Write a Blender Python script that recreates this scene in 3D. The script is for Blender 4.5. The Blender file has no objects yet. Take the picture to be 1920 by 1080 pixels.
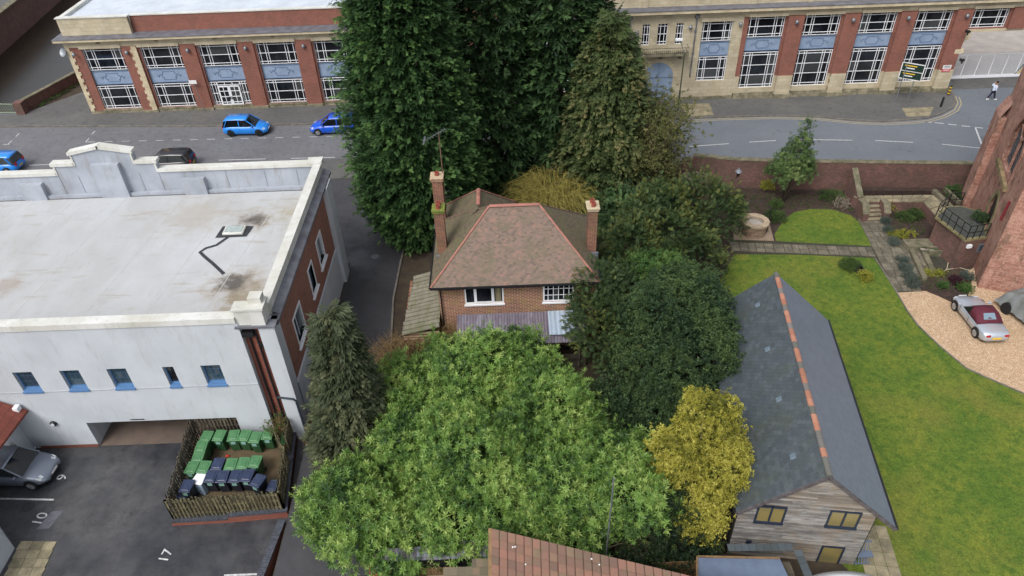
import bpy, bmesh, math, random
import numpy as np
from mathutils import Vector, Matrix
random.seed(7); rng = np.random.default_rng(7)
R = math.radians
scene = bpy.context.scene
col = scene.collection

# ------------------------------------------------------------------ camera
FPX, NX, NY, CH = 1360.0, 1023.0, 2250.0, 29.5
_n = np.array([NX-960, -(NY-540), -FPX], float); _n /= np.linalg.norm(_n)
_up = -_n
_f = np.array([0, 0, -1.]); _fh = _f - _f.dot(_up)*_up; _fh /= np.linalg.norm(_fh)
_rt = np.cross(_fh, _up)
RM = np.array([_rt, _fh, _up])
cd = bpy.data.cameras.new('camera'); cam = bpy.data.objects.new('camera', cd); col.objects.link(cam)
cam.matrix_world = Matrix.Translation((0, 0, CH)) @ Matrix([list(r) for r in RM]).to_4x4()
cd.sensor_width = 36; cd.lens = FPX/1920*36; cd.clip_start = .2; cd.clip_end = 1200
scene.camera = cam

# ------------------------------------------------------------------ world, sun, exposure
w = bpy.data.worlds.new("World"); scene.world = w; w.use_nodes = True
nt = w.node_tree; bg = nt.nodes['Background']
sky = nt.nodes.new('ShaderNodeTexSky'); sky.sky_type = 'NISHITA'; sky.sun_disc = False
sky.sun_elevation = R(52); sky.sun_rotation = R(215); sky.dust_density = 4; sky.air_density = 1.0
hs = nt.nodes.new('ShaderNodeHueSaturation'); hs.inputs['Saturation'].default_value = .32
nt.links.new(sky.outputs[0], hs.inputs['Color']); nt.links.new(hs.outputs[0], bg.inputs[0])
bg.inputs[1].default_value = .15
sd = bpy.data.lights.new('sun', 'SUN'); sd.energy = 1.0; sd.angle = R(22); sd.color = (1, .97, .93)
so = bpy.data.objects.new('sun', sd); col.objects.link(so)
_az = R(215); _el = R(52)
so.rotation_euler = (Vector((math.sin(_az)*math.cos(_el), math.cos(_az)*math.cos(_el), math.sin(_el)))).to_track_quat('Z', 'Y').to_euler()
scene.view_settings.view_transform = 'Standard'; scene.view_settings.look = 'None'
scene.view_settings.exposure = 0.52; scene.view_settings.gamma = 1
try: scene.view_settings.use_curve_mapping = False
except Exception: pass
scene.render.engine = 'CYCLES'

# ------------------------------------------------------------------ survey: a picture point met with a real plane
def _ray(px, py): return RM @ np.array([px-960, -(py-540), -FPX])
def at(px, py, z=0.):
    d = _ray(px, py); t = (z-CH)/d[2]; return (d[0]*t, d[1]*t, z)
def at2(px, py, z=0.): return at(px, py, z)[:2]
def onY(px, py, Y):
    d = _ray(px, py); t = Y/d[1]; return (d[0]*t, Y, CH+d[2]*t)
def onX(px, py, X):
    d = _ray(px, py); t = X/d[0]; return (X, d[1]*t, CH+d[2]*t)
def P(pts, z=0.): return [at2(x, y, z) for x, y in pts]

# ------------------------------------------------------------------ objects
def thing(name, label, cat, loc=(0, 0, 0), rotz=0, group=None):
    o = bpy.data.objects.new(name, None); col.objects.link(o); o.empty_display_size = .3
    o.location = tuple(loc)+(0,)*(3-len(loc)); o.rotation_euler = (0, 0, rotz); o['label'] = label; o['category'] = cat
    if group: o['group'] = group
    return o
def tag(o, label, cat, group=None, kind=None):
    o['label'] = label; o['category'] = cat
    if group: o['group'] = group
    if kind: o['kind'] = kind
    return o
def kids(o): return [c for c in o.children]
def copy_tree(o, loc=None, rotz=None, label=None, parent=None, scale=None):
    c = o.copy(); col.objects.link(c)
    if parent is not None: c.parent = parent
    if loc is not None: c.location = loc
    if rotz is not None: c.rotation_euler = (0, 0, rotz)
    if label: c['label'] = label
    if scale is not None: c.scale = scale
    for ch in kids(o): copy_tree(ch, parent=c)
    return c
class MB:
    def __init__(s): s.V = []; s.F = []; s.M = []; s.m = 0
    def add(s, vs, fs):
        b = len(s.V); s.V += [tuple(v) for v in vs]; s.F += [tuple(i+b for i in f) for f in fs]; s.M += [s.m]*len(fs)
    def quad(s, *p): s.add(p, [tuple(range(len(p)))])
    def box(s, x0, x1, y0, y1, z0, z1):
        s.add([(x0,y0,z0),(x1,y0,z0),(x1,y1,z0),(x0,y1,z0),(x0,y0,z1),(x1,y0,z1),(x1,y1,z1),(x0,y1,z1)],
              [(0,3,2,1),(4,5,6,7),(0,1,5,4),(1,2,6,5),(2,3,7,6),(3,0,4,7)])
    def obox(s, o, ux, uy, uz):
        o, ux, uy, uz = map(Vector, (o, ux, uy, uz))
        v = [o, o+ux, o+ux+uy, o+uy]; v += [p+uz for p in v]
        s.add(v, [(0,3,2,1),(4,5,6,7),(0,1,5,4),(1,2,6,5),(2,3,7,6),(3,0,4,7)])
    def bar(s, p, q, w, h=None):
        p, q = Vector(p), Vector(q); d = (q-p); h = h or w
        up = Vector((0,0,1)) if abs(d.normalized().z) < .95 else Vector((0,1,0))
        a = d.cross(up).normalized()*w; b = a.cross(d).normalized()*h
        s.obox(p-a/2-b/2, a, b, d)
    def prism(s, pts, z0, z1):
        n = len(pts); a = sum(pts[i][0]*pts[(i+1)%n][1]-pts[(i+1)%n][0]*pts[i][1] for i in range(n))
        if a < 0: pts = pts[::-1]
        s.add([(x,y,z0) for x,y in pts]+[(x,y,z1) for x,y in pts],
              [tuple(range(n))[::-1], tuple(range(n,2*n))]+[(i,(i+1)%n,(i+1)%n+n,i+n) for i in range(n)])
    def prismY(s, pts, y0, y1):
        n = len(pts)
        s.add([(x,y0,z) for x,z in pts]+[(x,y1,z) for x,z in pts],
              [tuple(range(n)), tuple(range(n,2*n))[::-1]]+[((i+1)%n,i,i+n,(i+1)%n+n) for i in range(n)])
    def prismX(s, pts, x0, x1):
        n = len(pts)
        s.add([(x0,y,z) for y,z in pts]+[(x1,y,z) for y,z in pts],
              [tuple(range(n))[::-1], tuple(range(n,2*n))]+[(i,(i+1)%n,(i+1)%n+n,i+n) for i in range(n)])
    def sheet(s, pts, z):
        n = len(pts); a = sum(pts[i][0]*pts[(i+1)%n][1]-pts[(i+1)%n][0]*pts[i][1] for i in range(n))
        if a < 0: pts = pts[::-1]
        s.add([(x,y,z) for x,y in pts], [tuple(range(n))])
    def tube(s, pts, rs, n=6):
        pts = [Vector(p) for p in pts]
        if not isinstance(rs, (list, tuple)): rs = [rs]*len(pts)
        b = len(s.V); vs = []; fs = []
        for i, p in enumerate(pts):
            d = (pts[min(i+1,len(pts)-1)]-pts[max(i-1,0)]).normalized()
            u = d.cross(Vector((.13,.21,.97))); 
            if u.length < .2: u = d.cross(Vector((1,0,0)))
            u.normalize(); v = d.cross(u)
            for k in range(n):
                a = 2*math.pi*k/n; vs.append(p+(u*math.cos(a)+v*math.sin(a))*rs[i])
        for i in range(len(pts)-1):
            for k in range(n): fs.append((i*n+k, i*n+(k+1)%n, (i+1)*n+(k+1)%n, (i+1)*n+k))
        fs += [tuple(range(n))[::-1], tuple(range((len(pts)-1)*n, len(pts)*n))]
        s.add(vs, fs)
    def lathe(s, prof, cx=0, cy=0, n=16, cap=True):
        vs = []; fs = []
        for r, z in prof:
            for k in range(n):
                a = 2*math.pi*k/n; vs.append((cx+r*math.cos(a), cy+r*math.sin(a), z))
        for i in range(len(prof)-1):
            for k in range(n): fs.append((i*n+k, i*n+(k+1)%n, (i+1)*n+(k+1)%n, (i+1)*n+k))
        if cap: fs += [tuple(range(n))[::-1], tuple(range((len(prof)-1)*n, len(prof)*n))]
        s.add(vs, fs)
    def ribbon(s, pts, w, z):
        pts = [Vector((p[0], p[1], 0)) for p in pts]; L = []; Rr = []
        for i, p in enumerate(pts):
            d = (pts[min(i+1,len(pts)-1)]-pts[max(i-1,0)]).normalized(); nrm = Vector((-d.y, d.x, 0))*w/2
            L.append(p+nrm); Rr.append(p-nrm)
        for i in range(len(pts)-1):
            s.quad((Rr[i].x,Rr[i].y,z),(Rr[i+1].x,Rr[i+1].y,z),(L[i+1].x,L[i+1].y,z),(L[i].x,L[i].y,z))
    def wall(s, A, B, z0, z1, t, holes=(), zt=None):
        """wall along A->B (2D), thickness t to the left of A->B; holes (u0,u1,z0,z1) cut right through"""
        A, B = Vector(A), Vector(B); L = (B-A).length; d = (B-A)/L; nrm = Vector((-d.y, d.x))
        us = sorted({0, L}|{h[0] for h in holes}|{h[1] for h in holes}); zs = sorted({z0, z1}|{h[2] for h in holes}|{h[3] for h in holes})
        for i in range(len(us)-1):
            run = None
            for j in range(len(zs)-1):
                cu, cz = (us[i]+us[i+1])/2, (zs[j]+zs[j+1])/2
                solid = z0 <= cz <= z1 and not any(h[0] < cu < h[1] and h[2] < cz < h[3] for h in holes)
                if solid:
                    run = [zs[j], zs[j+1]] if run is None else [run[0], zs[j+1]]
                if (not solid or j == len(zs)-2) and run:
                    p = A+d*us[i]; e = d*(us[i+1]-us[i])
                    s.obox((p.x,p.y,run[0]), (e.x,e.y,0), (nrm.x*t,nrm.y*t,0), (0,0,run[1]-run[0])); run = None
    def build(s, name, mat, parent=None, org=None, smooth=False, label=None, kind=None, bevel=0):
        me = bpy.data.meshes.new(name); ox, oy, oz = org or (0,0,0)
        me.from_pydata([(x-ox,y-oy,z-oz) for x,y,z in s.V], [], s.F)
        for m in (mat if isinstance(mat, (list, tuple)) else [mat]): me.materials.append(m)
        if isinstance(mat, (list, tuple)): me.polygons.foreach_set('material_index', s.M)
        if smooth: me.polygons.foreach_set('use_smooth', [True]*len(me.polygons))
        me.update()
        o = bpy.data.objects.new(name, me); col.objects.link(o)
        if parent is not None: o.parent = parent
        elif org: o.location = org
        if label: o['label'] = label
        if kind: o['kind'] = kind
        if bevel:
            b = o.modifiers.new('bevel', 'BEVEL'); b.width = bevel; b.segments = 1; b.limit_method = 'ANGLE'
        return o
def struct(name, mb, mat): return mb.build(name, mat, kind='structure')
def piece(name, me, parent, loc, rot=(0,0,0), scale=(1,1,1), mat=None):
    o = bpy.data.objects.new(name, me); col.objects.link(o); o.parent = parent
    o.location = loc; o.rotation_euler = rot; o.scale = scale
    return o
def mesh_of(mb, name, mat):
    me = bpy.data.meshes.new(name); me.from_pydata(mb.V, [], mb.F); me.materials.append(mat); return me

# ------------------------------------------------------------------ materials
def lin(c): return tuple(((x/255)/12.92 if x/255 <= .04045 else ((x/255+.055)/1.055)**2.4) for x in c)+(1,)
class NT:
    def __init__(s, name):
        s.mat = bpy.data.materials.new(name); s.mat.use_nodes = True; s.t = s.mat.node_tree; s.b = s.t.nodes['Principled BSDF']
        s.tc = s.n('ShaderNodeTexCoord'); s.geo = s.n('ShaderNodeNewGeometry'); s.P = s.geo.outputs['Position']
    def n(s, k, **kw):
        x = s.t.nodes.new(k)
        for a, v in kw.items():
            if hasattr(x, a): setattr(x, a, v)
            else: x.inputs[a].default_value = v
        return x
    def l(s, a, b): s.t.links.new(a, b)
    def noise(s, scale, detail=4, rough=.6, vec=None, dist=0):
        x = s.n('ShaderNodeTexNoise'); x.inputs['Scale'].default_value = scale; x.inputs['Detail'].default_value = detail
        x.inputs['Roughness'].default_value = rough; x.inputs['Distortion'].default_value = dist
        s.l(vec or s.P, x.inputs['Vector']); return x.outputs['Fac']
    def ramp(s, fac, stops):
        x = s.n('ShaderNodeValToRGB'); s.l(fac, x.inputs[0]); e = x.color_ramp.elements
        while len(e) < len(stops): e.new(.5)
        for i, (p, c) in enumerate(stops):
            e[i].position = p; e[i].color = c if len(c) == 4 else tuple(c)+(1,)
        return x.outputs[0]
    def rampf(s, fac, a, b): return s.ramp(fac, [(a, (0,0,0,1)), (b, (1,1,1,1))])
    def mix(s, fac, a, b, mode='MIX'):
        x = s.n('ShaderNodeMix'); x.data_type = 'RGBA'; x.blend_type = mode
        if isinstance(fac, (int, float)): x.inputs[0].default_value = fac
        else: s.l(fac, x.inputs[0])
        for v, i in ((a, 6), (b, 7)):
            if isinstance(v, tuple): x.inputs[i].default_value = v
            else: s.l(v, x.inputs[i])
        return x.outputs[2]
    def mul(s, fac, k):
        x = s.n('ShaderNodeMath'); x.operation = 'MULTIPLY'; s.l(fac, x.inputs[0])
        if isinstance(k, (int, float)): x.inputs[1].default_value = k
        else: s.l(k, x.inputs[1])
        return x.outputs[0]
    def mapv(s, sx, sy, sz, vec=None, rot=(0,0,0), loc=(0,0,0)):
        x = s.n('ShaderNodeMapping'); x.inputs['Scale'].default_value = (sx,sy,sz); x.inputs['Rotation'].default_value = rot; x.inputs['Location'].default_value = loc
        s.l(vec or s.P, x.inputs['Vector']); return x.outputs[0]
    def col(s, c): 
        if isinstance(c, tuple): s.b.inputs['Base Color'].default_value = c
        else: s.l(c, s.b.inputs['Base Color'])
    def bump(s, h, strength=.3, dist=.02):
        x = s.n('ShaderNodeBump'); x.inputs['Strength'].default_value = strength; x.inputs['Distance'].default_value = dist
        s.l(h, x.inputs['Height']); s.l(x.outputs[0], s.b.inputs['Normal'])
    def fin(s, rough=.8, metal=0, spec=.5):
        s.b.inputs['Roughness'].default_value = rough; s.b.inputs['Metallic'].default_value = metal
        s.b.inputs['Specular IOR Level'].default_value = spec; return s.mat
def simple(name, c, c2=None, scale=2., rough=.8, metal=0, bump=0, bscale=40, fine=.0, spec=.5, rand=0):
    m = NT(name); c = lin(c) if c[0] > 1 or c[1] > 1 else tuple(c)+(1,)*(4-len(c)); out = c
    if c2:
        c2 = lin(c2); out = m.mix(m.rampf(m.noise(scale), .35, .65), c, c2)
    if fine:
        f = m.noise(30, 3); out = m.mix(fine, out, m.ramp(f, [(.3,(.0,.0,.0,1)),(.7,(1,1,1,1))]), 'OVERLAY')
    if rand:
        oi = m.n('ShaderNodeObjectInfo'); h = m.n('ShaderNodeHueSaturation'); mp = m.n('ShaderNodeMapRange')
        mp.inputs[3].default_value = 1-rand; mp.inputs[4].default_value = 1+rand
        m.l(oi.outputs['Random'], mp.inputs[0]); m.l(mp.outputs[0], h.inputs['Value'])
        if isinstance(out, tuple): h.inputs['Color'].default_value = out
        else: m.l(out, h.inputs['Color'])
        out = h.outputs[0]
    m.col(out)
    if bump: m.bump(m.noise(bscale, 3), bump)
    return m.fin(rough, metal, spec)
def brickmat(name, axis, c1, c2, mortar, bw=.225, bh=.075, moss=None, mossamt=.5, dirt=.35, msize=.008, stain=None):
    m = NT(name); sp = m.n('ShaderNodeSeparateXYZ'); m.l(m.P, sp.inputs[0]); cb = m.n('ShaderNodeCombineXYZ')
    a, b = {'xz': (0,2), 'yz': (1,2), 'xy': (0,1)}[axis]
    m.l(sp.outputs[a], cb.inputs[0]); m.l(sp.outputs[b], cb.inputs[1])
    bt = m.n('ShaderNodeTexBrick'); m.l(cb.outputs[0], bt.inputs['Vector']); bt.inputs['Scale'].default_value = 1
    bt.inputs['Brick Width'].default_value = bw; bt.inputs['Row Height'].default_value = bh; bt.inputs['Mortar Size'].default_value = msize
    bt.inputs['Mortar Smooth'].default_value = .3; bt.inputs['Color1'].default_value = lin(c1); bt.inputs['Color2'].default_value = lin(c2); bt.inputs['Mortar'].default_value = lin(mortar)
    c = bt.outputs['Color']
    d = m.noise(.9, 6, .65); c = m.mix(m.mul(m.rampf(d, .4, .75), dirt), c, (.03,.028,.025,1))
    if moss:
        g = m.noise(1.6, 8, .7); c = m.mix(m.mul(m.rampf(g, .5, .68), mossamt), c, lin(moss))
    m.col(c); m.bump(bt.outputs['Fac'], -.4, .012); return m.fin(.9)

def mk_asphalt(name, c, c2, wet=0, patch=.5, grain=.5):
    m = NT(name); n1 = m.noise(.22, 6, .7); n2 = m.noise(60, 2); n3 = m.noise(2.2, 6, .7)
    a = m.mix(m.rampf(n1, .35, .65), lin(c), lin(c2)); a = m.mix(m.mul(m.rampf(n3, .5, .75), patch), a, (.02,.02,.02,1))
    a = m.mix(grain*.35, a, m.ramp(n2, [(.3,(0,0,0,1)),(.7,(1,1,1,1))]), 'OVERLAY')
    cr = m.n('ShaderNodeTexVoronoi'); cr.feature = 'DISTANCE_TO_EDGE'; cr.inputs['Scale'].default_value = .5
    wob = m.mix(.25, m.P, m.mapv(1,1,1), 'ADD'); vv = m.n('ShaderNodeVectorMath'); vv.operation = 'ADD'
    nn = m.n('ShaderNodeTexNoise'); nn.inputs['Scale'].default_value = 1.5; m.l(m.P, nn.inputs['Vector']); m.l(m.P, vv.inputs[0]); m.l(nn.outputs['Color'], vv.inputs[1]); m.l(vv.outputs[0], cr.inputs['Vector'])
    crk = m.ramp(cr.outputs['Distance'], [(0, (1,1,1,1)), (.012, (0,0,0,1))]); a = m.mix(m.mul(m.mul(crk, m.rampf(m.noise(.35, 2), .52, .6)), .6), a, (.015,.015,.015,1))
    m.col(a); m.bump(n2, .25, .01)
    if wet:
        rr = m.ramp(m.noise(.35, 5, .65), [(.38, (.28,)*3+(1,)), (.62, (.85,)*3+(1,))]); m.l(rr, m.b.inputs['Roughness']); return m.mat
    return m.fin(.85)
MT = {}
MT['ground'] = simple('ground_soil', (52,44,36), (70,60,46), 1.5, .95, bump=.5, fine=.4)
MT['soil'] = simple('bed_soil', (66,50,42), (44,34,30), 3, .95, bump=.8, bscale=15, fine=.6)
MT['road'] = mk_asphalt('road_asphalt', (98,98,102), (108,109,113))
MT['road_new'] = mk_asphalt('road_asphalt_bluish', (98,104,112), (106,112,119), patch=.15)
MT['pave'] = mk_asphalt('pavement_asphalt', (84,84,84), (98,97,95), patch=.5)
MT['alley'] = mk_asphalt('alley_asphalt', (56,56,60), (68,68,72), wet=1, patch=.5)
MT['carpark'] = mk_asphalt('carpark_asphalt', (38,40,46), (84,84,86), wet=1, patch=.75)
MT['kerb'] = simple('kerb_concrete', (120,114,106), (92,88,82), 2, .9)
MT['paint'] = simple('road_paint', (205,207,208), (160,160,160), 8, .7, fine=.3)
MT['yellow'] = simple('yellow_line_paint', (176,160,120), (150,138,110), 6, .8)
MT['stone'] = brickmat('ashlar_stone', 'xz', (192,182,158), (178,166,140), (150,138,114), .75, .34, dirt=.3, msize=.008)
MT['stone_y'] = brickmat('ashlar_stone_side', 'yz', (196,184,156), (180,165,134), (138,124,98), .75, .34, dirt=.3, msize=.012)
MT['stone_plain'] = simple('cream_stone', (200,188,160), (172,158,130), 1.2, .85, fine=.15, bump=.1)
MT['stone_moss'] = simple('mossy_plinth_stone', (146,138,116), (92,90,72), 1.6, .9, fine=.3, bump=.2)
MT['brickA'] = brickmat('factory_red_brick', 'xz', (142,88,74), (126,76,64), (134,104,92), dirt=.35)
MT['brickAy'] = brickmat('factory_red_brick_side', 'yz', (146,86,70), (128,72,58), (132,98,84), dirt=.35)
MT['lead'] = simple('lead_flashing', (110,112,120), (86,86,92), 1.5, .55, fine=.2)
MT['white_metal'] = simple('white_window_metal', (226,228,232), rough=.5)
MT['blue_panel'] = simple('blue_spandrel_paint', (138,156,180), (124,142,166), 1.5, .6)
MT['blue_relief'] = simple('blue_relief_paint', (102,122,150), rough=.6)
def mk_glass(name, c, c2, rough=.08):
    m = NT(name); oi = m.n('ShaderNodeObjectInfo'); k = m.mix(m.rampf(m.noise(.6, 2), .45, .6), lin(c), lin(c2)); k = m.mix(m.mul(m.ramp(oi.outputs['Random'], [(.78,(0,0,0,1)),(.82,(1,1,1,1))]), .22), k, lin((120,124,124))); m.col(k); return m.fin(rough, 0, .5)
MT['glass'] = mk_glass('dark_window_glass', (16,19,24), (34,38,44)); MT['glass_blue'] = mk_glass('bluish_glass', (42,60,72), (60,78,86), .15)
def mk_roofwhite(stains=()):
    m = NT('roof_membrane'); big = m.noise(.25, 6, .65, m.mapv(1,.5,1)); fine = m.noise(2.2, 8, .8, m.mapv(1,.3,1))
    c = m.mix(m.rampf(big, .4, .7), lin((180,183,186)), lin((164,164,163)))
    c = m.mix(m.mul(m.rampf(fine, .55, .75), .5), c, lin((146,138,128)))
    c = m.mix(m.mul(m.rampf(m.noise(.7, 7, .7, m.mapv(.5,2.6,1)), .57, .66), .5), c, lin((150,138,122)))
    c = m.mix(m.mul(m.rampf(m.noise(5, 4, .7), .7, .78), .6), c, lin((96,88,80)))
    wob = m.noise(1.4, 6, .7)
    for (x, y, r, col1, amt, p) in stains:
        d = m.n('ShaderNodeVectorMath'); d.operation = 'DISTANCE'; m.l(m.P, d.inputs[0]); d.inputs[1].default_value = (x, y, 6.25)
        dv = m.n('ShaderNodeMath'); dv.operation = 'DIVIDE'; m.l(d.outputs['Value'], dv.inputs[0]); dv.inputs[1].default_value = r
        ad = m.n('ShaderNodeMath'); ad.operation = 'MULTIPLY_ADD'; m.l(wob, ad.inputs[0]); ad.inputs[1].default_value = .9; d5 = m.mul(dv.outputs[0], .5); m.l(d5, ad.inputs[2])
        k = m.ramp(ad.outputs[0], [(.0,(1,1,1,1)),(.58,(.9,.9,.9,1)),(.72,(.35,.35,.35,1)),(.9,(0,0,0,1))])
        c = m.mix(m.mul(k, amt), c, lin(col1))
    m.col(c); m.bump(m.noise(1.2, 3), .12, .03)
    rr = m.ramp(m.noise(.5, 3), [(.4,(.35,)*3+(1,)),(.65,(.75,)*3+(1,))]); m.l(rr, m.b.inputs['Roughness']); return m.mat
MT['roofwhite'] = mk_roofwhite()
def mk_render(name, c, c2, streak=.35):
    m = NT(name); st = m.noise(2.2, 6, .7, m.mapv(1.6, 1.6, .25)); bl = m.noise(.5, 4)
    k = m.mix(m.rampf(bl, .35, .7), lin(c), lin(c2)); k = m.mix(m.mul(m.rampf(st, .52, .8), streak), k, lin((128,122,112)))
    m.col(k); m.bump(m.noise(25, 3), .06); return m.fin(.85)
MT['render'] = mk_render('white_render', (188,194,200), (176,182,188)); MT['render_cool'] = mk_render('parapet_grey_paint', (166,172,182), (142,148,158), .9)
MT['coping_white'] = mk_render('white_coping', (206,207,204), (182,181,170), .5)
MT['brickW'] = brickmat('office_red_brick', 'yz', (150,100,84), (126,80,68), (142,116,102), dirt=.2)
MT['brickWx'] = brickmat('office_red_brick_front', 'xz', (136,76,60), (116,60,48), (112,80,68), dirt=.3)
MT['brickH'] = brickmat('house_brick', 'xz', (150,88,74), (108,62,54), (186,166,138), .3, .1, moss=(140,126,70), mossamt=.55, dirt=.45, msize=.016)
MT['brickHy'] = brickmat('house_brick_side', 'yz', (150,88,74), (108,62,54), (186,166,138), .3, .1, moss=(140,126,70), mossamt=.55, dirt=.45, msize=.016)
MT['brickG'] = brickmat('garden_wall_brick', 'xz', (124,84,76), (90,62,58), (104,88,80), moss=(70,64,44), mossamt=.5, dirt=.55, msize=.012)
MT['brickGy'] = brickmat('garden_wall_brick_side', 'yz', (124,84,76), (90,62,58), (104,88,80), moss=(70,64,44), mossamt=.5, dirt=.5, msize=.012)
MT['blue_brick'] = brickmat('blue_coping_brick', 'xy', (74,78,90), (58,60,70), (40,40,44), .07, .3, dirt=.2)
MT['black'] = simple('black_metal', (24,25,28), rough=.5)
MT['grey_metal'] = simple('galvanised_metal', (150,156,162), (120,126,132), 4, .45, .6)
MT['wood_grey'] = simple('weathered_wood', (96,88,74), (58,54,46), 3, .9, fine=.4, rand=.3)
MT['wood_moss'] = simple('mossy_wood', (108,102,74), (62,60,44), 4, .9, fine=.4, rand=.3)
MT['wood_tan'] = simple('tan_wood', (140,112,76), (112,90,62), 3, .85, fine=.3, rand=.2)
def mk_clad():
    m = NT('silvered_cladding'); oi = m.n('ShaderNodeObjectInfo')
    n1 = m.noise(1.6, 6, .7, m.mapv(.5,.5,3)); n2 = m.noise(3, 6, .75, m.mapv(.7,.7,9)); z = m.noise(.35, 2)
    c = m.mix(m.rampf(n1, .35, .62), lin((160,157,152)), lin((110,107,105))); c = m.mix(m.mul(m.rampf(n2, .5, .62), .7), c, lin((58,52,52)))
    c = m.mix(m.mul(m.rampf(m.noise(.55, 3), .5, .66), .6), c, lin((138,120,96)))
    h = m.n('ShaderNodeHueSaturation'); mp = m.n('ShaderNodeMapRange'); mp.inputs[3].default_value = .7; mp.inputs[4].default_value = 1.25
    m.l(oi.outputs['Random'], mp.inputs[0]); m.l(mp.outputs[0], h.inputs['Value']); m.l(c, h.inputs['Color']); m.col(h.outputs[0]); m.bump(n2, .3); return m.fin(.85)
MT['clad'] = mk_clad()
def mk_tint(name, stops, noisec=None, namt=.4, rough=.8, obj=False, nscale=1.2, bump=.15, spec=.5):
    m = NT(name)
    if obj: f = m.n('ShaderNodeObjectInfo').outputs['Random']
    else:
        a = m.n('ShaderNodeAttribute'); a.attribute_name = 'tint'; f = a.outputs['Fac']
    c = m.ramp(f, [(p, lin(k)) for p, k in stops])
    if noisec: c = m.mix(m.mul(m.rampf(m.noise(nscale, 6, .7), .48, .68), namt), c, lin(noisec))
    m.col(c)
    if bump: m.bump(m.noise(30, 3), bump)
    return m.fin(rough, 0, spec)
MT['housetile'] = mk_tint('house_roof_tile', [(0,(98,86,78)),(.5,(118,101,90)),(.8,(126,105,94)),(1,(138,106,94))], (98,94,72), .65)
MT['housetile_moss'] = mk_tint('house_roof_tile_mossy', [(0,(82,74,62)),(.6,(98,90,72)),(1,(112,94,76))], (98,98,64), .7)
MT['ridge_red'] = mk_tint('red_ridge_tile', [(0,(142,98,86)),(1,(164,110,98))], (110,80,60), .4, obj=True)
MT['slate'] = mk_tint('slate', [(0,(66,73,78)),(.6,(73,81,87)),(1,(82,90,96))], (74,78,62), .5, .5, obj=True, nscale=.8)
MT['slate_t'] = mk_tint('slate_far', [(0,(66,73,78)),(.6,(73,81,87)),(1,(82,90,96))], (74,78,62), .5, .5, nscale=.8)
MT['slate2'] = mk_tint('slate_smooth', [(0,(98,108,120)),(1,(108,118,131))], (96,100,102), .3, .5, nscale=.8)
MT['ridge_orange'] = mk_tint('orange_ridge_tile', [(0,(152,102,82)),(1,(174,124,102))], (120,96,74), .4, obj=True, nscale=3)
MT['ridge_grey'] = mk_tint('grey_ridge_tile', [(0,(92,92,88)),(1,(118,112,112))], (90,100,60), .4, obj=True, nscale=3)
MT['pantile'] = mk_tint('clay_roof_tile', [(0,(98,76,66)),(.4,(118,88,75)),(.8,(130,92,78)),(1,(108,94,74))], (98,90,68), .7, obj=True, nscale=3)
MT['tile_grey'] = simple('slipped_grey_tile', (64,66,68), (50,52,50), 6, .8)
MT['tar'] = simple('bitumen', (38,40,46), (52,54,58), 3, .6, fine=.3)
MT['algae'] = simple('roof_grime', (98,88,72), (130,120,98), 3, .85, fine=.5)
MT['pond_stain'] = simple('roof_silt', (152,144,124), (128,118,96), 2.5, .8, fine=.3)
def mk_lawn():
    m = NT('lawn_grass'); n1 = m.noise(.28, 5, .6); n2 = m.noise(2.4, 6, .7); n3 = m.noise(28, 3)
    c = m.mix(m.rampf(n1, .4, .6), lin((82,104,38)), lin((104,116,44))); c = m.mix(m.mul(m.rampf(n2, .42, .62), .75), c, lin((58,88,34))); c = m.mix(m.mul(m.rampf(m.noise(.9, 7, .8, m.mapv(1,1,1,loc=(7,3,0))), .52, .64), .4), c, lin((126,124,46)))
    c = m.mix(m.mul(m.rampf(m.noise(.16, 3, .6, m.mapv(1,1,1,loc=(4,9,0))), .55, .72), .55), c, lin((124,116,56)))
    n4 = m.noise(7, 5, .8); c = m.mix(.35, c, m.ramp(n4, [(.3,(0,0,0,1)),(.7,(1,1,1,1))]), 'OVERLAY'); c = m.mix(.35, c, m.ramp(n3, [(.3,(0,0,0,1)),(.7,(1,1,1,1))]), 'OVERLAY'); m.col(c); m.bump(n3, .8, .04); return m.fin(.9, 0, .2)
MT['lawn'] = mk_lawn()
def mk_gravel():
    m = NT('drive_gravel'); v = m.n('ShaderNodeTexVoronoi'); v.inputs['Scale'].default_value = 30; m.l(m.P, v.inputs['Vector'])
    sp = m.n('ShaderNodeSeparateColor'); m.l(v.outputs['Color'], sp.inputs[0])
    c = m.ramp(sp.outputs[0], [(0,lin((132,108,84))),(.35,lin((168,140,110))),(.7,lin((184,156,124))),(1,lin((206,188,166)))])
    c = m.mix(m.mul(m.rampf(m.noise(.5,4), .5, .75), .3), c, lin((120,100,70))); m.col(c); m.bump(v.outputs['Distance'], -.6, .03); return m.fin(.9)
MT['gravel'] = mk_gravel()
MT['slab'] = simple('york_slab', (112,106,92), (84,80,68), 1.6, .9, bump=.2, fine=.4, rand=.22)
MT['slab_tan'] = simple('tan_slab', (150,140,114), (112,106,86), 1.6, .9, bump=.2, fine=.4, rand=.2)
MT['slab_base'] = simple('slab_joint_soil', (62,60,48), (48,46,36), 2, .95)
MT['sandstone'] = None
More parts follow.
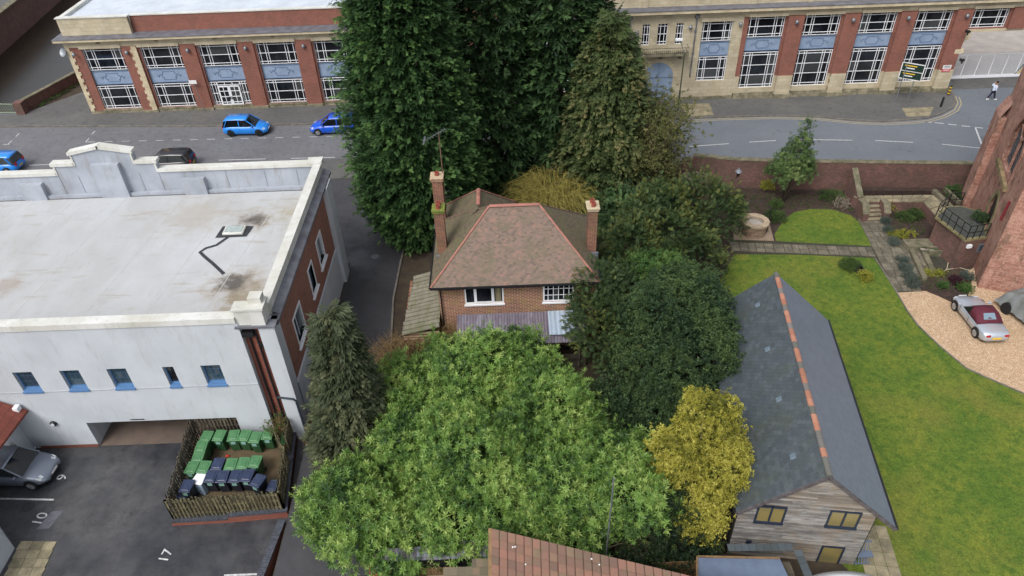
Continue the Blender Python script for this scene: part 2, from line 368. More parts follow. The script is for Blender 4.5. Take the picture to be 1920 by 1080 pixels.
def mk_sand():
    m = NT('red_sandstone'); bt = m.n('ShaderNodeTexBrick'); sp = m.n('ShaderNodeSeparateXYZ'); m.l(m.P, sp.inputs[0]); cb = m.n('ShaderNodeCombineXYZ')
    ad = m.n('ShaderNodeMath'); ad.operation = 'ADD'; m.l(sp.outputs[0], ad.inputs[0]); m.l(sp.outputs[1], ad.inputs[1]); m.l(ad.outputs[0], cb.inputs[0]); m.l(sp.outputs[2], cb.inputs[1])
    nn = m.n('ShaderNodeTexNoise'); nn.inputs['Scale'].default_value = 1.1; nn.inputs['Detail'].default_value = 3; m.l(m.P, nn.inputs['Vector']); vm = m.n('ShaderNodeVectorMath'); vm.operation = 'MULTIPLY_ADD'; m.l(nn.outputs['Color'], vm.inputs[0]); vm.inputs[1].default_value = (.35,.35,.35); m.l(cb.outputs[0], vm.inputs[2]); m.l(vm.outputs[0], bt.inputs['Vector']); bt.inputs['Scale'].default_value = 1; bt.inputs['Brick Width'].default_value = .5; bt.inputs['Row Height'].default_value = .24; bt.inputs['Mortar Size'].default_value = .012
    bt.inputs['Color1'].default_value = lin((164,120,106)); bt.inputs['Color2'].default_value = lin((146,102,88)); bt.inputs['Mortar'].default_value = lin((176,142,126))
    c = bt.outputs['Color']; c = m.mix(m.mul(m.rampf(m.noise(.8, 8, .75), .45, .62), .7), c, lin((186,148,132)))
    c = m.mix(m.mul(m.rampf(m.noise(1.3, 8, .75, m.mapv(1,1,.5,loc=(3,1,7))), .5, .6), .75), c, lin((104,80,66)))
    c = m.mix(m.mul(m.rampf(m.noise(2.5, 8, .8, m.mapv(1,1,.6,loc=(9,4,2))), .6, .66), .7), c, lin((200,168,148)))
    m.col(c); m.bump(m.noise(3, 8, .7), 1.0, .12); return m.fin(.95)
MT['sandstone'] = mk_sand()
MT['moss_stone'] = simple('mossy_coping_stone', (120,112,94), (82,82,62), 2, .9, fine=.4, bump=.3)
MT['well'] = simple('well_stone', (152,128,106), (116,98,82), 5, .9, fine=.3, rand=.2)
MT['water'] = simple('river_water', (30,26,20), (40,34,26), .5, .25, bump=.3, bscale=5)
def mk_corr(name, c, c2, c3):
    m = NT(name); n = m.noise(1.5, 6, .7); k = m.mix(m.rampf(n, .35, .65), lin(c), lin(c2)); k = m.mix(m.mul(m.rampf(m.noise(.9, 5, .7, m.mapv(3,.6,1)), .5, .65), .8), k, lin(c3)); m.col(k); return m.fin(.75)
MT['corr_plastic'] = mk_corr('weathered_corrugated_sheet', (120,112,122), (98,92,104), (140,140,152)); MT['corr_blue'] = mk_corr('pale_corrugated_sheet', (168,182,198), (150,166,184), (140,150,160))
MT['corr_rust'] = mk_corr('rusty_corrugated_iron', (128,140,156), (104,92,92), (88,54,42)); MT['corr_cem'] = mk_corr('mossy_asbestos_sheet', (128,124,110), (104,100,84), (90,92,56))
MT['terracotta'] = simple('terracotta_pot', (150,72,58), (120,62,50), 6, .8)
MT['green_plastic'] = simple('green_bin_plastic', (48,88,54), (40,76,48), 3, .45); MT['green_lid'] = simple('green_lid_plastic', (76,122,80), (64,110,70), 3, .45)
MT['navy_plastic'] = simple('navy_bin_plastic', (30,36,50), (24,28,40), 3, .45); MT['navy_lid'] = simple('navy_lid_plastic', (44,56,84), (36,46,72), 3, .4)
MT['tyre'] = simple('tyre_rubber', (22,22,24), rough=.8); MT['rim'] = simple('alloy_rim', (170,172,176), rough=.35, metal=.7); MT['rim_dark'] = simple('dark_rim', (40,40,44), rough=.4, metal=.5)
def paint(name, c, metal=.0, rough=.3):
    m = NT(name); m.col(lin(c)); m.b.inputs['Coat Weight'].default_value = .6; m.b.inputs['Coat Roughness'].default_value = .08; return m.fin(rough, metal)
MT['sky_blue_paint'] = paint('sky_blue_car_paint', (30,130,222)); MT['deep_blue_paint'] = paint('deep_blue_car_paint', (14,84,205)); MT['black_paint'] = paint('black_car_paint', (26,26,32))
MT['silver_paint'] = paint('silver_car_paint', (182,190,200), .5, .35); MT['grey_paint'] = paint('grey_car_paint', (126,134,148), .5, .35)
MT['car_glass'] = mk_glass('car_glass', (18,22,26), (36,42,44), .06); MT['hood_fabric'] = simple('maroon_soft_top', (88,26,44), (76,22,38), 6, .8)
MT['lamp_clear'] = simple('headlamp', (200,206,210), rough=.2); MT['lamp_red'] = simple('tail_lamp', (170,24,34), rough=.25); MT['plate_yellow'] = simple('yellow_plate', (214,176,50), rough=.5); MT['plate_white'] = simple('white_plate', (220,220,220), rough=.5)
MT['bark'] = simple('bark', (84,72,58), (60,52,42), 4, .95, bump=.6, bscale=12); MT['twig'] = simple('pale_twig', (132,120,98), (104,92,74), 4, .9); MT['twig_tan'] = simple('tan_twig', (140,116,78), (110,90,58), 4, .9)
MT['housetile_hip'] = mk_tint('mossy_hip_tile', [(0,(104,88,76)),(1,(128,96,84))], (98,92,66), .5, obj=True)
MT['willow_twig'] = simple('golden_willow_bark', (150,140,68), (112,104,50), 3, .8)
MT['tarp'] = None
def foliage_mat(name, stops, rough=.6, trans=.22, spec=.3, nz=None):
    m = NT(name); a = m.n('ShaderNodeAttribute'); a.attribute_name = 'tint'
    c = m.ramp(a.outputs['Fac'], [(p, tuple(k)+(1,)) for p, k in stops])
    if nz: c = m.mix(m.mul(m.rampf(m.noise(nz[0], 3), .45, .65), nz[1]), c, tuple(nz[2])+(1,))
    m.col(c); m.fin(rough, 0, spec)
    tr = m.n('ShaderNodeBsdfTranslucent'); m.l(c, tr.inputs[0]); mx = m.n('ShaderNodeMixShader'); mx.inputs[0].default_value = trans
    out = m.t.nodes['Material Output']; m.l(m.b.outputs[0], mx.inputs[1]); m.l(tr.outputs[0], mx.inputs[2]); m.l(mx.outputs[0], out.inputs[0]); return m.mat
F = {}
F['ley'] = foliage_mat('cypress_green', [(0,(.026,.062,.022)),(.4,(.048,.105,.034)),(.75,(.090,.175,.052)),(1,(.14,.25,.07))], trans=.3)
F['dark'] = foliage_mat('dark_cypress', [(0,(.026,.056,.022)),(.5,(.052,.105,.038)),(1,(.10,.185,.06))])
F['brown'] = foliage_mat('bronze_cypress', [(0,(.040,.066,.022)),(.45,(.075,.105,.034)),(.75,(.125,.145,.05)),(1,(.20,.18,.075))])
F['small'] = foliage_mat('grey_green_conifer', [(0,(.040,.056,.028)),(.5,(.075,.092,.044)),(1,(.145,.15,.075))])
F['yew'] = foliage_mat('yew_green', [(0,(.026,.050,.018)),(.5,(.048,.082,.026)),(1,(.13,.145,.035))])
F['ever'] = foliage_mat('deep_evergreen', [(0,(.026,.054,.026)),(.5,(.048,.088,.036)),(1,(.10,.155,.05))])
F['laurel'] = foliage_mat('laurel_leaf', [(0,(.032,.078,.022)),(.32,(.095,.19,.040)),(.65,(.20,.335,.070)),(1,(.36,.47,.13))], .4, .3, .5)
F['gold'] = foliage_mat('golden_leaf', [(0,(.13,.15,.03)),(.5,(.36,.34,.05)),(1,(.56,.52,.12))], .6, .25)
F['holly'] = foliage_mat('dark_broad_leaf', [(0,(.018,.036,.018)),(.7,(.036,.062,.028)),(1,(.09,.12,.03))], .45)
F['lightever'] = foliage_mat('fresh_green_leaf', [(0,(.03,.07,.02)),(.6,(.06,.13,.03)),(1,(.12,.2,.05))])
F['mag'] = foliage_mat('magnolia_leaf', [(0,(.045,.085,.03)),(.6,(.10,.165,.05)),(1,(.2,.27,.10))], .4)
F['olive'] = foliage_mat('olive_sparse_leaf', [(0,(.07,.085,.03)),(.6,(.14,.15,.05)),(1,(.22,.21,.075))])
F['lav'] = foliage_mat('grey_lavender', [(0,(.06,.085,.07)),(1,(.13,.165,.14))])
F['willow'] = foliage_mat('golden_willow_twig', [(0,(.09,.075,.02)),(.6,(.16,.13,.03)),(1,(.25,.2,.05))])
F['lime'] = foliage_mat('lime_shrub', [(0,(.12,.14,.02)),(1,(.4,.4,.06))])
F['gplant'] = foliage_mat('border_plant', [(0,(.03,.06,.02)),(1,(.10,.16,.04))])
F['purple'] = foliage_mat('purple_plant', [(0,(.04,.015,.025)),(1,(.1,.03,.05))])
F['pale'] = foliage_mat('pale_flower', [(0,(.2,.17,.12)),(1,(.5,.42,.36))])
MT['tarp'] = simple('grey_car_cover', (124,128,130), (104,108,104), 1.5, .8, bump=.3, bscale=4)

# ------------------------------------------------------------------ setting
RIVZ = -2.2
bank = [(-250, 68.4), at2(45,205), at2(140,142), (at2(140,142)[0]+18, 110), (at2(140,142)[0]+60, 300)]
g = MB()
g.box(-250, -11.0, -60, 25.72, -1.1, -.705)                      # lower yard side
g.box(-11.0, 250, -60, 25.72, -1.1, 0)
g.box(-250, -22.9, 25.72, 68.4, -1.1, 0); g.box(-14.1, 250, 25.72, 68.4, -1.1, 0); g.box(-22.9, -14.1, 35.3, 68.4, -1.1, 0); g.box(-22.9, -14.1, 25.72, 35.3, -1.3, -.76)
g.prism([(250,68.4)]+bank[1:]+[(250,300)], -2.4, -.001)
struct('ground', g, MT['ground'])
g = MB(); g.sheet([(-260,60),(260,60),(260,320),(-260,320)], RIVZ); struct('river_water', g, MT['water'])
# far bank beyond the river
fb0, fb1 = at2(0,96,RIVZ), at2(108,0,RIVZ)
d = (fb1[0]-fb0[0], fb1[1]-fb0[1])
ext = lambda t: (fb0[0]+d[0]*t, fb0[1]+d[1]*t)
a0, a1 = ext(-3), ext(6)
g = MB(); g.prism([a0, a1, (a1[0]-90,a1[1]+40), (a0[0]-150,a0[1])], RIVZ-.3, 1.4); struct('far_riverbank_ground', g, MT['pave'])
kerb = P([(0,238),(160,237),(400,237),(640,232),(900,228),(1290,222),(1450,217),(1530,219),(1600,226),(1655,228),(1700,225),(1735,222),(1762,214),(1783,203),(1790,192),(1786,180),(1782,171)])
kerb = [(-250, 64.8)]+kerb
near = [(-250,55.2)]+P([(0,330),(600,300)])+[(0,54.6)]+P([(1280,293),(1500,302),(1840,303)])+[(250, 40)]
g = MB(); g.sheet([(-250,53.5),(6,53.5),(6,68),(-250,68)], .004); struct('road', g, MT['road'])
g = MB(); g.sheet([(6,54),(16,52),(250,30),(250,80),(42.6,80),(42.6,68),(6,68)], .004); struct('road_right_section', g, MT['road_new'])
g = MB(); g.prism(kerb+[(42.1,66.0),(-39.5,67),(-40.5,120),(-250,120)][:2]+[(-250,66.9)], .0, .12); struct('far_pavement', g, MT['pave'])
g = MB(); g.prism([(-47.6,66.5),(-39.7,66.5),(-36,80),(-43,72.5)], .0, .124); struct('riverside_path', g, MT['pave'])
g = MB()
for i in range(len(kerb)-1):
    a, b = Vector(kerb[i]), Vector(kerb[i+1]); L = (b-a).length; dd = (b-a)/L; n_ = Vector((-dd.y, dd.x)); st = max(1, int(L/.9)) if i else 1
    for k in range(st):
        p = a+dd*(L*k/st); q = a+dd*(L*(k+1)/st-.012)
        g.obox((p.x-n_.x*.14,p.y-n_.y*.14,0), (q.x-p.x,q.y-p.y,0), (n_.x*.14,n_.y*.14,0), (0,0,.125))
struct('kerb', g, MT['kerb'])
g = MB(); g.box(-250,-11,52.2,55.5,0,.12); g.box(-8,13.5,52.6,54.3,0,.12); struct('near_pavement', g, MT['pave'])
# tan slabs before the arched door and by the corner
g = MB(); 
for quad_ in ([(1275,198),(1330,196),(1338,218),(1290,221)], [(1690,205),(1750,203),(1742,219),(1700,222)]): g.sheet(P(quad_), .1295)
struct('tactile_paving', g, MT['slab_tan'])
g = MB(); g.sheet(P([(1783,150),(1920,142),(1920,163),(1786,168)]), .012); struct('gateway_apron', g, MT['pave'])
g = MB(); g.sheet([(42.3,67.9),(120,67.9),(120,100),(42.3,100)], .02); struct('factory_yard', g, simple('yard_concrete', (168,160,152), (148,142,138), .6, .85, fine=.2))

def marks(name, segs, w, mat, z=.009):
    g = MB()
    for s in segs: g.ribbon([at2(*p) for p in s] if isinstance(s[0][0], (int, float)) and abs(s[0][0]) >= 0 else s, w, z)
    o = g.build(name, mat); o['kind'] = 'structure'; return o
marks('centre_line_dashes', [[(55,310),(95,308.5)],[(352,302.5),(366,302.3)],[(410,300.5),(498,298)],[(545,297),(628,295)],[(1290,275),(1366,269.5)],[(1405,266.5),(1455,263.5)],[(1525,262),(1598,263)],[(1641,263.5),(1712,267)],[(1766,270.5),(1850,279)]], .1, MT['paint'])
bays = [[(196+k*32,265.8-k*.75),(211+k*32,265.4-k*.75)] for k in range(14)]
marks('parking_bay_dashes', bays, .08, MT['paint'])
marks('parking_bay_corners', [[(178,246),(172,252)],[(167,259),(161,266)],[(161,266.6),(178,266)],[(36,250),(30,256)],[(22,264),(14,271)],[(6,271),(18,270.6)]], .09, MT['paint'])
marks('junction_dashes', [[(1731,229),(1746,229.5)],[(1753,230.3),(1769,231.6)],[(1778,233),(1794,234.5)],[(1803,236),(1819,237.5)],[(1828,238.8),(1843,240.3)],[(1851,241),(1867,243)]], .13, MT['paint'])
marks('junction_stem_line', [[(1829,240),(1843,277)]], .13, MT['paint'], .0095)
def yl(off):
    pts = [(1285,226),(1350,222.5),(1450,220),(1530,222),(1600,229),(1655,231.5),(1700,229.5),(1740,226),(1768,218),(1790,206),(1796,193),(1792,181)]
    w_ = [Vector(at2(*p)) for p in pts]; out = []
    for i, p in enumerate(w_):
        dd = (w_[min(i+1,len(w_)-1)]-w_[max(i-1,0)]).normalized(); out.append((p.x+dd.y*off, p.y-dd.x*off))
    return out
g = MB(); g.ribbon(yl(.0), .09, .009); g.ribbon(yl(.28), .09, .009); struct('double_yellow_lines', g, MT['yellow'])
# darker trench reinstatements and drains
g = MB(); g.sheet(P([(1296,262),(1313,261),(1315,267),(1298,268)]), .0078); struct('drain_cover_plate', g, MT['lead'])
# drain / manholes
def manhole(px, py, r, mat, name='manhole_cover', z=.012):
    x, y = at2(px, py, z); g = MB(); g.lathe([(r, z-.01), (r, z)], x, y, 20); return g.build(name, mat, org=(x,y,0))
tag(manhole(703,481,.28,MT['lead']), 'round iron manhole cover in the dark alley beside the big conifer', 'manhole')
tag(manhole(54,950,.3,MT['tar'],z=-.69), 'round black manhole cover in the car park near the painted 10', 'manhole')
# alley and car park
alley = P([(596,335),(652,335),(690,440),(770,480),(752,500),(742,560),(690,800),(664,1090),(600,1400)])
alley = [(-30,54),(-7.6,54),(-7.4,44)]+P([(752,490),(738,560)])+[(-7.0,26),(-6.6,19),(-6.6,5),(-7,-20),(-10.8,-20),(-11.0,26),(-11.1,40.6),(-30,40.6)]
g = MB(); g.sheet(alley, .004); struct('alley_road', g, MT['alley'])
g = MB(); pts_ = [(-7.35,44)]+P([(752,490),(738,560)])+[(-6.95,26),(-6.5,19),(-6.5,8)]
for a, b in zip(pts_, pts_[1:]): g.bar((a[0],a[1],.05),(b[0],b[1],.05),.12,.12)
struct('alley_kerb', g, MT['kerb'])
g = MB(); g.sheet([(-60,-30),(-11.02,-30),(-11.02,25.7),(-60,25.7)], -.7); struct('car_park_asphalt', g, MT['carpark'])
g = MB(); g.box(-22.9,-14.1,25.705,35,-.75,-.695); struct('undercroft_floor', g, simple('undercroft_concrete', (104,90,80), (86,76,70), .8, .8))
g = MB()
for a, b in (((0,935),(101,937)),((420,1079),(500,1076)),):
    g.ribbon([at2(*a,-.7), at2(*b,-.7)], .1, -.695)
struct('parking_lines', g, MT['paint'])
def painted(txt, px, py, size, rot):
    cu = bpy.data.curves.new('number_text', 'FONT'); cu.body = txt; cu.size = size; cu.align_x = 'CENTER'; cu.align_y = 'CENTER'
    o = bpy.data.objects.new('tmp', cu); dg = bpy.context.evaluated_depsgraph_get(); col.objects.link(o); dg.update()
    me = bpy.data.meshes.new_from_object(o.evaluated_get(dg)); bpy.data.objects.remove(o); me.materials.clear(); me.materials.append(MT['paint'])
    q = bpy.data.objects.new('painted_number', me); col.objects.link(q); q.location = at(px, py, -.694); q.rotation_euler = (0,0,rot); q['kind'] = 'structure'; return q
painted('9', 117, 895, .75, R(80)); painted('10', 75, 973, .75, R(80)); painted('17', 311, 1042, .7, R(80))
for o_ in ((90,974,.55,1.0),):
    x, y, z = at(o_[0], o_[1], -.69); g = MB(); g.obox((x-.3,y-.55,-.7),(.6,.05,0),(.25,1.0,0),(0,0,.012)); tag(g.build('inspection_cover', MT['lead'], org=(x,y,-.7)), 'grey rectangular inspection cover beside the painted 10', 'drain cover')
# tan paving bottom left
def slab_grid(parent, org, ux, uy, nu, nv, mat, z, gap=.02, th=.04, name='paving_slab', jit=.004):
    me = MB(); me.box(0,1,0,1,0,1); me = mesh_of(me, name, mat)
    ux, uy = Vector(ux), Vector(uy); a = math.atan2(ux.y, ux.x)
    for i in range(nu):
        for j in range(nv):
            p = Vector(org[:2])+ux*i+uy*j
            piece(name, me, parent, (p.x,p.y,z-th), (0,0,a), (ux.length-gap, uy.length-gap, th+random.uniform(0,jit)))
pv = thing('slab_paving', 'small patch of tan square paving slabs at the corner of the car park', 'paving', at(40,1060,-.7))
pv['kind'] = 'structure'; del pv['category']
A_, B_, C_ = Vector(at2(98,1031,-.66)), Vector(at2(30,1030,-.66)), Vector(at2(75,1085,-.66))
pv.location = (0,0,0); slab_grid(pv, B_, (A_-B_)/3, (C_-A_)/3.2, 3, 4, MT['slab_tan'], -.66)

# garden ground
g = MB(); g.sheet(P([(1300,345),(1372,350),(1375,470),(1300,560),(1250,600)])+[], .006)
struct('shrub_bed_soil', g, MT['soil'])
lawn = [(1376,477),(1500,478),(1640,484),(1660,515),(1680,547),(1700,582),(1720,610),(1760,648),(1810,690),(1860,713),(1925,741)]
g = MB(); pl = P(lawn)+[(60,10),(40,-20),(12,-20),(15,15),(10,24),(13,36)]; g.sheet(pl, .010); struct('lawn', g, MT['lawn'])
g = MB(); g.sheet(P([(1455,452),(1452,440),(1470,412),(1490,398),(1520,392),(1560,393),(1595,404),(1612,418),(1634,462),(1560,459)]), .014); struct('small_lawn', g, MT['lawn'])
g = MB(); g.sheet(P([(1368,355),(1790,365),(1800,380),(1740,560),(1655,420),(1612,415),(1600,402),(1560,390),(1500,390),(1455,420),(1452,452),(1370,450)]), .008); struct('garden_bed_soil', g, MT['soil'])
drive = [(1680,547),(1735,546),(1760,556),(1790,570),(1815,556),(1822,530),(1812,510),(1830,500),(1925,500)]
g = MB(); g.sheet(P(drive)+[(45,30),(50,12)]+P(lawn[-1:]+lawn[-2:-8:-1]), .018); struct('gravel_drive', g, MT['gravel'])
g = MB(); g.sheet(P([(1640,470),(1700,480),(1760,540),(1815,530),(1812,560),(1790,572),(1760,558),(1735,548),(1690,550)]), .012); struct('lower_bed_soil', g, MT['soil'])
g = MB(); g.sheet(P([(1380,410),(1440,408),(1448,440),(1451,452),(1376,450),(1374,425)]), .02); struct('well_gravel', g, simple('pink_gravel', (150,132,114), (124,108,92), 9, .95, bump=.6, bscale=20))
# paved paths: base + individual slabs
def strip_slabs(parent, a, b, w0, w1, mat, z, rows=2, lo=.45, hi=.85):
    a, b = Vector(a), Vector(b); L = (b-a).length; d = (b-a)/L; n_ = Vector((-d.y, d.x)); ang = math.atan2(d.y, d.x)
    me = MB(); me.add([(0,0,0),(1,0,0),(1,1,0),(0,1,0),(.02,.02,1),(.98,.03,1),(.97,.98,1),(.03,.97,1)], [(0,3,2,1),(4,5,6,7),(0,1,5,4),(1,2,6,5),(2,3,7,6),(3,0,4,7)]); me = mesh_of(me, 'paving_slab', mat)
    u = 0
    while u < L-.1:
        l = min(random.uniform(lo, hi), L-u); W = w0+(w1-w0)*u/L; r = random.choice([rows, rows, rows+1]); v = -W/2
        cuts = sorted([0]+[ (k+1)/r+random.uniform(-.08,.08)*(k < r-1) for k in range(r)])
        for c0, c1 in zip(cuts, cuts[1:]):
            p = a+d*u+n_*(v+c0*W); piece('paving_slab', me, parent, (p.x,p.y,z-.03), (0,0,ang+random.uniform(-.015,.015)), (l-.03, (c1-c0)*W-.03, .045+random.uniform(0,.012)))
        u += l
pa = thing('garden_path', 'grey stone flagged path', 'path'); pa['kind'] = 'structure'; del pa['category']; del pa['label']
g = MB(); g.sheet(P([(1368,451),(1500,455),(1640,462),(1646,484),(1500,478),(1370,474)]), .019); g.sheet(P([(1612,410),(1651,410),(1728,547),(1680,549)]), .0225); g.build('path_bed', MT['slab_base'], pa)
strip_slabs(pa, at2(1370,462.5), at2(1638,473), 1.05, 1.05, MT['slab'], .03)
strip_slabs(pa, at2(1631,411), at2(1704,547), 1.75, 1.65, MT['slab'], .034, rows=3, lo=.4, hi=.7)
strip_slabs(pa, at2(1688,452), at2(1742,520), 1.9, 1.5, MT['slab'], .03, rows=3, lo=.5, hi=.9)
g = MB(); e = [at2(*p) for p in lawn[2:]]
for a, b in zip(e, e[1:]): g.bar((a[0],a[1],.03),(b[0],b[1],.03),.07,.07)
struct('lawn_edging', g, MT['kerb'])

# ------------------------------------------------------------------ factory
def grid_window(parent, x0, x1, z0, z1, Y, rows=2, cols=3, pair=True, mat='white_metal', glass='glass', name='window'):
    """metal window facing -y: frame with bars; each pane its own piece"""
    W, H = x1-x0, z1-z0; f = MB(); t = .048; y0, y1 = Y-.05, Y+.03
    def vb(x): f.box(x-t/2, x+t/2, y0, y1, z0, z1)
    def hb(z): f.box(x0, x1, y0-.004, y1-.004, z-t/2, z+t/2)
    for x in (x0+t/2, x1-t/2): vb(x)
    for z in (z0+t/2, z1-t/2): hb(z)
    if pair:
        xs = [.065,.21,.275,.725,.79,.935] if cols == 3 else [.3,.7]
        for k in xs: vb(x0+W*k)
        for z in (z0+.26, z1-.26): hb(z)
        for k in range(1, rows): hb(z0+.26+(H-.52)*k/rows)
        cx = [x0+.03, x0+W*.243, x0+W*.757, x1-.03] if cols == 3 else [x0+.03, x0+W*.5, x1-.03]
        cz = [z0+.03]+[z0+.26+(H-.52)*k/rows for k in range(1, rows)]+[z1-.03]
    else:
        for k in range(1, cols): vb(x0+W*k/cols)
        for k in range(1, rows): hb(z0+H*k/rows)
        cx = [x0+.03]+[x0+W*k/cols for k in range(1,cols)]+[x1-.03]; cz = [z0+.03]+[z0+H*k/rows for k in range(1,rows)]+[z1-.03]
    org = parent.location
    fo = f.build(name, MT[mat], parent, org)
    for i in range(len(cx)-1):
        for j in range(len(cz)-1):
            p = MB(); p.box(cx[i]+.004, cx[i+1]-.004, Y-.006, Y+.012, cz[j]+.004, cz[j+1]-.004); p.build('pane', MT[glass], fo, org)
    return fo
def relief(parent, x0, x1, z0, z1, Y):
    g = MB(); g.box(x0, x1, Y, Y+.1, z0, z1); o = g.build('spandrel_panel', MT['blue_panel'], parent, parent.location)
    g = MB(); cx, cz = (x0+x1)/2, (z0+z1)/2; hw, hh = (x1-x0)*.19, (z1-z0)*.3
    ring = [(cx+hw*sx, cz+hh*sz) for sx, sz in ((-1,-.4),(-.8,-.4),(-.8,-1),(.8,-1),(.8,-.4),(1,-.4),(1,.4),(.8,.4),(.8,1),(-.8,1),(-.8,.4),(-1,.4),(-1,-.4))]
    for a, b in zip(ring, ring[1:]): g.bar((a[0],Y-.01,a[1]),(b[0],Y-.01,b[1]),.05,.05)
    for s in (-1,1):
        pts = [(cx+s*(hw+.1+.33*t), Y-.01, cz+.14*math.sin(t*7)) for t in np.linspace(0,1,9)]; g.tube(pts, .03, 4)
    g.box(x0, x1, Y-.06, Y+.02, z0-.02, z0+.05); g.box(x0, x1, Y-.06, Y+.02, z1-.05, z1)
    g.build('relief_moulding', MT['blue_relief'], o, parent.location)
def wall_lamp(x, z, Y, label):
    t = thing('wall_lamp', label, 'wall lamp', (x, Y, z), 0, 'grey wall lamps on the long factory front'); g = MB()
    g.lathe([(.05,.2),(.13,.16),(.16,.0),(.14,-.12),(.05,-.16)], 0, -.17, 10); g.build('lamp_body', MT['grey_metal'], t, smooth=True)
    g = MB(); g.box(-.04,.04,-.1,0,-.04,.04); g.build('bracket', MT['black'], t)
def dents(g, x0, x1, Y, z, st=.42):
    x = x0
    while x < x1: g.box(x, x+.16, Y-.16, Y, z, z+.14); x += st

YA = 66.6
fa = thing('factory_left_wing', 'red brick and cream stone factory wing with white roof, left of the tall conifers', 'building', (-30, YA, 0))
oa = fa.location
bx = [-38.7+5.315*k for k in range(9)]
holes = []
for k, x in enumerate(bx): holes += [(x-(-40), x+3.6-(-40), 4.3, 6.4), (x+40, x+43.6, .5, 2.75)]
span = [(x+40, x+43.6, 2.75, 4.3) for x in bx]
g = MB(); g.wall((-40,YA),(8.2,YA), .35, 6.55, .5, holes+span)
g.build('brick_wall', MT['brickA'], fa, oa)
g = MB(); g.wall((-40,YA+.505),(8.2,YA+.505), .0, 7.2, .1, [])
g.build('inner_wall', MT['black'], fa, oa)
for x in bx:
    for (p0, p1) in ((x+3.78, x+5.13),):
        g = MB(); g.box(p0, p1, YA-.16, YA-.002, .35, 6.55); g.build('brick_pilaster', MT['brickA'], fa, oa)
g = MB(); g.box(-40.05, 8.2, YA-.12, YA+.5, 0, .18); g.box(-40.05,8.2, YA-.06, YA+.5, .18, .347)
for x in bx: g.box(x+3.7, x+5.2, YA-.3, YA-.12, 0, .35); g.box(x-.1, x+3.7, YA-.1, YA+.3, .352, .498)
g.build('stone_plinth', MT['stone_moss'], fa, oa)
g = MB(); g.box(-40.1, 8.2, YA-.1, YA+.5, 6.553, 7.2); g.box(-40.2, 8.2, YA-.25, YA+.5, 7.05, 7.2); 
for x in bx: g.box(x-.12, x+3.72, YA-.2, YA-.08, 6.42, 6.75)
g.build('stone_frieze', MT['stone'], fa, oa)
g = MB(); g.box(-40.65, 8.2, YA-.62, YA+1.0, 7.202, 7.4); dents(g, -40.5, 8.1, YA-.1, 7.04)
g.build('cornice', MT['stone_plain'], fa, oa)
g = MB(); g.box(-40.7, 8.2, YA-.66, YA+1.6, 7.403, 7.47); g.build('lead_ledge', MT['lead'], fa, oa)
for x in bx: g = MB(); g.box(x+1.6, x+2.0, YA-.11, YA-.09, 6.84, 7.0); g.build('air_vent', MT['stone_moss'], fa, oa)
# quoins of the end bay: each block a piece
qm = MB(); qm.box(0,1,0,1,0,1); qm = mesh_of(qm, 'quoin_stone', MT['stone_plain'])
for k in range(19):
    z = .35+k*.326
    piece('quoin_stone', qm, fa, (-40.06-oa[0], -.08, z), (0,0,0), (.52 if k % 2 else .34, .3, .318))
    w_ = .5 if k % 2 else .36; piece('quoin_stone', qm, fa, (-33.72-w_-oa[0], -.2, z), (0,0,0), (w_+.12, .3, .318))
g = MB(); g.box(-40.15,-33.8, YA+.45, YA+.9, 7.475, 9.0); g.build('stone_parapet', MT['stone'], fa, oa)
g = MB(); g.box(-33.78, 8.2, YA+.95, YA+1.3, 7.475, 8.93); g.build('brick_parapet', MT['brickA'], fa, oa)
g = MB(); g.box(-40.25,-33.7,YA+.38,YA+.95,9.0,9.08); g.box(-33.7,8.2,YA+.88,YA+1.38,8.932,9.02); g.box(-40.2,-39.75,YA+.95,110,7.0,9.03); g.build('coping', MT['coping_white'], fa, oa)
g = MB(); g.box(-39.74, 8.2, YA+1.38, 110, 8.3, 8.75)
g.build('flat_roof', mk_render('pale_roof_sheet', (196,204,214), (176,184,194), .4), fa, oa)
g = MB(); g.box(-40,-39.6, YA+.61, 110, -2.4, 8.3); g.build('side_wall', MT['brickAy'], fa, oa)
for k, x in enumerate(bx):
    if x > -6 and k > 6: pass
    relief(fa, x, x+3.6, 2.9, 4.2, YA+.22)
    grid_window(fa, x, x+3.6, 4.3, 6.4, YA+.2)
    if k != 2: grid_window(fa, x, x+3.6, .5, 2.75, YA+.2)
# entrance bay
x = bx[2]; grid_window(fa, x, x+.72, .5, 2.75, YA+.2, cols=2); grid_window(fa, x+2.88, x+3.6, .5, 2.75, YA+.2, cols=2); grid_window(fa, x+.72, x+2.88, 2.42, 2.75, YA+.2, rows=1, cols=3, pair=False)
for s in (0,1):
    f = MB(); a = x+.75+s*1.05; b = a+1.03
    for q in ((a,a+.12),(b-.12,b),(a+.48,a+.53)): f.box(q[0],q[1],YA-.02,YA+.06,.2,2.4)
    for z in (.2,.75,1.3,1.85,2.28): f.box(a,b,YA-.024,YA+.056,z,z+(.12 if z in (.2,2.28) else .06))
    f.box(a,b,YA-.024,YA+.05,.32,.6)
    dn = f.build('door', MT['white_metal'], fa, oa); p = MB(); p.box(a+.02,b-.02,YA+.01,YA+.03,.3,2.35); p.build('pane', MT['glass'], dn, oa)
    h = MB(); h.box((b-.1 if s == 0 else a+.04),(b-.04 if s == 0 else a+.1),YA-.07,YA-.03,1.05,1.35); h.build('handle', MT['black'], dn, oa)
for k, x in enumerate([-39.35,-34.5]+[b+4.45 for b in bx[1:4]]):
    wall_lamp(x, 6.0, YA-.17, ['grey dome wall lamp at the far left corner of the factory, beside the satellite dish', 'grey dome wall lamp on the brick left of the stepped stone corner strip', 'grey dome wall lamp on the second brick pier, above the small green plaque', 'grey dome wall lamp on the pier right of the entrance doors', 'grey dome wall lamp on the brick pier nearest the big conifer'][k])
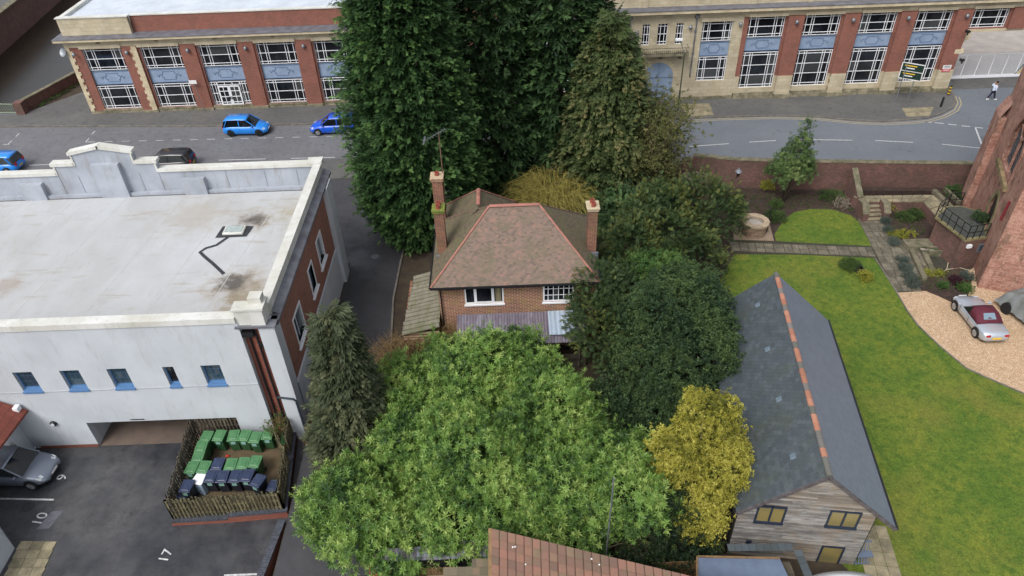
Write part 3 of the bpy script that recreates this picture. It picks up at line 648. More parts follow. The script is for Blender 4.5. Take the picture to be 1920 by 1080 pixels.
t = thing('satellite_dish', 'round grey satellite dish on the far left corner of the factory', 'satellite dish', (-40.35,YA-.1,6.15)); g = MB()
g.lathe([(.02,-.08),(.2,-.05),(.34,.03),(.4,.09),(.37,.09),(.2,-.02)], 0, 0, 16); o = g.build('dish', MT['grey_metal'], t, smooth=True); o.rotation_euler = (R(60),0,R(-25)); g = MB(); g.bar((0,0,0),(.35,.1,-.1),.04); g.build('arm', MT['black'], t)
g = MB(); g.box(-.12,.12,-.03,0,-.12,.12); o = g.build('plaque', simple('green_plaque', (40,110,96)), org=(-22.9-.6-4.95,YA-.17,4.9)); tag(o, 'small green square plaque on the factory brick pier', 'plaque')

# right wing
YR = 64.8
fr = thing('factory_right_wing', 'cream stone and red brick factory front with arched blue door, right of the conifers', 'building', (30, YR, 0)); orr = fr.location
rb = [21.95+5.0*k for k in range(4)]; rb[3] = 36.95
H = []
for x in rb: H += [(x-8, x+3.25-8, 5.8, 7.7), (x-8, x+3.25-8, 4.4, 5.8), (x-8, x+3.25-8, 1.05, 4.4)]
stoneH = [(17.85-8, 20.55-8, 1.9, 7.4), (12.5-8,13.18-8,5.45,7.35),(13.88-8,14.78-8,5.45,7.35),(15.5-8,16.18-8,5.45,7.35),(12.87-8,15.7-8,0,2.42), (8.6-8,9.6-8,5.45,7.35)]
g = MB(); g.wall((8,YR),(21.5,YR), 0, 8.0, .5, stoneH); g.build('stone_wall', MT['stone'], fr, orr)
# arch head
g = MB(); cx, cz, r = 14.285, 2.42, 1.415
pts = [(cx+r*math.cos(a), cz+r*math.sin(a)) for a in np.linspace(0, math.pi, 19)]
# cover between arch and wall by voussoir blocks standing proud
for k in range(15):
    a0_, a1_ = math.pi*k/15+.012, math.pi*(k+1)/15-.012
    q = [(cx+rr_*math.cos(a), cz+rr_*math.sin(a)) for rr_, a in ((r,a0_),(r+.38,a0_),(r+.38,a1_),(r,a1_))]
    v = MB(); v.prismY(q, YR-.06, YR+.1); v.build('voussoir', MT['stone_plain'], fr, orr)
g = MB(); g.prismY([(cx-r,0)]+[(p[0],p[1]) for p in pts[::-1]]+[(cx+r,0)], YR-.03, YR-.005); dr = g.build('arched_door', MT['blue_panel'], fr, orr)
g = MB(); g.bar((cx,YR-.05,.1),(cx,YR-.05,3.75),.05); g.bar((cx-r,YR-.05,2.42),(cx+r,YR-.05,2.42),.06); g.build('door_trim', MT['blue_relief'], dr, orr)
g = MB(); g.wall((21.5,YR),(41.95,YR), 2.2, 7.75, .5, [(a-13.5,b-13.5,c,d_) for a,b,c,d_ in H]); g.build('brick_wall', MT['brickA'], fr, orr)
g = MB(); g.wall((21.5,YR-.02),(41.95,YR-.02), .5, 2.197, .52, [(a-13.5,b-13.5,c,d_) for a,b,c,d_ in H]); 
for x in [r_+3.42 for r_ in rb]: g.box(x, x+1.4, YR-.4, YR-.022, .5, 2.25)
g.build('stone_base', MT['stone'], fr, orr)
for x in [r_+3.42 for r_ in rb]: g = MB(); g.box(x, x+1.4, YR-.3, YR-.002, 2.253, 7.7); g.build('brick_pilaster', MT['brickA'], fr, orr)
g = MB(); g.box(21.55,41.98,YR-.32,YR-.03,0,.498); g.box(21.5,41.9,YR-.2,YR-.03,.5,.62)
for x in [r_+3.36 for r_ in rb]: g.box(x,x+1.5,YR-.55,YR-.325,0,.5)
g.box(8,12.8,YR-.1,YR-.003,0,.4); g.box(15.8,21.5,YR-.1,YR-.003,0,.4)
g.build('plinth', MT['stone_moss'], fr, orr)
g = MB(); g.box(8, 60, YR-.08, YR+.5, 7.753, 8.35) if 0 else None
g.box(8,21.5,YR-.15,YR+.5,8.003,8.35); g.box(21.5,60,YR-.12,YR+.5,7.753,8.35)
for x in rb+[41.9]: g.box(x-.12, x+3.37, YR-.24, YR-.122, 7.72, 8.0)
for a, b in ((17.7,20.7),): g.box(a,b,YR-.14,YR-.003,7.42,7.75)
g.build('stone_frieze', MT['stone'], fr, orr)
g = MB(); g.box(8,60,YR-.62,YR+.9,8.352,8.6); dents(g, 8.1, 59, YR-.14, 8.19); g.build('cornice', MT['stone_plain'], fr, orr)
g = MB(); g.box(8,60,YR-.66,YR+1.2,8.603,8.68); g.build('lead_ledge', MT['lead'], fr, orr)
g = MB(); g.box(8,60,YR+.5,YR+.9,8.683,10.2); 
for x in (8.3,12.4,17.3,22,27,32,37,42,47): g.box(x,x+.5,YR+.38,YR+.497,8.69,10.15)
g.build('parapet', MT['stone'], fr, orr)
g = MB(); g.box(8,60,YR+.35,YR+1.0,10.2,10.35); g.build('coping', MT['coping_white'], fr, orr)
g = MB(); g.box(8,42,YR+1,105,9.0,9.3); g.build('flat_roof', MT['roofwhite'], fr, orr)
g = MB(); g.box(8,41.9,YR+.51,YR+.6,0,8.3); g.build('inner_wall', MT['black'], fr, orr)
g = MB(); g.box(41.55,41.96,YR+.61,90,0,8.3); g.box(8,8.4,YR+.61,105,0,9); g.build('side_wall', MT['brickAy'], fr, orr)
# bridge over gateway
g = MB(); g.wall((41.97,YR),(60,YR), 5.85, 7.75, .4, [(41.98-41.97,45.2-41.97,5.95,7.7),(47-41.97,50.2-41.97,5.95,7.7)]); g.box(41.97,60,YR+.41,YR+3.5,5.85,6.1)
g.build('bridge_brick_wall', MT['brickA'], fr, orr)
g = MB(); g.box(41.97,60,YR-.06,YR+.4,5.6,5.847); g.box(41.97,42.35,YR-.06,YR+.5,4.9,5.6); g.box(41.3,42.1,YR-.32,YR-.05,3.75,4.15); g.box(41.3,41.99,YR-.1,YR-.02,4.7,5.75); g.build('gateway_stones', MT['stone_plain'], fr, orr)
g = MB(); g.box(45.4,46.9,YR-.25,YR-.003,5.85,7.7); g.build('brick_pilaster', MT['brickA'], fr, orr)
for x in rb:
    relief(fr, x, x+3.25, 4.55, 5.7, YR+.22); grid_window(fr, x, x+3.25, 5.8, 7.7, YR+.2); grid_window(fr, x, x+3.25, 1.05, 4.4, YR+.2, rows=3)
grid_window(fr, 42.0, 45.2, 5.95, 7.7, YR+.2); grid_window(fr, 47, 50.2, 5.95, 7.7, YR+.2)
relief(fr, 17.85, 20.55, 4.25, 5.5, YR+.2); grid_window(fr, 17.85, 20.55, 5.6, 7.4, YR+.2); grid_window(fr, 17.85, 20.55, 1.9, 4.15, YR+.2)
for a, b in ((12.5,13.18),(13.88,14.78),(15.5,16.18),(8.6,9.6)): grid_window(fr, a, b, 5.45, 7.35, YR+.2, rows=2, cols=2)
# balcony
bal = MB(); bal.box(12.1,16.7,YR-.95,YR-.005,4.72,4.9)
for x in (12.5,14.2,15.9): bal.box(x,x+.25,YR-.7,YR-.006,4.35,4.719)
bo = bal.build('balcony', MT['stone_moss'], fr, orr); g = MB()
for z in (5.0,5.45): g.bar((12.15,YR-.9,z),(16.65,YR-.9,z),.03); g.bar((12.15,YR-.9,z),(12.15,YR,z),.03); g.bar((16.65,YR-.9,z),(16.65,YR,z),.03)
for x in np.arange(12.15,16.66,.18): g.bar((x,YR-.9,4.9),(x,YR-.9,5.45+(.08 if int(x*5)%3 == 0 else 0)),.018)
g.build('balcony_railing', MT['black'], bo, orr)
for x, k in ((11.35,'left of the balcony'),(17.25,'right of the balcony')):
    g = MB(); g.tube([(x,YR-.1,8.1),(x,YR-.1,2.4)], .06, 6); g.box(x-.18,x+.18,YR-.28,YR-.02,7.85,8.15)
    for z in (6.6,4.6): g.box(x-.1,x+.1,YR-.17,YR-.01,z,z+.1)
    g.build('downpipe', MT['lead'], fr, orr)
for k, (x, z) in enumerate(((12.0,6.7),(16.75,7.0),(21.2,7.1),(26.1,7.2),(31.1,7.2),(36.0,7.2),(41.2,7.2))):
    wall_lamp(x, z, YR-(.0 if k < 3 else .3), ['grey dome wall lamp left of the balcony windows','grey dome wall lamp right of the balcony windows','grey dome wall lamp on the cream stone beside the first brick bay','grey dome wall lamp on the first brick pier of the right factory front','grey dome wall lamp on the second brick pier, with a pale streak below','grey dome wall lamp on the third brick pier, above the road sign','grey dome wall lamp on the brick corner pier by the gateway'][k])
g = MB(); g.box(-.38,.38,-.04,0,.25,.6); o = thing('warning_notice', 'white and red notice board on the factory corner by the gateway', 'sign', (41.0,YR-.42,2.15)); g.build('upper_board', MT['plate_white'], o); g = MB(); g.box(-.38,.38,-.04,0,-.02,.245); g.build('lower_board', simple('red_notice', (190,44,60)), o)
g = MB()
for x_, z_ in ((-.2,.5),(0,.5),(.2,.5)): g.lathe([(.05,z_),(.05,z_+.001)], x_, -.05, 8)
g = MB(); 
for z_ in (.17,.1,.04): g.box(-.3,.3,-.046,-.041,z_,z_+.025)
g.build('red_board_lines', MT['plate_white'], o)
g = MB()
for z_ in (.53,.46,.4,.33): g.box(-.28,.28,-.046,-.041,z_,z_+.022)
g.build('white_board_lines', MT['black'], o)
# CCTV brackets
for x, y, z, lb in ((41.6,YR-.3,5.9,'black camera bracket on the upper brick corner above the gateway'),(42.15,YR-.1,3.2,'black camera cluster on the corner at the left end of the white gates')):
    t = thing('security_camera', lb, 'camera', (x,y,z)); g = MB(); g.bar((0,0,0),(0,-.4,.1),.06); g.build('arm', MT['black'], t); g = MB(); g.box(-.25,.12,-.6,-.35,-.05,.12); g.box(-.05,.05,-.5,-.4,-.3,-.05); g.build('camera_body', MT['black'], t)

# gates
t = thing('sliding_gate', 'long white barred metal gate across the factory yard entrance', 'gate', (43.2,67.5,0))
W_ = 8.2; g = MB(); g.box(0,W_,-.08,.08,.05,.3); g.build('bottom_rail', MT['white_metal'], t); g = MB(); g.box(0,W_,-.04,.04,2.35,2.43); g.build('top_rail', MT['white_metal'], t)
pm = MB(); pm.box(-.05,.05,-.05,.05,.3,2.35); pm = mesh_of(pm, 'gate_post', MT['white_metal']); b_ = MB(); b_.box(-.018,.018,-.018,.018,.3,2.35); b_ = mesh_of(b_, 'bar', MT['white_metal'])
for k in range(7): piece('gate_post', pm, t, (.05+k*(W_-.1)/6,0,0))
for k in range(72): piece('bar', b_, t, (.12+k*(W_-.24)/71,0,0))
g = MB(); g.bar((W_-1.2,-.06,.3),(W_-.1,-.06,2.3),.09,.04); g.build('yellow_strip', MT['plate_yellow'], t)
g = MB(); g.bar((W_-1.5,-.06,.3),(W_-.4,-.06,2.3),.05,.04); g.build('black_strip', MT['black'], t)
g = MB(); g.box(-.35,.35,-.15,.15,-.2,.25); g.box(-.5,-.33,-.1,.1,-.05,.1); tag(g.build('blue_sign_box', simple('bright_blue', (60,160,214)), org=(51.2,67.2,2.7)), 'bright blue box on top of the right end of the white gates', 'sign')

# ------------------------------------------------------------------ street furniture
def bollard(px, py, yb, label):
    x, y = at2(px, py, .12); t = thing('bollard', label, 'bollard', (x,y,.12)); g = MB(); g.lathe([(.1,0),(.1,.8),(.08,.92),(.03,.95)],0,0,10); g.build('post', MT['black'], t, smooth=False)
    if yb:
        for z in (.12,.4,.68): g = MB(); g.lathe([(.105,z),(.105,z+.13)],0,0,10); g.build('yellow_band', MT['plate_yellow'], t)
bollard(1763.7,200,0,'plain black bollard near the kerb corner'); bollard(1778,178,1,'black and yellow banded bollard at the factory corner')
x, y = at2(1270,212,.12); t = thing('street_lamp', 'tall green street lamp post with bracket lantern before the arched door', 'street lamp', (x,y,.12))
g = MB(); g.tube([(0,0,0),(0,0,2.2)],.09,8); g.tube([(0,0,2.2),(0,0,5.6)],.06,8); g.build('post', simple('dull_green_post', (78,84,62), (60,66,50), 3), t); g = MB(); g.tube([(0,0,5.5),(-.35,-.2,6.3),(-.6,-.3,6.9)],.035,6); g.build('bracket', MT['grey_metal'], t)
g = MB(); g.box(-1.0,-.4,-.5,-.15,6.85,7.0); g.build('lantern', MT['white_metal'], t); g = MB(); g.box(-.95,-.45,-.46,-.19,6.75,6.849); g.build('lantern_glass', MT['car_glass'], t)
# direction sign on two posts
x, y = at2(1700,193,.12); x2, y2 = at2(1684,186,.12)
t = thing('direction_sign', 'green road direction sign on two grey posts in front of the factory', 'road sign', (x,y,.12), R(0))
for dx in (0,-1.0): g = MB(); g.tube([(dx*.9,dx*-.35,0),(dx*.9,dx*-.35,3.6)],.04,6); g.build('post', MT['grey_metal'], t)
gs = simple('sign_green', (16,44,36), rough=.5)
S = Vector((.95,-.62,0)).normalized()
def signbox(c, w_, z0, z1, dy, mat, name, par):
    g = MB(); p = Vector(c)-S*w_/2; n_ = Vector((S.y,-S.x,0)) if S.x < 0 else Vector((S.y,-S.x,0)); n_ = Vector((-.62,-.95,0)).normalized()
    g.obox((p.x+n_.x*dy,p.y+n_.y*dy,z0), S*w_, n_*-.03, (0,0,z1-z0)); return g.build(name, mat, par)
SC = (-.35,.2,0)
sb = signbox(SC,1.9,2.2,3.7,.1,MT['plate_white'],'backing_panel',t)
for z0, z1 in ((2.27,2.92),(2.98,3.63)):
    p_ = signbox(SC,1.76,z0,z1,.105,gs,'sign_face',t)
    for j, (w_, zz) in enumerate(((1.0,.42),(.7,.2))): signbox((SC[0]-.15,SC[1]+.1,0), w_, z0+zz, z0+zz+.09, .112, MT['plate_white'] if j else MT['plate_yellow'], 'legend_line', p_)
x, y = at2(383,209,.12); t = thing('small_street_sign', 'small white sign on a thin post at the factory entrance', 'sign', (x,y,.12)); g = MB(); g.tube([(0,0,0),(-.15,0,3.1)],.03,6); g.build('post', MT['grey_metal'], t); g = MB(); g.box(-.55,.15,-.05,-.02,2.8,3.15); g.build('plate', MT['plate_white'], t)

# river wall + railings
a, b = at2(42,215), at2(150,142)
def wallobj(name, a, b, z0, z1, t_, mat, cop, label, cat='wall'):
    o = thing(name, label, cat, (a[0],a[1],0)); g = MB(); g.wall(a, b, z0, z1, t_); g.build('brickwork', mat, o, o.location)
    g = MB(); A, B = Vector(a), Vector(b); d = (B-A).normalized(); n_ = Vector((-d.y,d.x)); A = A-n_*.06-d*.05; n2 = n_*(t_+.12); e_ = (B-A)+d*.1
    k = max(1, int(e_.length/.9)); 
    for i in range(k): q = A+e_*i/k; g.obox((q.x,q.y,z1), (e_.x/k-.01*d.x,e_.y/k-.01*d.y,0), (n2.x,n2.y,0), (0,0,.1))
    g.build('coping', cop, o, o.location); return o
wallobj('river_wall', a, (b[0]+2.5,b[1]+3.2), -2, 1.1, .35, MT['brickGy'], MT['moss_stone'], 'dark brick river wall running back beside the left end of the factory')
g = MB(); g.box(a[0]-.3,a[0]+.5,a[1]-.3,a[1]+.5,-2,1.3); tag(g.build('wall_pier', MT['brickG']), 'brick pier at the street end of the river wall', 'pier')
t = thing('riverside_railing', 'pale green metal railing at the river edge, far left', 'railing', (a[0],a[1]+.1,0)); g = MB()
for z in (.15,1.05): g.bar((-.35,0,z),(-9,1.2,z),.05)
g.build('rails', simple('pale_green_metal', (140,156,130)), t); b_ = MB(); b_.box(-.012,.012,-.012,.012,.15,1.05); b_ = mesh_of(b_, 'baluster', bpy.data.materials['pale_green_metal'])
for k in range(50): u = k/49; piece('baluster', b_, t, (-.4-8.5*u,.05+1.13*u,0))
# far bank wall
t = thing('river_embankment', 'weathered stone embankment wall across the river, top left', 'wall', (a0[0],a0[1],RIVZ)); g = MB(); g.wall(a1, a0, RIVZ-.2, 1.6, .6); g.build('stonework', MT['brickGy'], t, t.location); g = MB(); g.wall(a1, a0, 1.6, 1.75, .9); g.build('coping', MT['moss_stone'], t, t.location)

# ------------------------------------------------------------------ white rendered office building
YF, XS, YB = 25.7, -11.3, 40.4
ob = thing('rendered_office', 'flat roofed white rendered building with red brick side wall and stepped rear parapet', 'building', (-22, 33, 0)); oo = ob.location
wx = [(-24.55,-23.6),(-22.25,-21.3),(-19.95,-19.0),(-17.22,-16.68),(-15.35,-14.4)]
x0 = -34
g = MB(); g.wall((x0,YF),(-12.85,YF), -.75, 7.6, .45, [(a-x0,b-x0,3.62,4.95) for a,b in wx]+[(-22.42-x0,-14.6-x0,-.8,1.15)])
g.build('front_wall', MT['render'], ob, oo)
g = MB(); g.box(x0,-12.86,YF-.03,YF-.002,3.53,3.58); g.build('string_course', simple('string_course_grey', (168,172,178)), ob, oo)  # thin string course, slightly darker grey than the wall render
g = MB(); g.box(-25.5,-22.43,YF-.05,YF-.003,-.7,-.52); g.build('red_plinth', MT['brickWx'], ob, oo)
g = MB(); g.box(-12.849,-11.96,YF+.3,YF+.5,-.7,7.3); g.build('brick_recess', MT['brickWx'], ob, oo)
g = MB(); g.box(-11.958,-11.2,YF-.02,YF+.8,-.7,7.3); g.build('corner_pilaster', MT['render'], ob, oo); g = MB(); g.box(-11.35,-11.0,38.4,39.6,0,7.2); g.build('corner_pilaster', MT['render'], ob, oo)
g = MB()
for x in (-12.6,-12.25): g.tube([(x,YF+.22,6.9),(x,YF+.22,.8)], .05, 6)
g.box(-12.85,-12.3,YF+.02,YF+.29,6.65,6.95); g.tube([(-12.25,YF+.22,6.2),(-12.0,YF+.22,5.6),(-12.0,YF+.22,5.2)],.05,6)
g.build('downpipe', MT['black'], ob, oo)
g = MB(); g.tube([(-12.1,YF-.06,2.6),(-11.35,YF-.08,2.45),(-11.22,YF-.08,2.3),(-11.2,YF-.08,-.6)],.055,6); g.build('downpipe', simple('dark_grey_pipe', (44,56,66)), ob, oo)
# side wall
sw = [(34.85,36.05,4.0,5.65),(32.3,33.25,3.9,5.5),(28.35,29.8,3.72,5.35)]
g = MB(); g.wall((XS,26.45),(XS,YB), 2.75, 7.15, .4, [(a-26.45,b-26.45,c,d_) for a,b,c,d_ in sw]); g.build('side_brick_wall', MT['brickW'], ob, oo)
g = MB(); g.wall((XS+.1,26.4),(XS+.1,YB), 0, 2.748, .5, [(30.2-26.4,31.2-26.4,0,2.1)]); g.build('side_rendered_wall', MT['render'], ob, oo)
for a, b, c, d_ in sw:
    f = MB(); 
    for q in ((a-.1,a),(b,b+.1)): f.box(XS-.3,XS+.04,q[0],q[1],c-.1,d_+.1)
    f.box(XS-.3,XS+.04,a,b,c-.1,c); f.box(XS-.3,XS+.04,a,b,d_,d_+.1); f.box(XS-.05,XS+.12,a-.25,b+.25,c-.26,c-.162)
    f.box(XS-.15,XS-.1,(a+b)/2-.03,(a+b)/2+.03,c,d_)
    fo = f.build('side_window', MT['white_metal'], ob, oo)
    for y0_, y1_ in ((a+.01,(a+b)/2-.03),((a+b)/2+.03,b-.01)): p = MB(); p.box(XS-.14,XS-.12,y0_,y1_,c+.01,d_-.01); p.build('pane', MT['glass_blue'], fo, oo)
bf = simple('blue_window_frame', (84,122,166), rough=.5)
MT['bluef'] = bf
for k, (a, b) in enumerate(wx):
    f = MB(); Yw = YF+.2; f.box(a-.03,b+.03,YF-.07,YF-.003,3.5,3.62); f.box(a,b,YF,Yw-.04,3.622,3.7)
    for q in ((a,a+.06),(b-.06,b)): f.box(q[0],q[1],Yw-.05,Yw+.03,3.7,4.95)
    f.box(a+.06,b-.06,Yw-.05,Yw+.03,3.7,3.76); f.box(a+.06,b-.06,Yw-.05,Yw+.03,4.89,4.95)
    fo = f.build('window', bf, ob, oo); nc, nr = (2,3) if k == 3 else (4,3); W = b-a-.12; H_ = 4.89-3.76
    for i in range(nc):
        for j in range(nr): p = MB(); p.box(a+.06+W*i/nc+.012,a+.06+W*(i+1)/nc-.012,Yw,Yw+.012,3.76+H_*j/nr+.012,3.76+H_*(j+1)/nr-.012); p.build('pane', MT['glass_blue'] if k != 3 else MT['glass'], fo, oo)
    gb = MB(); gb.box(a+.06,b-.06,Yw+.013,Yw+.03,3.76,4.89); gb.build('glazing_bars', MT['black'] if k == 3 else bf, fo, oo)
# parapets, roof
ZR = 6.25
g = MB(); g.box(x0,-12.0,YF+.55,YB-.5,ZR-.3,ZR); _q = at(434,532,ZR); _p = at(484,411,ZR); _e = at(556,395,ZR); rf = g.build('flat_roof', mk_roofwhite([(_q[0]+.5,_q[1]-.4,2.6,(142,128,104),.75,.5),(_q[0]+1.2,_q[1]-1.2,2.0,(120,106,78),.6,.45),(_q[0]+.1,_q[1],1.25,(66,62,58),.9,.55),(_p[0],_p[1],2.0,(142,130,108),.7,.5),(_p[0]-.2,_p[1],1.15,(62,60,56),.9,.55),(_e[0],_e[1],2.2,(150,142,116),.6,.5),(-19,37.3,3.4,(160,152,140),.6,.45),(-27,31,1.4,(140,120,100),.5,.4),(-13.2,27.2,2.0,(140,134,96),.6,.45)]), ob, oo)
g = MB(); g.box(x0,-12.9,YF-.06,YF+.5,7.602,7.92); g.box(x0,-12.9,YF+.46,YF+.6,ZR,7.6); g.build('front_parapet', MT['coping_white'], ob, oo)
g = MB(); g.box(-12.0,-11.5,YF+.9,YB-.2,ZR,7.98); g.build('side_parapet', MT['coping_white'], ob, oo)
g = MB(); g.box(-11.498,-11.08,YF+.3,YB,7.152,7.3); g.box(-13.0,-11.1,YF-.12,YF+.42,7.302,7.4); g.add([(-11.499,YF+.9,7.5),(-11.1,YF+.9,7.31),(-11.1,YB,7.31),(-11.499,YB,7.5)],[(0,1,2,3)]); g.build('slate_ledge', MT['lead'], ob, oo)
g = MB(); g.box(-12.9,-12.25,YF+.05,YF+.65,7.402,8.25); g.box(-12.24,-11.55,YF+.0,YF+.85,7.402,8.3); g.box(-12.32,-11.47,YF-.05,YF+.9,8.3,8.42); g.box(-12.2,-11.6,YF+.35,YF+.88,8.42,8.75); g.box(-12.98,-12.33,YF,YF+.7,8.25,8.34); g.build('corner_blocks', MT['coping_white'], ob, oo)
prof = [(-34,7.8),(-27.95,7.8),(-27.95,8.42),(-26.62,8.42),(-26.62,9.12),(-24.7,9.52),(-22.88,9.12),(-22.88,8.42),(-21.62,8.42),(-21.62,7.8),(-12.0,7.8)]
g = MB()
for i in range(len(prof)-1):
    a, b = prof[i], prof[i+1]
    if abs(a[0]-b[0]) > .1: g.prismY([(a[0],ZR),(b[0],ZR),(b[0],b[1]),(a[0],a[1])], YB-.2, YB+.2)
g.build('rear_parapet', MT['render_cool'], ob, oo)
g = MB()
for i in range(len(prof)-1):
    a, b = prof[i], prof[i+1]
    if abs(a[0]-b[0]) > .1:
        ea = .1 if i and prof[i-1][1] != a[1] and prof[i-1][1] < a[1] else (0 if i != 4 else .0); eb = .1 if i+2 < len(prof) and prof[i+2][1] < b[1] and abs(prof[i+2][0]-b[0]) < .1 else 0
        g.prismY([(a[0]-ea,a[1]+.002),(b[0]+eb,b[1]+.002),(b[0]+eb,b[1]+.2),(a[0]-ea,a[1]+.2)], YB-.3, YB+.25)
    else: 
        lo, hi = sorted((a[1],b[1])); s_ = 1 if a[1] < b[1] else -1; g.box(min(a[0],a[0]+s_*.1), max(a[0],a[0]+s_*.1), YB-.26, YB-.201, lo, hi)
g.box(-12.35,-11.45,YB-.35,YB+.3,8.002,8.15); g.build('rear_coping', MT['coping_white'], ob, oo)
g = MB()
for x in (-30.6,-28.95): pass
for a, b in ((-30.4,-29.0),(-20.3,-18.9),(-25.5,-23.8)): 
    top = 7.35 if a != -25.5 else 8.55; g.box(a,b,YB-.55,YB-.202,ZR,top)
for x in (-27.9,-26.7,-22.9,-21.7,-17.6,-15.2,-13.2): g.box(x,x+.05,YB-.23,YB-.202,ZR+.25,7.75)
g.box(-34,-12.01,YB-.42,YB-.202,ZR,ZR+.22); g.build('parapet_piers', MT['render_cool'], ob, oo)
# felt laps: raised seams on the roof, tar repair, skylight, grime
g = MB()
for k in range(6):
    x = -32.0+k*3.3+random.uniform(-.3,.3); g.bar((x,YF+.7,ZR-.003),(x+1.6,YB-.6,ZR-.004),.045,.012)
g.build('roof_seams', simple('seam_grey', (160,158,155), (178,178,178), 3), rf, oo)
def rp(px, py): return at(px, py, ZR)
g = MB(); pts = [rp(428,444),rp(405,460),rp(385,466),rp(376,473),rp(384,482),rp(399,495),rp(420,514)]
L_ = []; 
for i, p in enumerate(pts):
    L_.append(p)
g.ribbon([(p[0]+random.uniform(-.03,.03),p[1]) for p in pts], .19, ZR+.022); g.build('tar_repair', MT['tar'], rf, oo)
def blob(name, cx, cy, rx, ry, z, mat, parent, org, n=26, jag=.25, rot=0):
    g = MB(); pts = []
    ph = [random.uniform(0,6.3) for _ in range(4)]
    for k in range(n):
        a = 2*math.pi*k/n; r = 1+jag*(.5*math.sin(2*a+ph[0])+.35*math.sin(3*a+ph[1])+.3*math.sin(7*a+ph[2]))+random.uniform(-.06,.06); x, y = rx*r*math.cos(a), ry*r*math.sin(a)
        pts.append((cx+x*math.cos(rot)-y*math.sin(rot), cy+x*math.sin(rot)+y*math.cos(rot)))
    g.sheet(pts, z); return g.build(name, mat, parent, org)
c_ = rp(440,434); g = MB(); g.sheet([(c_[0]-.95,c_[1]-.62),(c_[0]+.85,c_[1]-.6),(c_[0]+1.0,c_[1]+.45),(c_[0]+.1,c_[1]+.6),(c_[0]-.85,c_[1]+.55)], ZR+.026); g.build('bitumen_patch', MT['tar'], rf, oo)
g = MB(); g.box(c_[0]-.6,c_[0]+.6,c_[1]-.4,c_[1]+.4,ZR,ZR+.16); sk = g.build('rooflight', MT['coping_white'], ob, oo, bevel=.04); g = MB(); g.box(c_[0]-.48,c_[0]+.48,c_[1]-.3,c_[1]+.3,ZR+.162,ZR+.19); g.build('rooflight_glass', simple('frosted_dome', (168,180,178), (146,156,154), 5, .2), sk, oo)
# undercroft
g = MB(); g.box(-22.9,-22.45,YF+.46,35,-.7,3); g.box(-14.5,-14.1,YF+.46,35,-.7,3); g.box(-22.9,-14.1,35,35.3,-.7,3); g.box(-22.9,-14.1,YF+.46,35,1.4,1.6); g.build('undercroft_walls', MT['render'], ob, oo)
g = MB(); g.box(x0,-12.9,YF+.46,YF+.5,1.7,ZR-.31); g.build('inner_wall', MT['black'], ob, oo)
def onF(px, py): return onY(px, py, YF)
p = onF(258,786); g = MB(); g.box(-.42,.42,-.03,0,-.09,.09); sg = tag(g.build('entrance_sign', simple('orange_sign', (206,130,50)), org=(p[0],YF-.003,1.3)), 'small orange height sign above the undercroft opening', 'sign')
g = MB(); g.box(-.36,.36,-.034,-.0301,-.03,.035); g.build('sign_text_line', MT['black'], sg)
p = onF(39,763); t = thing('floodlight', 'white floodlight on the white wall beside the red roof', 'light', (p[0],YF,p[2])); g = MB(); g.box(-.12,.12,-.4,-.1,-.1,.3); g.build('lamp_housing', MT['white_metal'], t); g = MB(); g.box(-.05,.05,-.1,0,0,.08); g.build('bracket', MT['black'], t)
p = onF(101,793); t = thing('round_bulkhead_light', 'round black bulkhead light on the white wall above the parked grey car', 'light', (p[0],YF,p[2])); g = MB(); g.lathe([(.05,.0),(.17,.02),(.17,.1),(.1,.14)],0,0,14); o = g.build('housing', MT['black'], t, smooth=True); o.rotation_euler = (R(90),0,0); g = MB(); g.lathe([(.1,.14),(.09,.16)],0,0,12); o = g.build('lens', MT['lamp_clear'], t); o.rotation_euler = (R(90),0,0)
# side wing with red roof at far left
t = thing('red_roofed_wing', 'low red roofed wing at the left edge above the grey car', 'building', (-26,24,-.7)); og = t.location
e0, e1 = at(37,791,2.4), at(0,862,2.4); e0 = (e0[0],25.6,2.4)
r0, r1 = (e0[0]-5.2,25.6,5.6), (e1[0]-5.2,e1[1]-6,5.6); e1 = (e0[0]-.6, e1[1]-6, 2.4)
g = MB(); g.add([e0,e1,r1,r0]+[(p[0],p[1],p[2]-.12) for p in (e0,e1,r1,r0)],[(0,3,2,1),(4,5,6,7),(0,1,5,4),(1,2,6,5),(2,3,7,6),(3,0,4,7)]); g.build('tiled_roof', brickmat('red_roof_tile_surface', 'yz', (128,68,56), (112,58,48), (90,48,40), .24, .2, dirt=.2), t, og)
g = MB(); g.wall((-25.9,24.9),(-25.9,YF-.01),-.7,2.3,.3); g.build('rendered_pier', MT['render'], t, og); g = MB(); g.wall((-25.9,15),(-25.9,21.5),-.7,2.3,.3); g.build('rendered_wall', MT['render'], t, og)

# white building corner bottom left
t = thing('corner_building', 'white walled building with blue window at the bottom left corner', 'building', at(20,1020,-.7)); og = t.location
a, b = at2(28,1028,-.7), at2(-60,900,-.7); g = MB(); 
A, B = Vector(a), Vector(b); d = (A-B).normalized(); A2 = A; 
g.wall(tuple(B), tuple(A), -.7, 2.2, -.4) if 0 else g.wall(tuple(A), tuple(B), -.7, 1.9, .4); g.wall((A.x-.01,A.y-6),(A.x-.01,A.y-.05),-.7,1.9,.3,[(2.0,4.6,.2,1.5)]); g.build('rendered_wall', MT['render'], t, og)
g = MB(); g.box(A.x-.2,A.x-.12,A.y-4.0,A.y-1.4,.2,1.5); f = g.build('blue_window', MT['glass_blue'], t, og); g = MB()
for y in (A.y-4.05,A.y-2.7,A.y-1.5): g.box(A.x-.24,A.x+.03,y,y+.12,.15,1.55)
g.box(A.x-.24,A.x+.05,A.y-4.05,A.y-1.35,.1,.2); g.build('blue_frame', MT['bluef'], f, og)
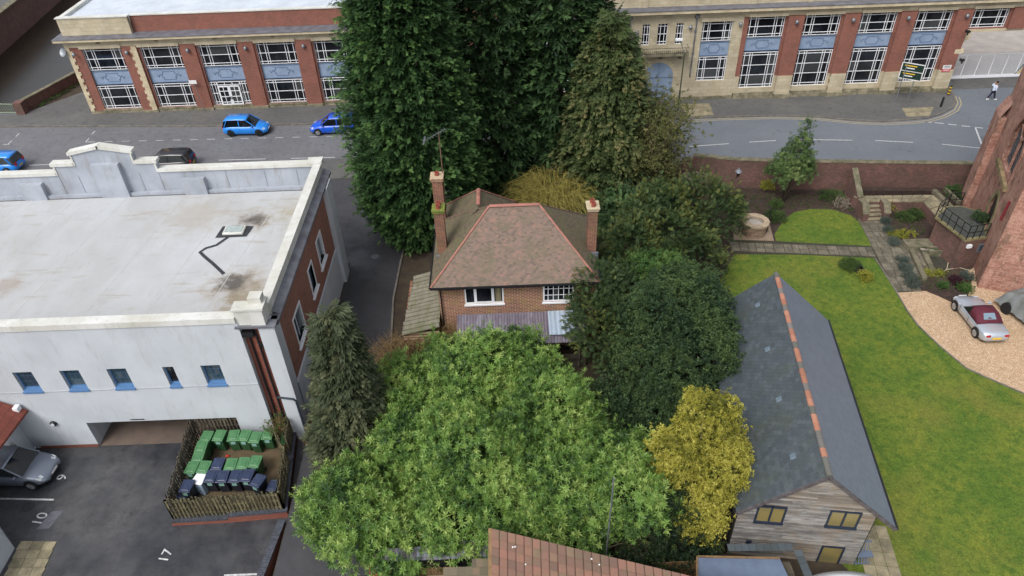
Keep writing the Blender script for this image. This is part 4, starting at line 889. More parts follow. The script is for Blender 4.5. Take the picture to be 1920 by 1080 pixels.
g = MB(); g.sheet([(A.x-.35,A.y+.0),(A.x-.35,A.y-8),(A.x-9,A.y-8),(B.x-.3,B.y+.3)],1.95); g.build('roof', MT['lead'], t, og)

# ------------------------------------------------------------------ tiled slopes
def tile_slope(name, poly, up, tw, th, mat, parent, org, thick=.018, rnd=.6, as_parts=0, part_mat=None, part_name='tile', key=None, skew=0, gapw=.004, pname=None, kind='stuff', depth_off=.0, odd=None, nostag=False):
    """poly: 3D convex polygon, up: 3D unit vector up the slope. Lays overlapping tiles in rows."""
    poly = [Vector(p) for p in poly]; up = Vector(up).normalized(); nn = (poly[1]-poly[0]).cross(poly[2]-poly[1]).normalized()
    if nn.z < 0: nn = -nn
    rt = up.cross(nn).normalized(); o = poly[0]
    q = [((p-o).dot(rt), (p-o).dot(up)) for p in poly]
    vmin, vmax = min(v for u, v in q), max(v for u, v in q); tiles = []
    row = 0; v = vmin; stg = not nostag
    while v < vmax-th*.3:
        vc = min(v+th*.5, vmax-.001); xs = []
        for i in range(len(q)):
            (u0,v0),(u1,v1) = q[i], q[(i+1)%len(q)]
            if (v0-vc)*(v1-vc) <= 0 and abs(v1-v0) > 1e-6: xs.append(u0+(u1-u0)*(vc-v0)/(v1-v0))
        if len(xs) >= 2:
            a, b = min(xs), max(xs); k = math.floor(a/tw)-1; off = (row%2)*tw*.5*stg
            u = k*tw+off
            while u < b:
                ua, ub = max(u, a), min(u+tw, b)
                if ub-ua > tw*.15: tiles.append((ua, ub, v, row))
                u += tw
        v += th; row += 1
    N = len(tiles); V = np.zeros((N*8,3)); tint = np.zeros(N*8)
    O, RT, UP, NN = map(np.array, (o, rt, up, nn))
    parts = []
    if as_parts:
        cs = [np.array(o)+RT*(a+b)/2+UP*vv for a,b,vv,_ in tiles]; order = sorted(range(N), key=lambda i: key(cs[i])); chosen = set(order[:as_parts])
        me = MB(); me.add([(0,0,.0),(1,0,.0),(1,1,-.6),(0,1,-.6),(.02,0,1),(.98,0,1),(1,1,-.1),(0,1,-.1)], [(0,3,2,1),(4,5,6,7),(0,1,5,4),(1,2,6,5),(2,3,7,6),(3,0,4,7)]); me = mesh_of(me, part_name, part_mat or mat)
    else: chosen = set()
    rest = [i for i in range(N) if i not in chosen]; V = np.zeros((len(rest)*8,3)); tint = np.zeros(len(rest)*8)
    for m_, i in enumerate(rest):
        a, b, vv, r_ = tiles[i]; j = random.uniform(-.004,.004); l = thick*random.uniform(.8,1.3); a += gapw/2; b -= gapw/2; hh = th*1.12
        base = [(a,vv+j,.0),(b,vv+j,.0),(b,vv+hh,-thick*.6),(a,vv+hh,-thick*.6)]
        for c in range(4):
            u_, v_, n_ = base[c]; p = O+RT*u_+UP*v_+NN*(n_+depth_off); V[m_*8+c] = p; V[m_*8+4+c] = p+NN*(l if c < 2 else thick*.5)
        tint[m_*8:m_*8+8] = np.clip(random.gauss(.5,.25),0,1)
    res = None
    if rest:
        fs = np.array([[4,5,6,7],[0,1,5,4],[1,2,6,5],[3,0,4,7]]); Fc = (fs[None]+np.arange(len(rest))[:,None,None]*8).reshape(-1,4)
        ox = np.array(org) if org is not None else 0
        res = np_mesh(pname or name, V-ox, Fc, mat, parent, tint); res['kind'] = kind
        if kind is None: del res['kind']
    if chosen:
        rotm = Matrix((rt, up, nn)).transposed().to_euler()
        for i in chosen:
            a, b, vv, r_ = tiles[i]; p = O+RT*(a+gapw/2)+UP*vv+NN*depth_off
            lo = Vector(p)-(Vector(org) if org is not None else Vector()); e = Vector((0,0,0))
            m2 = (odd and odd(i, tiles[i]))
            o_ = piece(part_name, me, parent, lo, rotm, (b-a-gapw, th*1.12, thick*random.uniform(.8,1.5)))
            if m2: o_.material_slots[0].link = 'OBJECT'; o_.material_slots[0].material = m2
    return res
def np_mesh(name, V, Fc, mat, parent=None, tint=None, smooth=False):
    me = bpy.data.meshes.new(name); V = np.asarray(V, dtype=np.float32); Fc = np.asarray(Fc, dtype=np.int32); k = Fc.shape[1]
    me.vertices.add(len(V)); me.vertices.foreach_set('co', V.ravel()); me.loops.add(Fc.size); me.loops.foreach_set('vertex_index', Fc.ravel())
    me.polygons.add(len(Fc)); me.polygons.foreach_set('loop_start', np.arange(0, Fc.size, k, dtype=np.int32))
    try: me.polygons.foreach_set('loop_total', np.full(len(Fc), k, dtype=np.int32))
    except Exception: pass
    me.polygons.foreach_set('use_smooth', np.full(len(Fc), bool(smooth)))
    me.update(calc_edges=True)
    if tint is not None:
        a = me.attributes.new('tint', 'FLOAT', 'POINT'); a.data.foreach_set('value', np.asarray(tint, dtype=np.float32))
    me.materials.append(mat); o = bpy.data.objects.new(name, me); col.objects.link(o)
    if parent is not None: o.parent = parent
    return o

# ------------------------------------------------------------------ brick house
hs_ = thing('brick_house', 'old brick house with hipped red brown tiled roof between the tall conifers', 'house', (.3, 34.4, 0)); oh = hs_.location
EZ, RZ = 5.0, 8.0
L, Rr, Ff, Bk = -4.43, 4.8, 31.08, 37.7; RL, RRt, RY = -1.1, 1.68, 34.4
hw = [(-2.62,-.62,3.55,4.62),(1.62,3.28,3.75,4.6)]
p1, p2 = onY(870,541,31.5), onY(945,568,31.5); p3, p4 = onY(1018,541,31.5), onY(1076,564,31.5)
hw = [(p1[0],p2[0],p2[2],4.72),(p3[0],p4[0],p4[2],4.72)]
g = MB(); g.wall((-4.1,31.5),(4.75,31.5),0,4.95,.3,[(a+4.1,b+4.1,c,d_) for a,b,c,d_ in hw]); g.wall((4.75,31.81),(4.75,37.4),0,4.95,.3) ; g.box(-4.1,4.75,37.1,37.4,0,4.95); g.build('front_wall', MT['brickH'], hs_, oh)
g = MB(); g.box(-4.1,-3.8,31.81,37.09,0,4.95); g.box(-3.7,.3,37.4,39.3,0,4.95); g.build('side_wall', MT['brickHy'], hs_, oh)
A, B, C, D = (L,Ff,EZ),(Rr,Ff,EZ),(Rr,Bk,EZ),(L,Bk,EZ); E_, G_ = (RL,RY,RZ),(RRt,RY,RZ)
g = MB(); dn = lambda p, k=.05: (p[0],p[1],p[2]-k)
g.add([dn(p) for p in (A,B,C,D,E_,G_)], [(0,1,5,4),(1,2,5),(2,3,4,5),(3,0,4),(0,3,2,1)]); g.build('roof_deck', MT['black'], hs_, oh)
def slope_up(p0, p1, top):
    p0, p1, top = map(Vector, (p0,p1,top)); e = (p1-p0).normalized(); v = top-p0; return v-e*v.dot(e)
tile_slope('front_roof_tiles', [A,B,G_,E_], slope_up(A,B,E_), .165, .105, MT['housetile'], hs_, oh, .016)
tile_slope('left_roof_tiles', [D,A,E_], slope_up(D,A,E_), .165, .105, MT['housetile_moss'], hs_, oh, .016)
tile_slope('right_roof_tiles', [B,C,G_], slope_up(B,C,G_), .165, .105, MT['housetile_moss'], hs_, oh, .016)
tile_slope('rear_roof_tiles', [C,D,E_,G_], slope_up(C,D,E_), .165, .105, MT['housetile_moss'], hs_, oh, .016)
# rear wing
ax_, az = -1.75, 7.55
W0 = [(-3.95,35.5,EZ+.0),(-3.95,39.6,EZ),(.45,39.6,EZ),(.45,35.5,EZ)]; R0, R1 = (ax_,34.9,az),(ax_,37.0,az)
g = MB(); g.add([dn(p) for p in W0+[R0,R1]], [(0,4,5,1),(1,5,2),(2,5,4,3),(0,1,2,3)]); g.build('rear_roof_deck', MT['black'], hs_, oh)
tile_slope('wing_left_tiles', [W0[0],W0[1],R1,R0], slope_up(W0[0],W0[1],R1), .165, .105, MT['housetile_moss'], hs_, oh, .016)
tile_slope('wing_right_tiles', [W0[3],W0[2],R1,R0], slope_up(W0[3],W0[2],R1), .165, .105, MT['housetile_moss'], hs_, oh, .016)
tile_slope('wing_rear_tiles', [W0[1],W0[2],R1], slope_up(W0[1],W0[2],R1), .165, .105, MT['housetile_moss'], hs_, oh, .016)
# ridge / hip tiles as pieces
def half_round(name, r, mat, n=6, flat=.75):
    g = MB(); vs = []
    for y in (0,1):
        for k in range(n+1): a = math.pi*k/n; vs.append((-r*math.cos(a), y, r*flat*math.sin(a)+(0 if y else .012)))
    fs = [(k,k+1,n+2+k,n+1+k) for k in range(n)]+[tuple(range(n+1))]; g.add(vs, fs); return mesh_of(g, name, mat)
def ridge_line(name, me, a, b, L0, parent, org, mats=None, lift=.02):
    a, b = Vector(a), Vector(b); d = b-a; n_ = max(1, round(d.length/L0)); l = d.length/n_; dn_ = d.normalized(); sx = dn_.cross(Vector((0,0,1))).normalized(); up_ = sx.cross(dn_)
    rot = Matrix((sx, dn_, up_)).transposed().to_euler()
    for i in range(n_):
        p = a+dn_*l*i-Vector(org)+up_*lift; o_ = piece(name, me, parent, p, rot, (1,l*1.03,1))
        if mats: o_.material_slots[0].link = 'OBJECT'; o_.material_slots[0].material = mats(i)
rr = half_round('ridge_tile', .12, MT['ridge_red']); hp = half_round('hip_tile', .06, MT['ridge_red']); hpm = half_round('hip_tile', .05, MT['housetile_hip'])
ridge_line('ridge_tile', rr, E_, G_, .42, hs_, oh); 
for a, b in ((A,E_),(B,G_)): ridge_line('hip_tile', hp, a, b, .22, hs_, oh)
for a, b in ((D,E_),(C,G_)): ridge_line('hip_tile', hpm, a, b, .4, hs_, oh)
ridge_line('ridge_tile', rr, (ax_,35.3,az), R1, .42, hs_, oh); ridge_line('hip_tile', hp, W0[1], R1, .3, hs_, oh); ridge_line('hip_tile', hp, W0[2], R1, .3, hs_, oh)
g = MB(); g.bar((L-.05,Ff-.06,EZ-.05),(Rr+.05,Ff-.06,EZ-.05),.11,.09); g.bar((L-.06,Ff,EZ-.05),(L-.06,Bk,EZ-.05),.11,.09); g.bar((Rr+.06,Ff,EZ-.05),(Rr+.06,Bk,EZ-.05),.11,.09); g.build('gutter', MT['black'], hs_, oh)
g = MB(); g.tube([(-3.98,31.4,4.9),(-3.98,31.4,0)],.04,6); g.build('downpipe', MT['black'], hs_, oh)
# windows
a, b, c, d_ = hw[0]; f = MB(); Yw = 31.52
for q in ((a,a+.08),(b-.08,b),(a+(b-a)*.24,a+(b-a)*.24+.08),(a+(b-a)*.72,a+(b-a)*.72+.08)): f.box(q[0],q[1],Yw,Yw+.07,c,d_)
f.box(a+.08,b-.08,Yw+.002,Yw+.068,c,c+.09); f.box(a+.08,b-.08,Yw+.002,Yw+.068,d_-.07,d_); f.box(a-.05,b+.05,Yw-.1,Yw-.002,c-.1,c-.01); x_ = a+(b-a)*.24+.08; x2_ = a+(b-a)*.72
for q in ((x_,x_+.07),(x2_-.07,x2_)): f.box(q[0],q[1],Yw-.03,Yw-.002,c+.09,d_-.07)
f.box(x_+.07,x2_-.07,Yw-.03,Yw-.002,c+.09,c+.16); f.box(x_+.07,x2_-.07,Yw-.03,Yw-.002,d_-.14,d_-.07)
wn = f.build('casement_window', MT['white_metal'], hs_, oh)
for u0, u1 in ((0.03,.24),(.26,.72),(.75,.97)): p = MB(); p.box(a+(b-a)*u0,a+(b-a)*u1,Yw+.03,Yw+.045,c+.05,d_-.05); p.build('pane', MT['glass'], wn, oh)
g = MB(); 
for k in range(7): x = a+(b-a)*.8+k*.045; g.tube([(x,Yw+.022,c+.1),(x+.02*math.sin(k),Yw+.02,d_-.1)],.02,4)
g.build('curtain', simple('cream_curtain', (150,142,112)), wn, oh)
a, b, c, d_ = hw[1]; f = MB(); 
for q in ((a,a+.09),(b-.09,b)): f.box(q[0],q[1],Yw,Yw+.07,c,d_)
for k in range(1,6): f.box(a+(b-a)*k/6-.018,a+(b-a)*k/6+.018,Yw+.01,Yw+.06,c,d_)
f.box(a+.09,b-.09,Yw+.002,Yw+.068,c,c+.09); f.box(a+.09,b-.09,Yw+.002,Yw+.068,d_-.06,d_)
for k in (1,2): f.box(a+.09,b-.09,Yw+.012,Yw+.058,c+(d_-c)*k/3-.016,c+(d_-c)*k/3+.016)
f.box(a-.05,b+.05,Yw-.1,Yw-.002,c-.1,c-.01); wn = f.build('gridded_window', MT['white_metal'], hs_, oh)
for i in range(6):
    for j in range(3): p = MB(); p.box(a+(b-a)*i/6+.005,a+(b-a)*(i+1)/6-.005,Yw+.03,Yw+.045,c+(d_-c)*j/3+.005,c+(d_-c)*(j+1)/3-.005); p.build('pane', MT['glass'], wn, oh)
MT['chim_moss'] = simple('bright_moss_cap', (118,128,48), (96,104,52), 3, .95, bump=.5)
MT['brickC'] = brickmat('chimney_brick', 'xz', (132,74,62), (96,54,46), (150,128,104), .26, .09, moss=(104,96,58), mossamt=.5, dirt=.6, msize=.014)
# chimneys
def chimney(name, x, y, zb, zt, wx_, wy_, pots, label=None, cap=True, capmat='moss_stone'):
    g = MB(); g.box(x-wx_/2,x+wx_/2,y-wy_/2,y+wy_/2,zb,zt-.25); ch = g.build('chimney', MT['brickC'], hs_, oh, label=label)
    g = MB(); g.box(x-wx_/2-.06,x+wx_/2+.06,y-wy_/2-.06,y+wy_/2+.06,zt-.25,zt-.13); g.box(x-wx_/2-.1,x+wx_/2+.1,y-wy_/2-.1,y+wy_/2+.1,zt-.129,zt); g.build('chimney_cap', MT[capmat], ch, oh, bevel=.02)
    for px_, py_ in pots: 
        g = MB(); g.lathe([(.13,zt),(.12,zt+.16),(.14,zt+.18),(.14,zt+.22),(.09,zt+.22),(.09,zt+.06)],x+px_,y+py_,12,cap=False); g.build('chimney_pot', MT['terracotta'], ch, oh, smooth=False)
    g = MB(); g.box(x-wx_/2-.12,x+wx_/2+.12,y-wy_/2-.14,y-wy_/2-.003,zb+.1,zb+.45); g.build('lead_flashing', MT['grey_metal'], ch, oh)
chimney('chimney', -3.88, 34.0, 4.9, 8.35, .52, .6, [(0,-.16),(0,.17)], 'mossy left chimney with two pots', capmat='chim_moss')
chimney('chimney', 4.6, 33.9, 4.8, 8.2, .52, .66, [(.02,-.18),(-.02,.18)], 'right chimney with pale cap and two pots', capmat='stone_plain')
chimney('chimney', -4.15, 37.4, 4.8, 8.4, .6, .7, [(0,0)], 'tall rear chimney carrying the aerial', capmat='brickH')
t = thing('tv_aerial', 'television aerial on a tall rusty pole strapped to the rear chimney', 'aerial', (-3.82,37.6,6.5)); g = MB(); g.tube([(0,0,0),(0,0,4.5)],.03,6); g.build('mast', simple('rusty_pole', (110,84,70)), t)
g = MB(); g.bar((-.85,-.3,4.15),(.35,.35,4.55),.03); 
for k in range(9): u = k/8; p = Vector((-.85,-.3,4.15))*(1-u)+Vector((.35,.35,4.55))*u; g.bar(p+Vector((.12,-.22,.02)),p-Vector((.12,-.22,.02)),.014)
g.bar((-.9,-.3,3.95),(-.75,-.3,4.45),.1,.02); g.build('yagi', MT['grey_metal'], t); g = MB(); g.bar((-.3,-.1,.5),(.3,.05,.7),.03); g.bar((-.3,.1,.2),(.3,-.1,.35),.03); g.build('bracket', MT['grey_metal'], t)
# front corrugated lean-to
def corrugated(name, A, B, C, D, n, amp, mat, parent, org, thick=.01):
    """A-B top edge, D-C bottom edge; waves across A->B"""
    A, B, C, D = map(lambda p: np.array(p, float), (A,B,C,D)); V = []; nn = np.cross(B-A, D-A); nn /= np.linalg.norm(nn); nn *= (1 if nn[2] > 0 else -1)
    for side in (0,1):
        for i in range(n+1):
            u = i/n; h = amp*math.sin(u*n*math.pi/2)-side*thick; V.append(A+(B-A)*u+nn*h); V.append(D+(C-D)*u+nn*h)
    Fc = [(2*i,2*i+1,2*i+3,2*i+2) for i in range(n)]; m = 2*(n+1); Fc += [(m+2*i,m+2*i+2,m+2*i+3,m+2*i+1) for i in range(n)]+[(2*i+1,m+2*i+1,m+2*i+3,2*i+3) for i in range(n)]
    return np_mesh(name, np.array(V)-np.array(org), Fc, mat, parent)
t = thing('corrugated_lean_to', 'lean-to with faded purple grey corrugated roof below the house windows', 'lean-to', (1,30,0)); ol = t.location
lt, lb = onY(857,590,31.48), onY(1085,590,31.48); zt = lt[2]; zb2 = zt-.55
bl, br = at(857,650,zb2), at(1085,655,zb2); xs_ = np.linspace(lt[0], lb[0]+.3, 6)
for k in range(5):
    a, b = xs_[k], xs_[k+1]+.04; corrugated('roof_sheet', (a,31.46,zt+.01*(k%2)),(b,31.46,zt+.01*(k%2)),(b,bl[1]+.35,zb2+.12+.01*(k%2)),(a,bl[1]+.35,zb2+.12+.01*(k%2)), 36, .022, MT['corr_plastic'], t, ol)
    corrugated('roof_sheet', (a,bl[1]+.7,zb2+.17),(b,bl[1]+.7,zb2+.17),(b,bl[1],zb2+.02),(a,bl[1],zb2+.02), 36, .022, MT['corr_plastic'], t, ol)
q1, q2 = onY(1027,590,31.42), onY(1075,590,31.42); q3 = at(1027,628,zt-.25)
corrugated('roof_sheet', (q1[0],31.44,zt+.06),(q2[0],31.44,zt+.06),(q2[0],q3[1],zt-.25),(q1[0],q3[1],zt-.25), 22, .022, MT['corr_blue'], t, ol)['label'] = 'pale blue newer sheet'
g = MB(); 
for x in (lt[0]+.05,-.6,1.5,3.6): g.box(x,x+.08,bl[1]+.1,bl[1]+.18,0,zb2)
g.bar((lt[0],bl[1]+.14,zb2-.04),(lb[0]+.3,bl[1]+.14,zb2-.04),.08); g.build('timber_frame', MT['wood_grey'], t, ol); g = MB(); g.box(lt[0]+.02,lb[0]+.3,bl[1]+.2,bl[1]+.26,0,1.0); g.build('boarding', MT['wood_grey'], t, ol)
# left carport of large mossy sheets
t = thing('sheet_roofed_shed', 'narrow side shed roofed in mossy grey corrugated sheets left of the house', 'shed', (-5.3,33,0)); ol = t.location
for k in range(1,6):
    y0_ = 29.4+k*1.05; corrugated('roof_sheet', (-4.15,y0_+1.1,2.75+.02*k),(-4.15,y0_,2.72+.02*k-.03),(-6.35+.06*k,y0_,2.2+.02*k-.03),(-6.35+.06*k,y0_+1.1,2.23+.02*k), 12, .03, MT['corr_cem'], t, ol, .02)
g = MB(); g.box(-6.25,-6.1,30.6,35.5,0,2.15); g.box(-6.1,-4.2,30.6,30.7,0,2.2); g.build('walls', MT['brickHy'], t, ol)

# ------------------------------------------------------------------ timber barn
ANG = math.atan2(1.83, 12.5); bn = thing('timber_barn', 'long timber clad barn with slate roof and orange and grey ridge tiles', 'barn', (11.75, 17.0, 0), -ANG)
cA, sA = math.cos(ANG), math.sin(ANG)
def b2l(p):  # world to barn local
    x, y = p[0]-11.75, p[1]-17.0; return (x*cA-y*sA, x*sA+y*cA, p[2] if len(p) > 2 else 0)
RZb, EL, ER = 6.0, 3.15, 3.0
rd0 = b2l(at(1556,896,RZb)); rd1 = b2l(at(1455,509,RZb)); el0 = b2l(at(1381,963,EL)); er0 = b2l(at(1679,987,ER)); er1 = b2l(at(1553,603,ER))
yf = (rd0[1]+er0[1]+el0[1])/3; yb = (rd1[1]+er1[1])/2; xr = (rd0[0]+rd1[0])/2; xl = el0[0]; xr_ = (er0[0]+er1[0])/2
print('barn', rd0, rd1, el0, er0, er1)
O0 = (0,0,0)
wl, wr = b2l(at(1365,1040,0))[0], b2l(at(1600,1060,0))[0]; wl = xl+.1
zl, zr_ = EL-.02, ER+(xr_-wr)*(RZb-ER)/(xr_-xr)-.06
yw = yf+.12
def onB(px, py):  # picture point on the gable plane -> local x, z
    d = _ray(px, py); n_ = np.array([sA, cA]); off = 11.75*sA+17.0*cA+yw; t_ = off/(d[0]*n_[0]+d[1]*n_[1]); p = d*t_; l = b2l((p[0],p[1],CH+p[2])); return l[0], l[2]
wins = []
for (a_, b_) in (((1416,950),(1466,981)),((1552,954),(1603,991)),((1527,1021),(1568,1062)),((1396,1012),(1402,1030))):
    pa_, pb_ = onB(*a_), onB(*b_); wins.append((pa_, pb_))
print('barn wins', [(tuple(np.round(a,2)), tuple(np.round(b,2))) for a, b in wins], 'zr', zr_, wr, wl, xr)
W4 = [(-2.3,-.85,2.55,3.5),(.65,2.05,2.45,3.55),(.75,1.9,.25,1.55),(-2.1,-1.75,.9,1.6)]
def wfix(i, w_, h_):
    (xa, za), (xb, zb_) = wins[i]; cx_ = (xa+xb)/2; return (xb-w_, xb, zb_, zb_+h_)
W4 = [(onB(1412,978)[0],onB(1466,981)[0],onB(1440,979)[1],onB(1475,951)[1]),(onB(1546,984)[0],onB(1603,991)[0],onB(1575,988)[1],onB(1612,960)[1]),(onB(1526,1058)[0],onB(1568,1062)[0],onB(1547,1060)[1],onB(1580,1025)[1]),(onB(1394,1030)[0],onB(1404,1030)[0],onB(1400,1030)[1],onB(1410,1013)[1])]
# gable boards: each board a piece
bm = MB(); bm.box(0,1,0,1,0,1); bm = mesh_of(bm, 'board', MT['clad'])
z = .02; bh = .125
def lim(z):
    l = wl if z < zl else wl+(z-zl)/(RZb-.05-zl)*(xr-wl); r = wr if z < zr_ else wr+(z-zr_)/(RZb-.05-zr_)*(xr-wr); return l, r
while z < RZb-.2:
    l, r = lim(z+bh); segs = [(l, r)]
    for a, b, c, d_ in W4:
        if z+bh > c and z < d_:
            ns = []
            for s0, s1 in segs:
                if s1 <= a or s0 >= b: ns.append((s0,s1)); continue
                if s0 < a: ns.append((s0,a))
                if s1 > b: ns.append((b,s1))
            segs = ns
    for s0, s1 in segs:
        cuts = [s0]+([random.uniform(s0+.6,s1-.6)] if s1-s0 > 2.4 else [])+[s1]
        for c0, c1 in zip(cuts, cuts[1:]):
            if c1-c0 > .05: piece('board', bm, bn, (c0,yw-.03-random.uniform(0,.012),z), (0,0,0), (c1-c0-.006,.04,bh-.012))
    z += bh
g = MB(); g.prismY([(wl,0),(wr,0),(wr,zr_-.03),(xr,RZb-.12),(wl,zl-.03)][::1], yw+.012, yw+.2); g.wall((wr,yw+.2),(wr,yb-.1),0,zr_-.05,.15); g.wall((wl+.15,yw+.2),(wl+.15,yb-.1),0,zl-.05,.15); g.prismY([(wl,0),(wr,0),(wr,zr_-.03),(xr,RZb-.12),(wl,zl-.03)],yb-.25,yb-.1)
g.build('walls', simple('barn_side_wood', (92,84,76), (62,56,52), 3, .9), bn)
dk = simple('dark_blue_grey_frame', (34,44,62), rough=.5)
for i, (a, b, c, d_) in enumerate(W4):
    f = MB(); t_ = .07; y0_, y1_ = yw-.07, yw-.012
    f.box(a-.02,b+.02,y0_-.03,y1_,c-.02,c+.1)
    for q in ((a,a+t_),(b-t_,b))+((((a+b)/2-t_/2,(a+b)/2+t_/2),) if i < 2 else ()): f.box(q[0],q[1],y0_,y1_,c+.1,d_)
    f.box(a+t_,b-t_,y0_+.003,y1_,d_-t_,d_); fo = f.build('window', dk, bn)
    if i < 2: pn = [(a+t_,(a+b)/2-t_/2),((a+b)/2+t_/2,b-t_)]
    else: pn = [(a+t_,b-t_)]
    for q in pn: p = MB(); p.box(q[0],q[1],yw-.03,yw-.015,c+.1,d_-t_); p.build('pane', mk_glass('amber_reflecting_glass', (132,118,74), (112,104,72), .2) if (i < 3 and 'amber_reflecting_glass' not in bpy.data.materials) else (bpy.data.materials.get('amber_reflecting_glass') if i < 3 else MT['glass']), fo)
# roof
sl = [(xl,yf,EL),(xl,yb,EL),(xr,yb,RZb),(xr,yf,RZb)]; sr = [(xr_,yf,ER),(xr_,yb,ER),(xr,yb,RZb),(xr,yf,RZb)]
g = MB(); dz = lambda p, k: (p[0],p[1],p[2]-k)
g.add([dz(p,.03) for p in (sl[0],sl[1],sl[2],sl[3],sr[0],sr[1])]+[dz(p,.14) for p in (sl[0],sl[1],sl[2],sl[3],sr[0],sr[1])], [(0,3,2,1),(3,4,5,2),(6,7,8,9),(9,8,11,10),(0,1,7,6),(4,10,11,5),(0,6,9,3),(3,9,10,4),(1,2,8,7),(2,5,11,8)]); g.build('roof_deck', MT['lead'], bn)
camL = Vector(b2l((0,0,CH)))
kf = lambda c: (Vector(c)-camL).length
tile_slope('left_slates', [sl[0],sl[1],sl[2],sl[3]], slope_up(sl[0],sl[1],sl[2]), .25, .19, MT['slate_t'], bn, None, .007, as_parts=300, part_mat=MT['slate'], part_name='slate', key=kf, gapw=.01)
tile_slope('right_slates', [sr[0],sr[1],sr[2],sr[3]], slope_up(sr[0],sr[1],sr[2]), .25, .16, MT['slate2'], bn, None, .0025, gapw=.004)
rm = half_round('ridge_tile', .125, MT['ridge_orange'], flat=.7); pat = 'OOGOOGGOOGOOGOOGOOGOOGOOGGOO'
pat = 'GGOGGOOGOOGOOGOOGOOGOOGOOGOO'
ridge_line('ridge_tile', rm, (xr,yf,RZb), (xr,yb,RZb), .45, bn, O0, mats=lambda i: MT['ridge_orange'] if pat[i % len(pat)] == 'O' else MT['ridge_grey'], lift=.0)
g = MB(); g.bar((xl,yf-.02,EL-.06),(xr,yf-.02,RZb-.06),.05,.16); g.bar((xr_,yf-.02,ER-.06),(xr,yf-.02,RZb-.06),.05,.16); g.build('bargeboard', simple('grey_bargeboard', (96,90,92), (70,64,66), 4), bn)
g = MB(); g.bar((xr_+.05,yf,ER-.04),(xr_+.05,yb,ER-.04),.11,.08); g.bar((xl-.05,yf,EL-.04),(xl-.05,yb,EL-.04),.11,.08); g.tube([(xl-.05,yf+.1,EL-.05),(xl,yf+.1,0)],.035,5); g.tube([(wr+.06,yf+.2,zr_-.3),(wr+.06,yf+.2,0)],.035,5); g.build('gutter', MT['black'], bn)
vt = mesh_of((lambda m: (m.add([(0,0,0),(.28,0,0),(.28,.24,0),(0,.24,0),(.03,0,.05),(.25,0,.05),(.25,.2,.03),(.03,.2,.03)],[(0,3,2,1),(4,5,6,7),(0,1,5,4),(1,2,6,5),(2,3,7,6),(3,0,4,7)]), m)[1])(MB()), 'roof_vent', simple('vent_grey', (96,110,122), rough=.5))
ul = (Vector(sl[3])-Vector(sl[0])); rotv = Matrix((Vector((0,-1,0)), ul.normalized(), Vector((0,-1,0)).cross(ul.normalized()))).transposed().to_euler()
def on_slope(px, py):
    d = _ray(px, py); l0 = np.array(b2l((0,0,CH))); dl = np.array([d[0]*cA-d[1]*sA, d[0]*sA+d[1]*cA, d[2]]); n_ = np.array(Vector((0,1,0)).cross(ul)); t_ = np.dot(np.array(sl[0])-l0, n_)/np.dot(dl, n_); return l0+dl*t_
for px, py in ((1482,859),(1456,752),(1435,658),(1417,575)):
    p = on_slope(px, py); piece('roof_vent', vt, bn, (p[0],p[1]+.17,p[2]+.02), rotv)
# patio strip and annex roofs in front of the barn
pt = thing('barn_patio', 'x', 'x'); pt['kind'] = 'structure'; del pt['category']; del pt['label']
q0 = Vector(at2(1640,985,.03)); q1 = Vector(at2(1672,1090,.03)); q2 = Vector(at2(1600,1075,.03)); u_ = (q1-q0)/4; v_ = Vector((-u_.y*-1, u_.x*-1)); v_ = Vector((u_.y,-u_.x)).normalized()*-.8
nrm_ = (q2-q0)-u_.normalized()*((q2-q0).dot(u_.normalized())); slab_grid(pt, q0, u_, nrm_/3, 4, 3, MT['slab_tan'], .03)
t = thing('garden_bench', 'folded blue grey garden furniture beside the barn wall', 'furniture', at(1611,1047,0)); g = MB()
for k in range(5): g.bar((-.3+.12*k,-.3,.1),(-.2+.12*k,.3,1.0),.04,.02)
g.bar((-.35,-.3,.1),(.3,-.3,.1),.04); g.build('frame', simple('blue_grey_paint', (92,104,124)), t); g = MB(); g.bar((-.3,.25,.9),(.4,.25,.9),.05); g.bar((-.3,-.1,.5),(.4,-.1,.5),.3,.03); g.build('seat', bpy.data.materials['blue_grey_paint'], t)

# flat grey roof, slate strip
t = thing('flat_roofed_annex', 'small annex with flat blue grey roof in front of the barn gable', 'annex', at(1390,1070,2.3)[:2]+(0,)); og = t.location
zt_ = 2.5; pts = P([(1307,1044),(1462,1047),(1482,1090),(1486,1140),(1306,1140)], zt_); g = MB(); g.prism(pts, zt_-.12, zt_); g.build('flat_roof', simple('blue_grey_roofing', (98,112,134), (84,96,118), 1.2, .6, fine=.15), t, og)
g = MB(); pe = P([(1307,1044),(1462,1047),(1482,1090)], zt_); g.bar(pe[0]+(zt_+.02,),pe[1]+(zt_+.02,),.08,.05); g.bar(pe[0]+(zt_+.02,),P([(1306,1140)],zt_)[0]+(zt_+.02,),.08,.05); g.build('edge_trim', MT['wood_tan'], t, og)
g = MB(); pi = P([(1312,1050),(1460,1052),(1480,1135),(1312,1135)], zt_); g.prism([(x,y) for x,y in pi], 0, zt_-.13); g.build('walls', MT['wood_grey'], t, og)
t = thing('slate_strip_roof', 'narrow slate coping roof around the flat grey roof at the foot of the barn', 'roof', at(1440,1038,1.9)[:2]+(0,)); og = t.location
p0, p1 = at(1366,1034,2.0), at(1488,1033,2.0); p2 = at(1520,1110,2.0)
rw = MB(); rw.add([(0,0,0),(1,0,0),(1,1,0),(0,1,0),(0,0,1),(1,0,1),(1,1,1),(0,1,1)], [(0,3,2,1),(4,5,6,7),(0,1,5,4),(1,2,6,5),(2,3,7,6),(3,0,4,7)]); rw = mesh_of(rw, 'coping_slate', MT['slate'])
dx = Vector(p1)-Vector(p0); an = math.atan2(dx.y,dx.x)
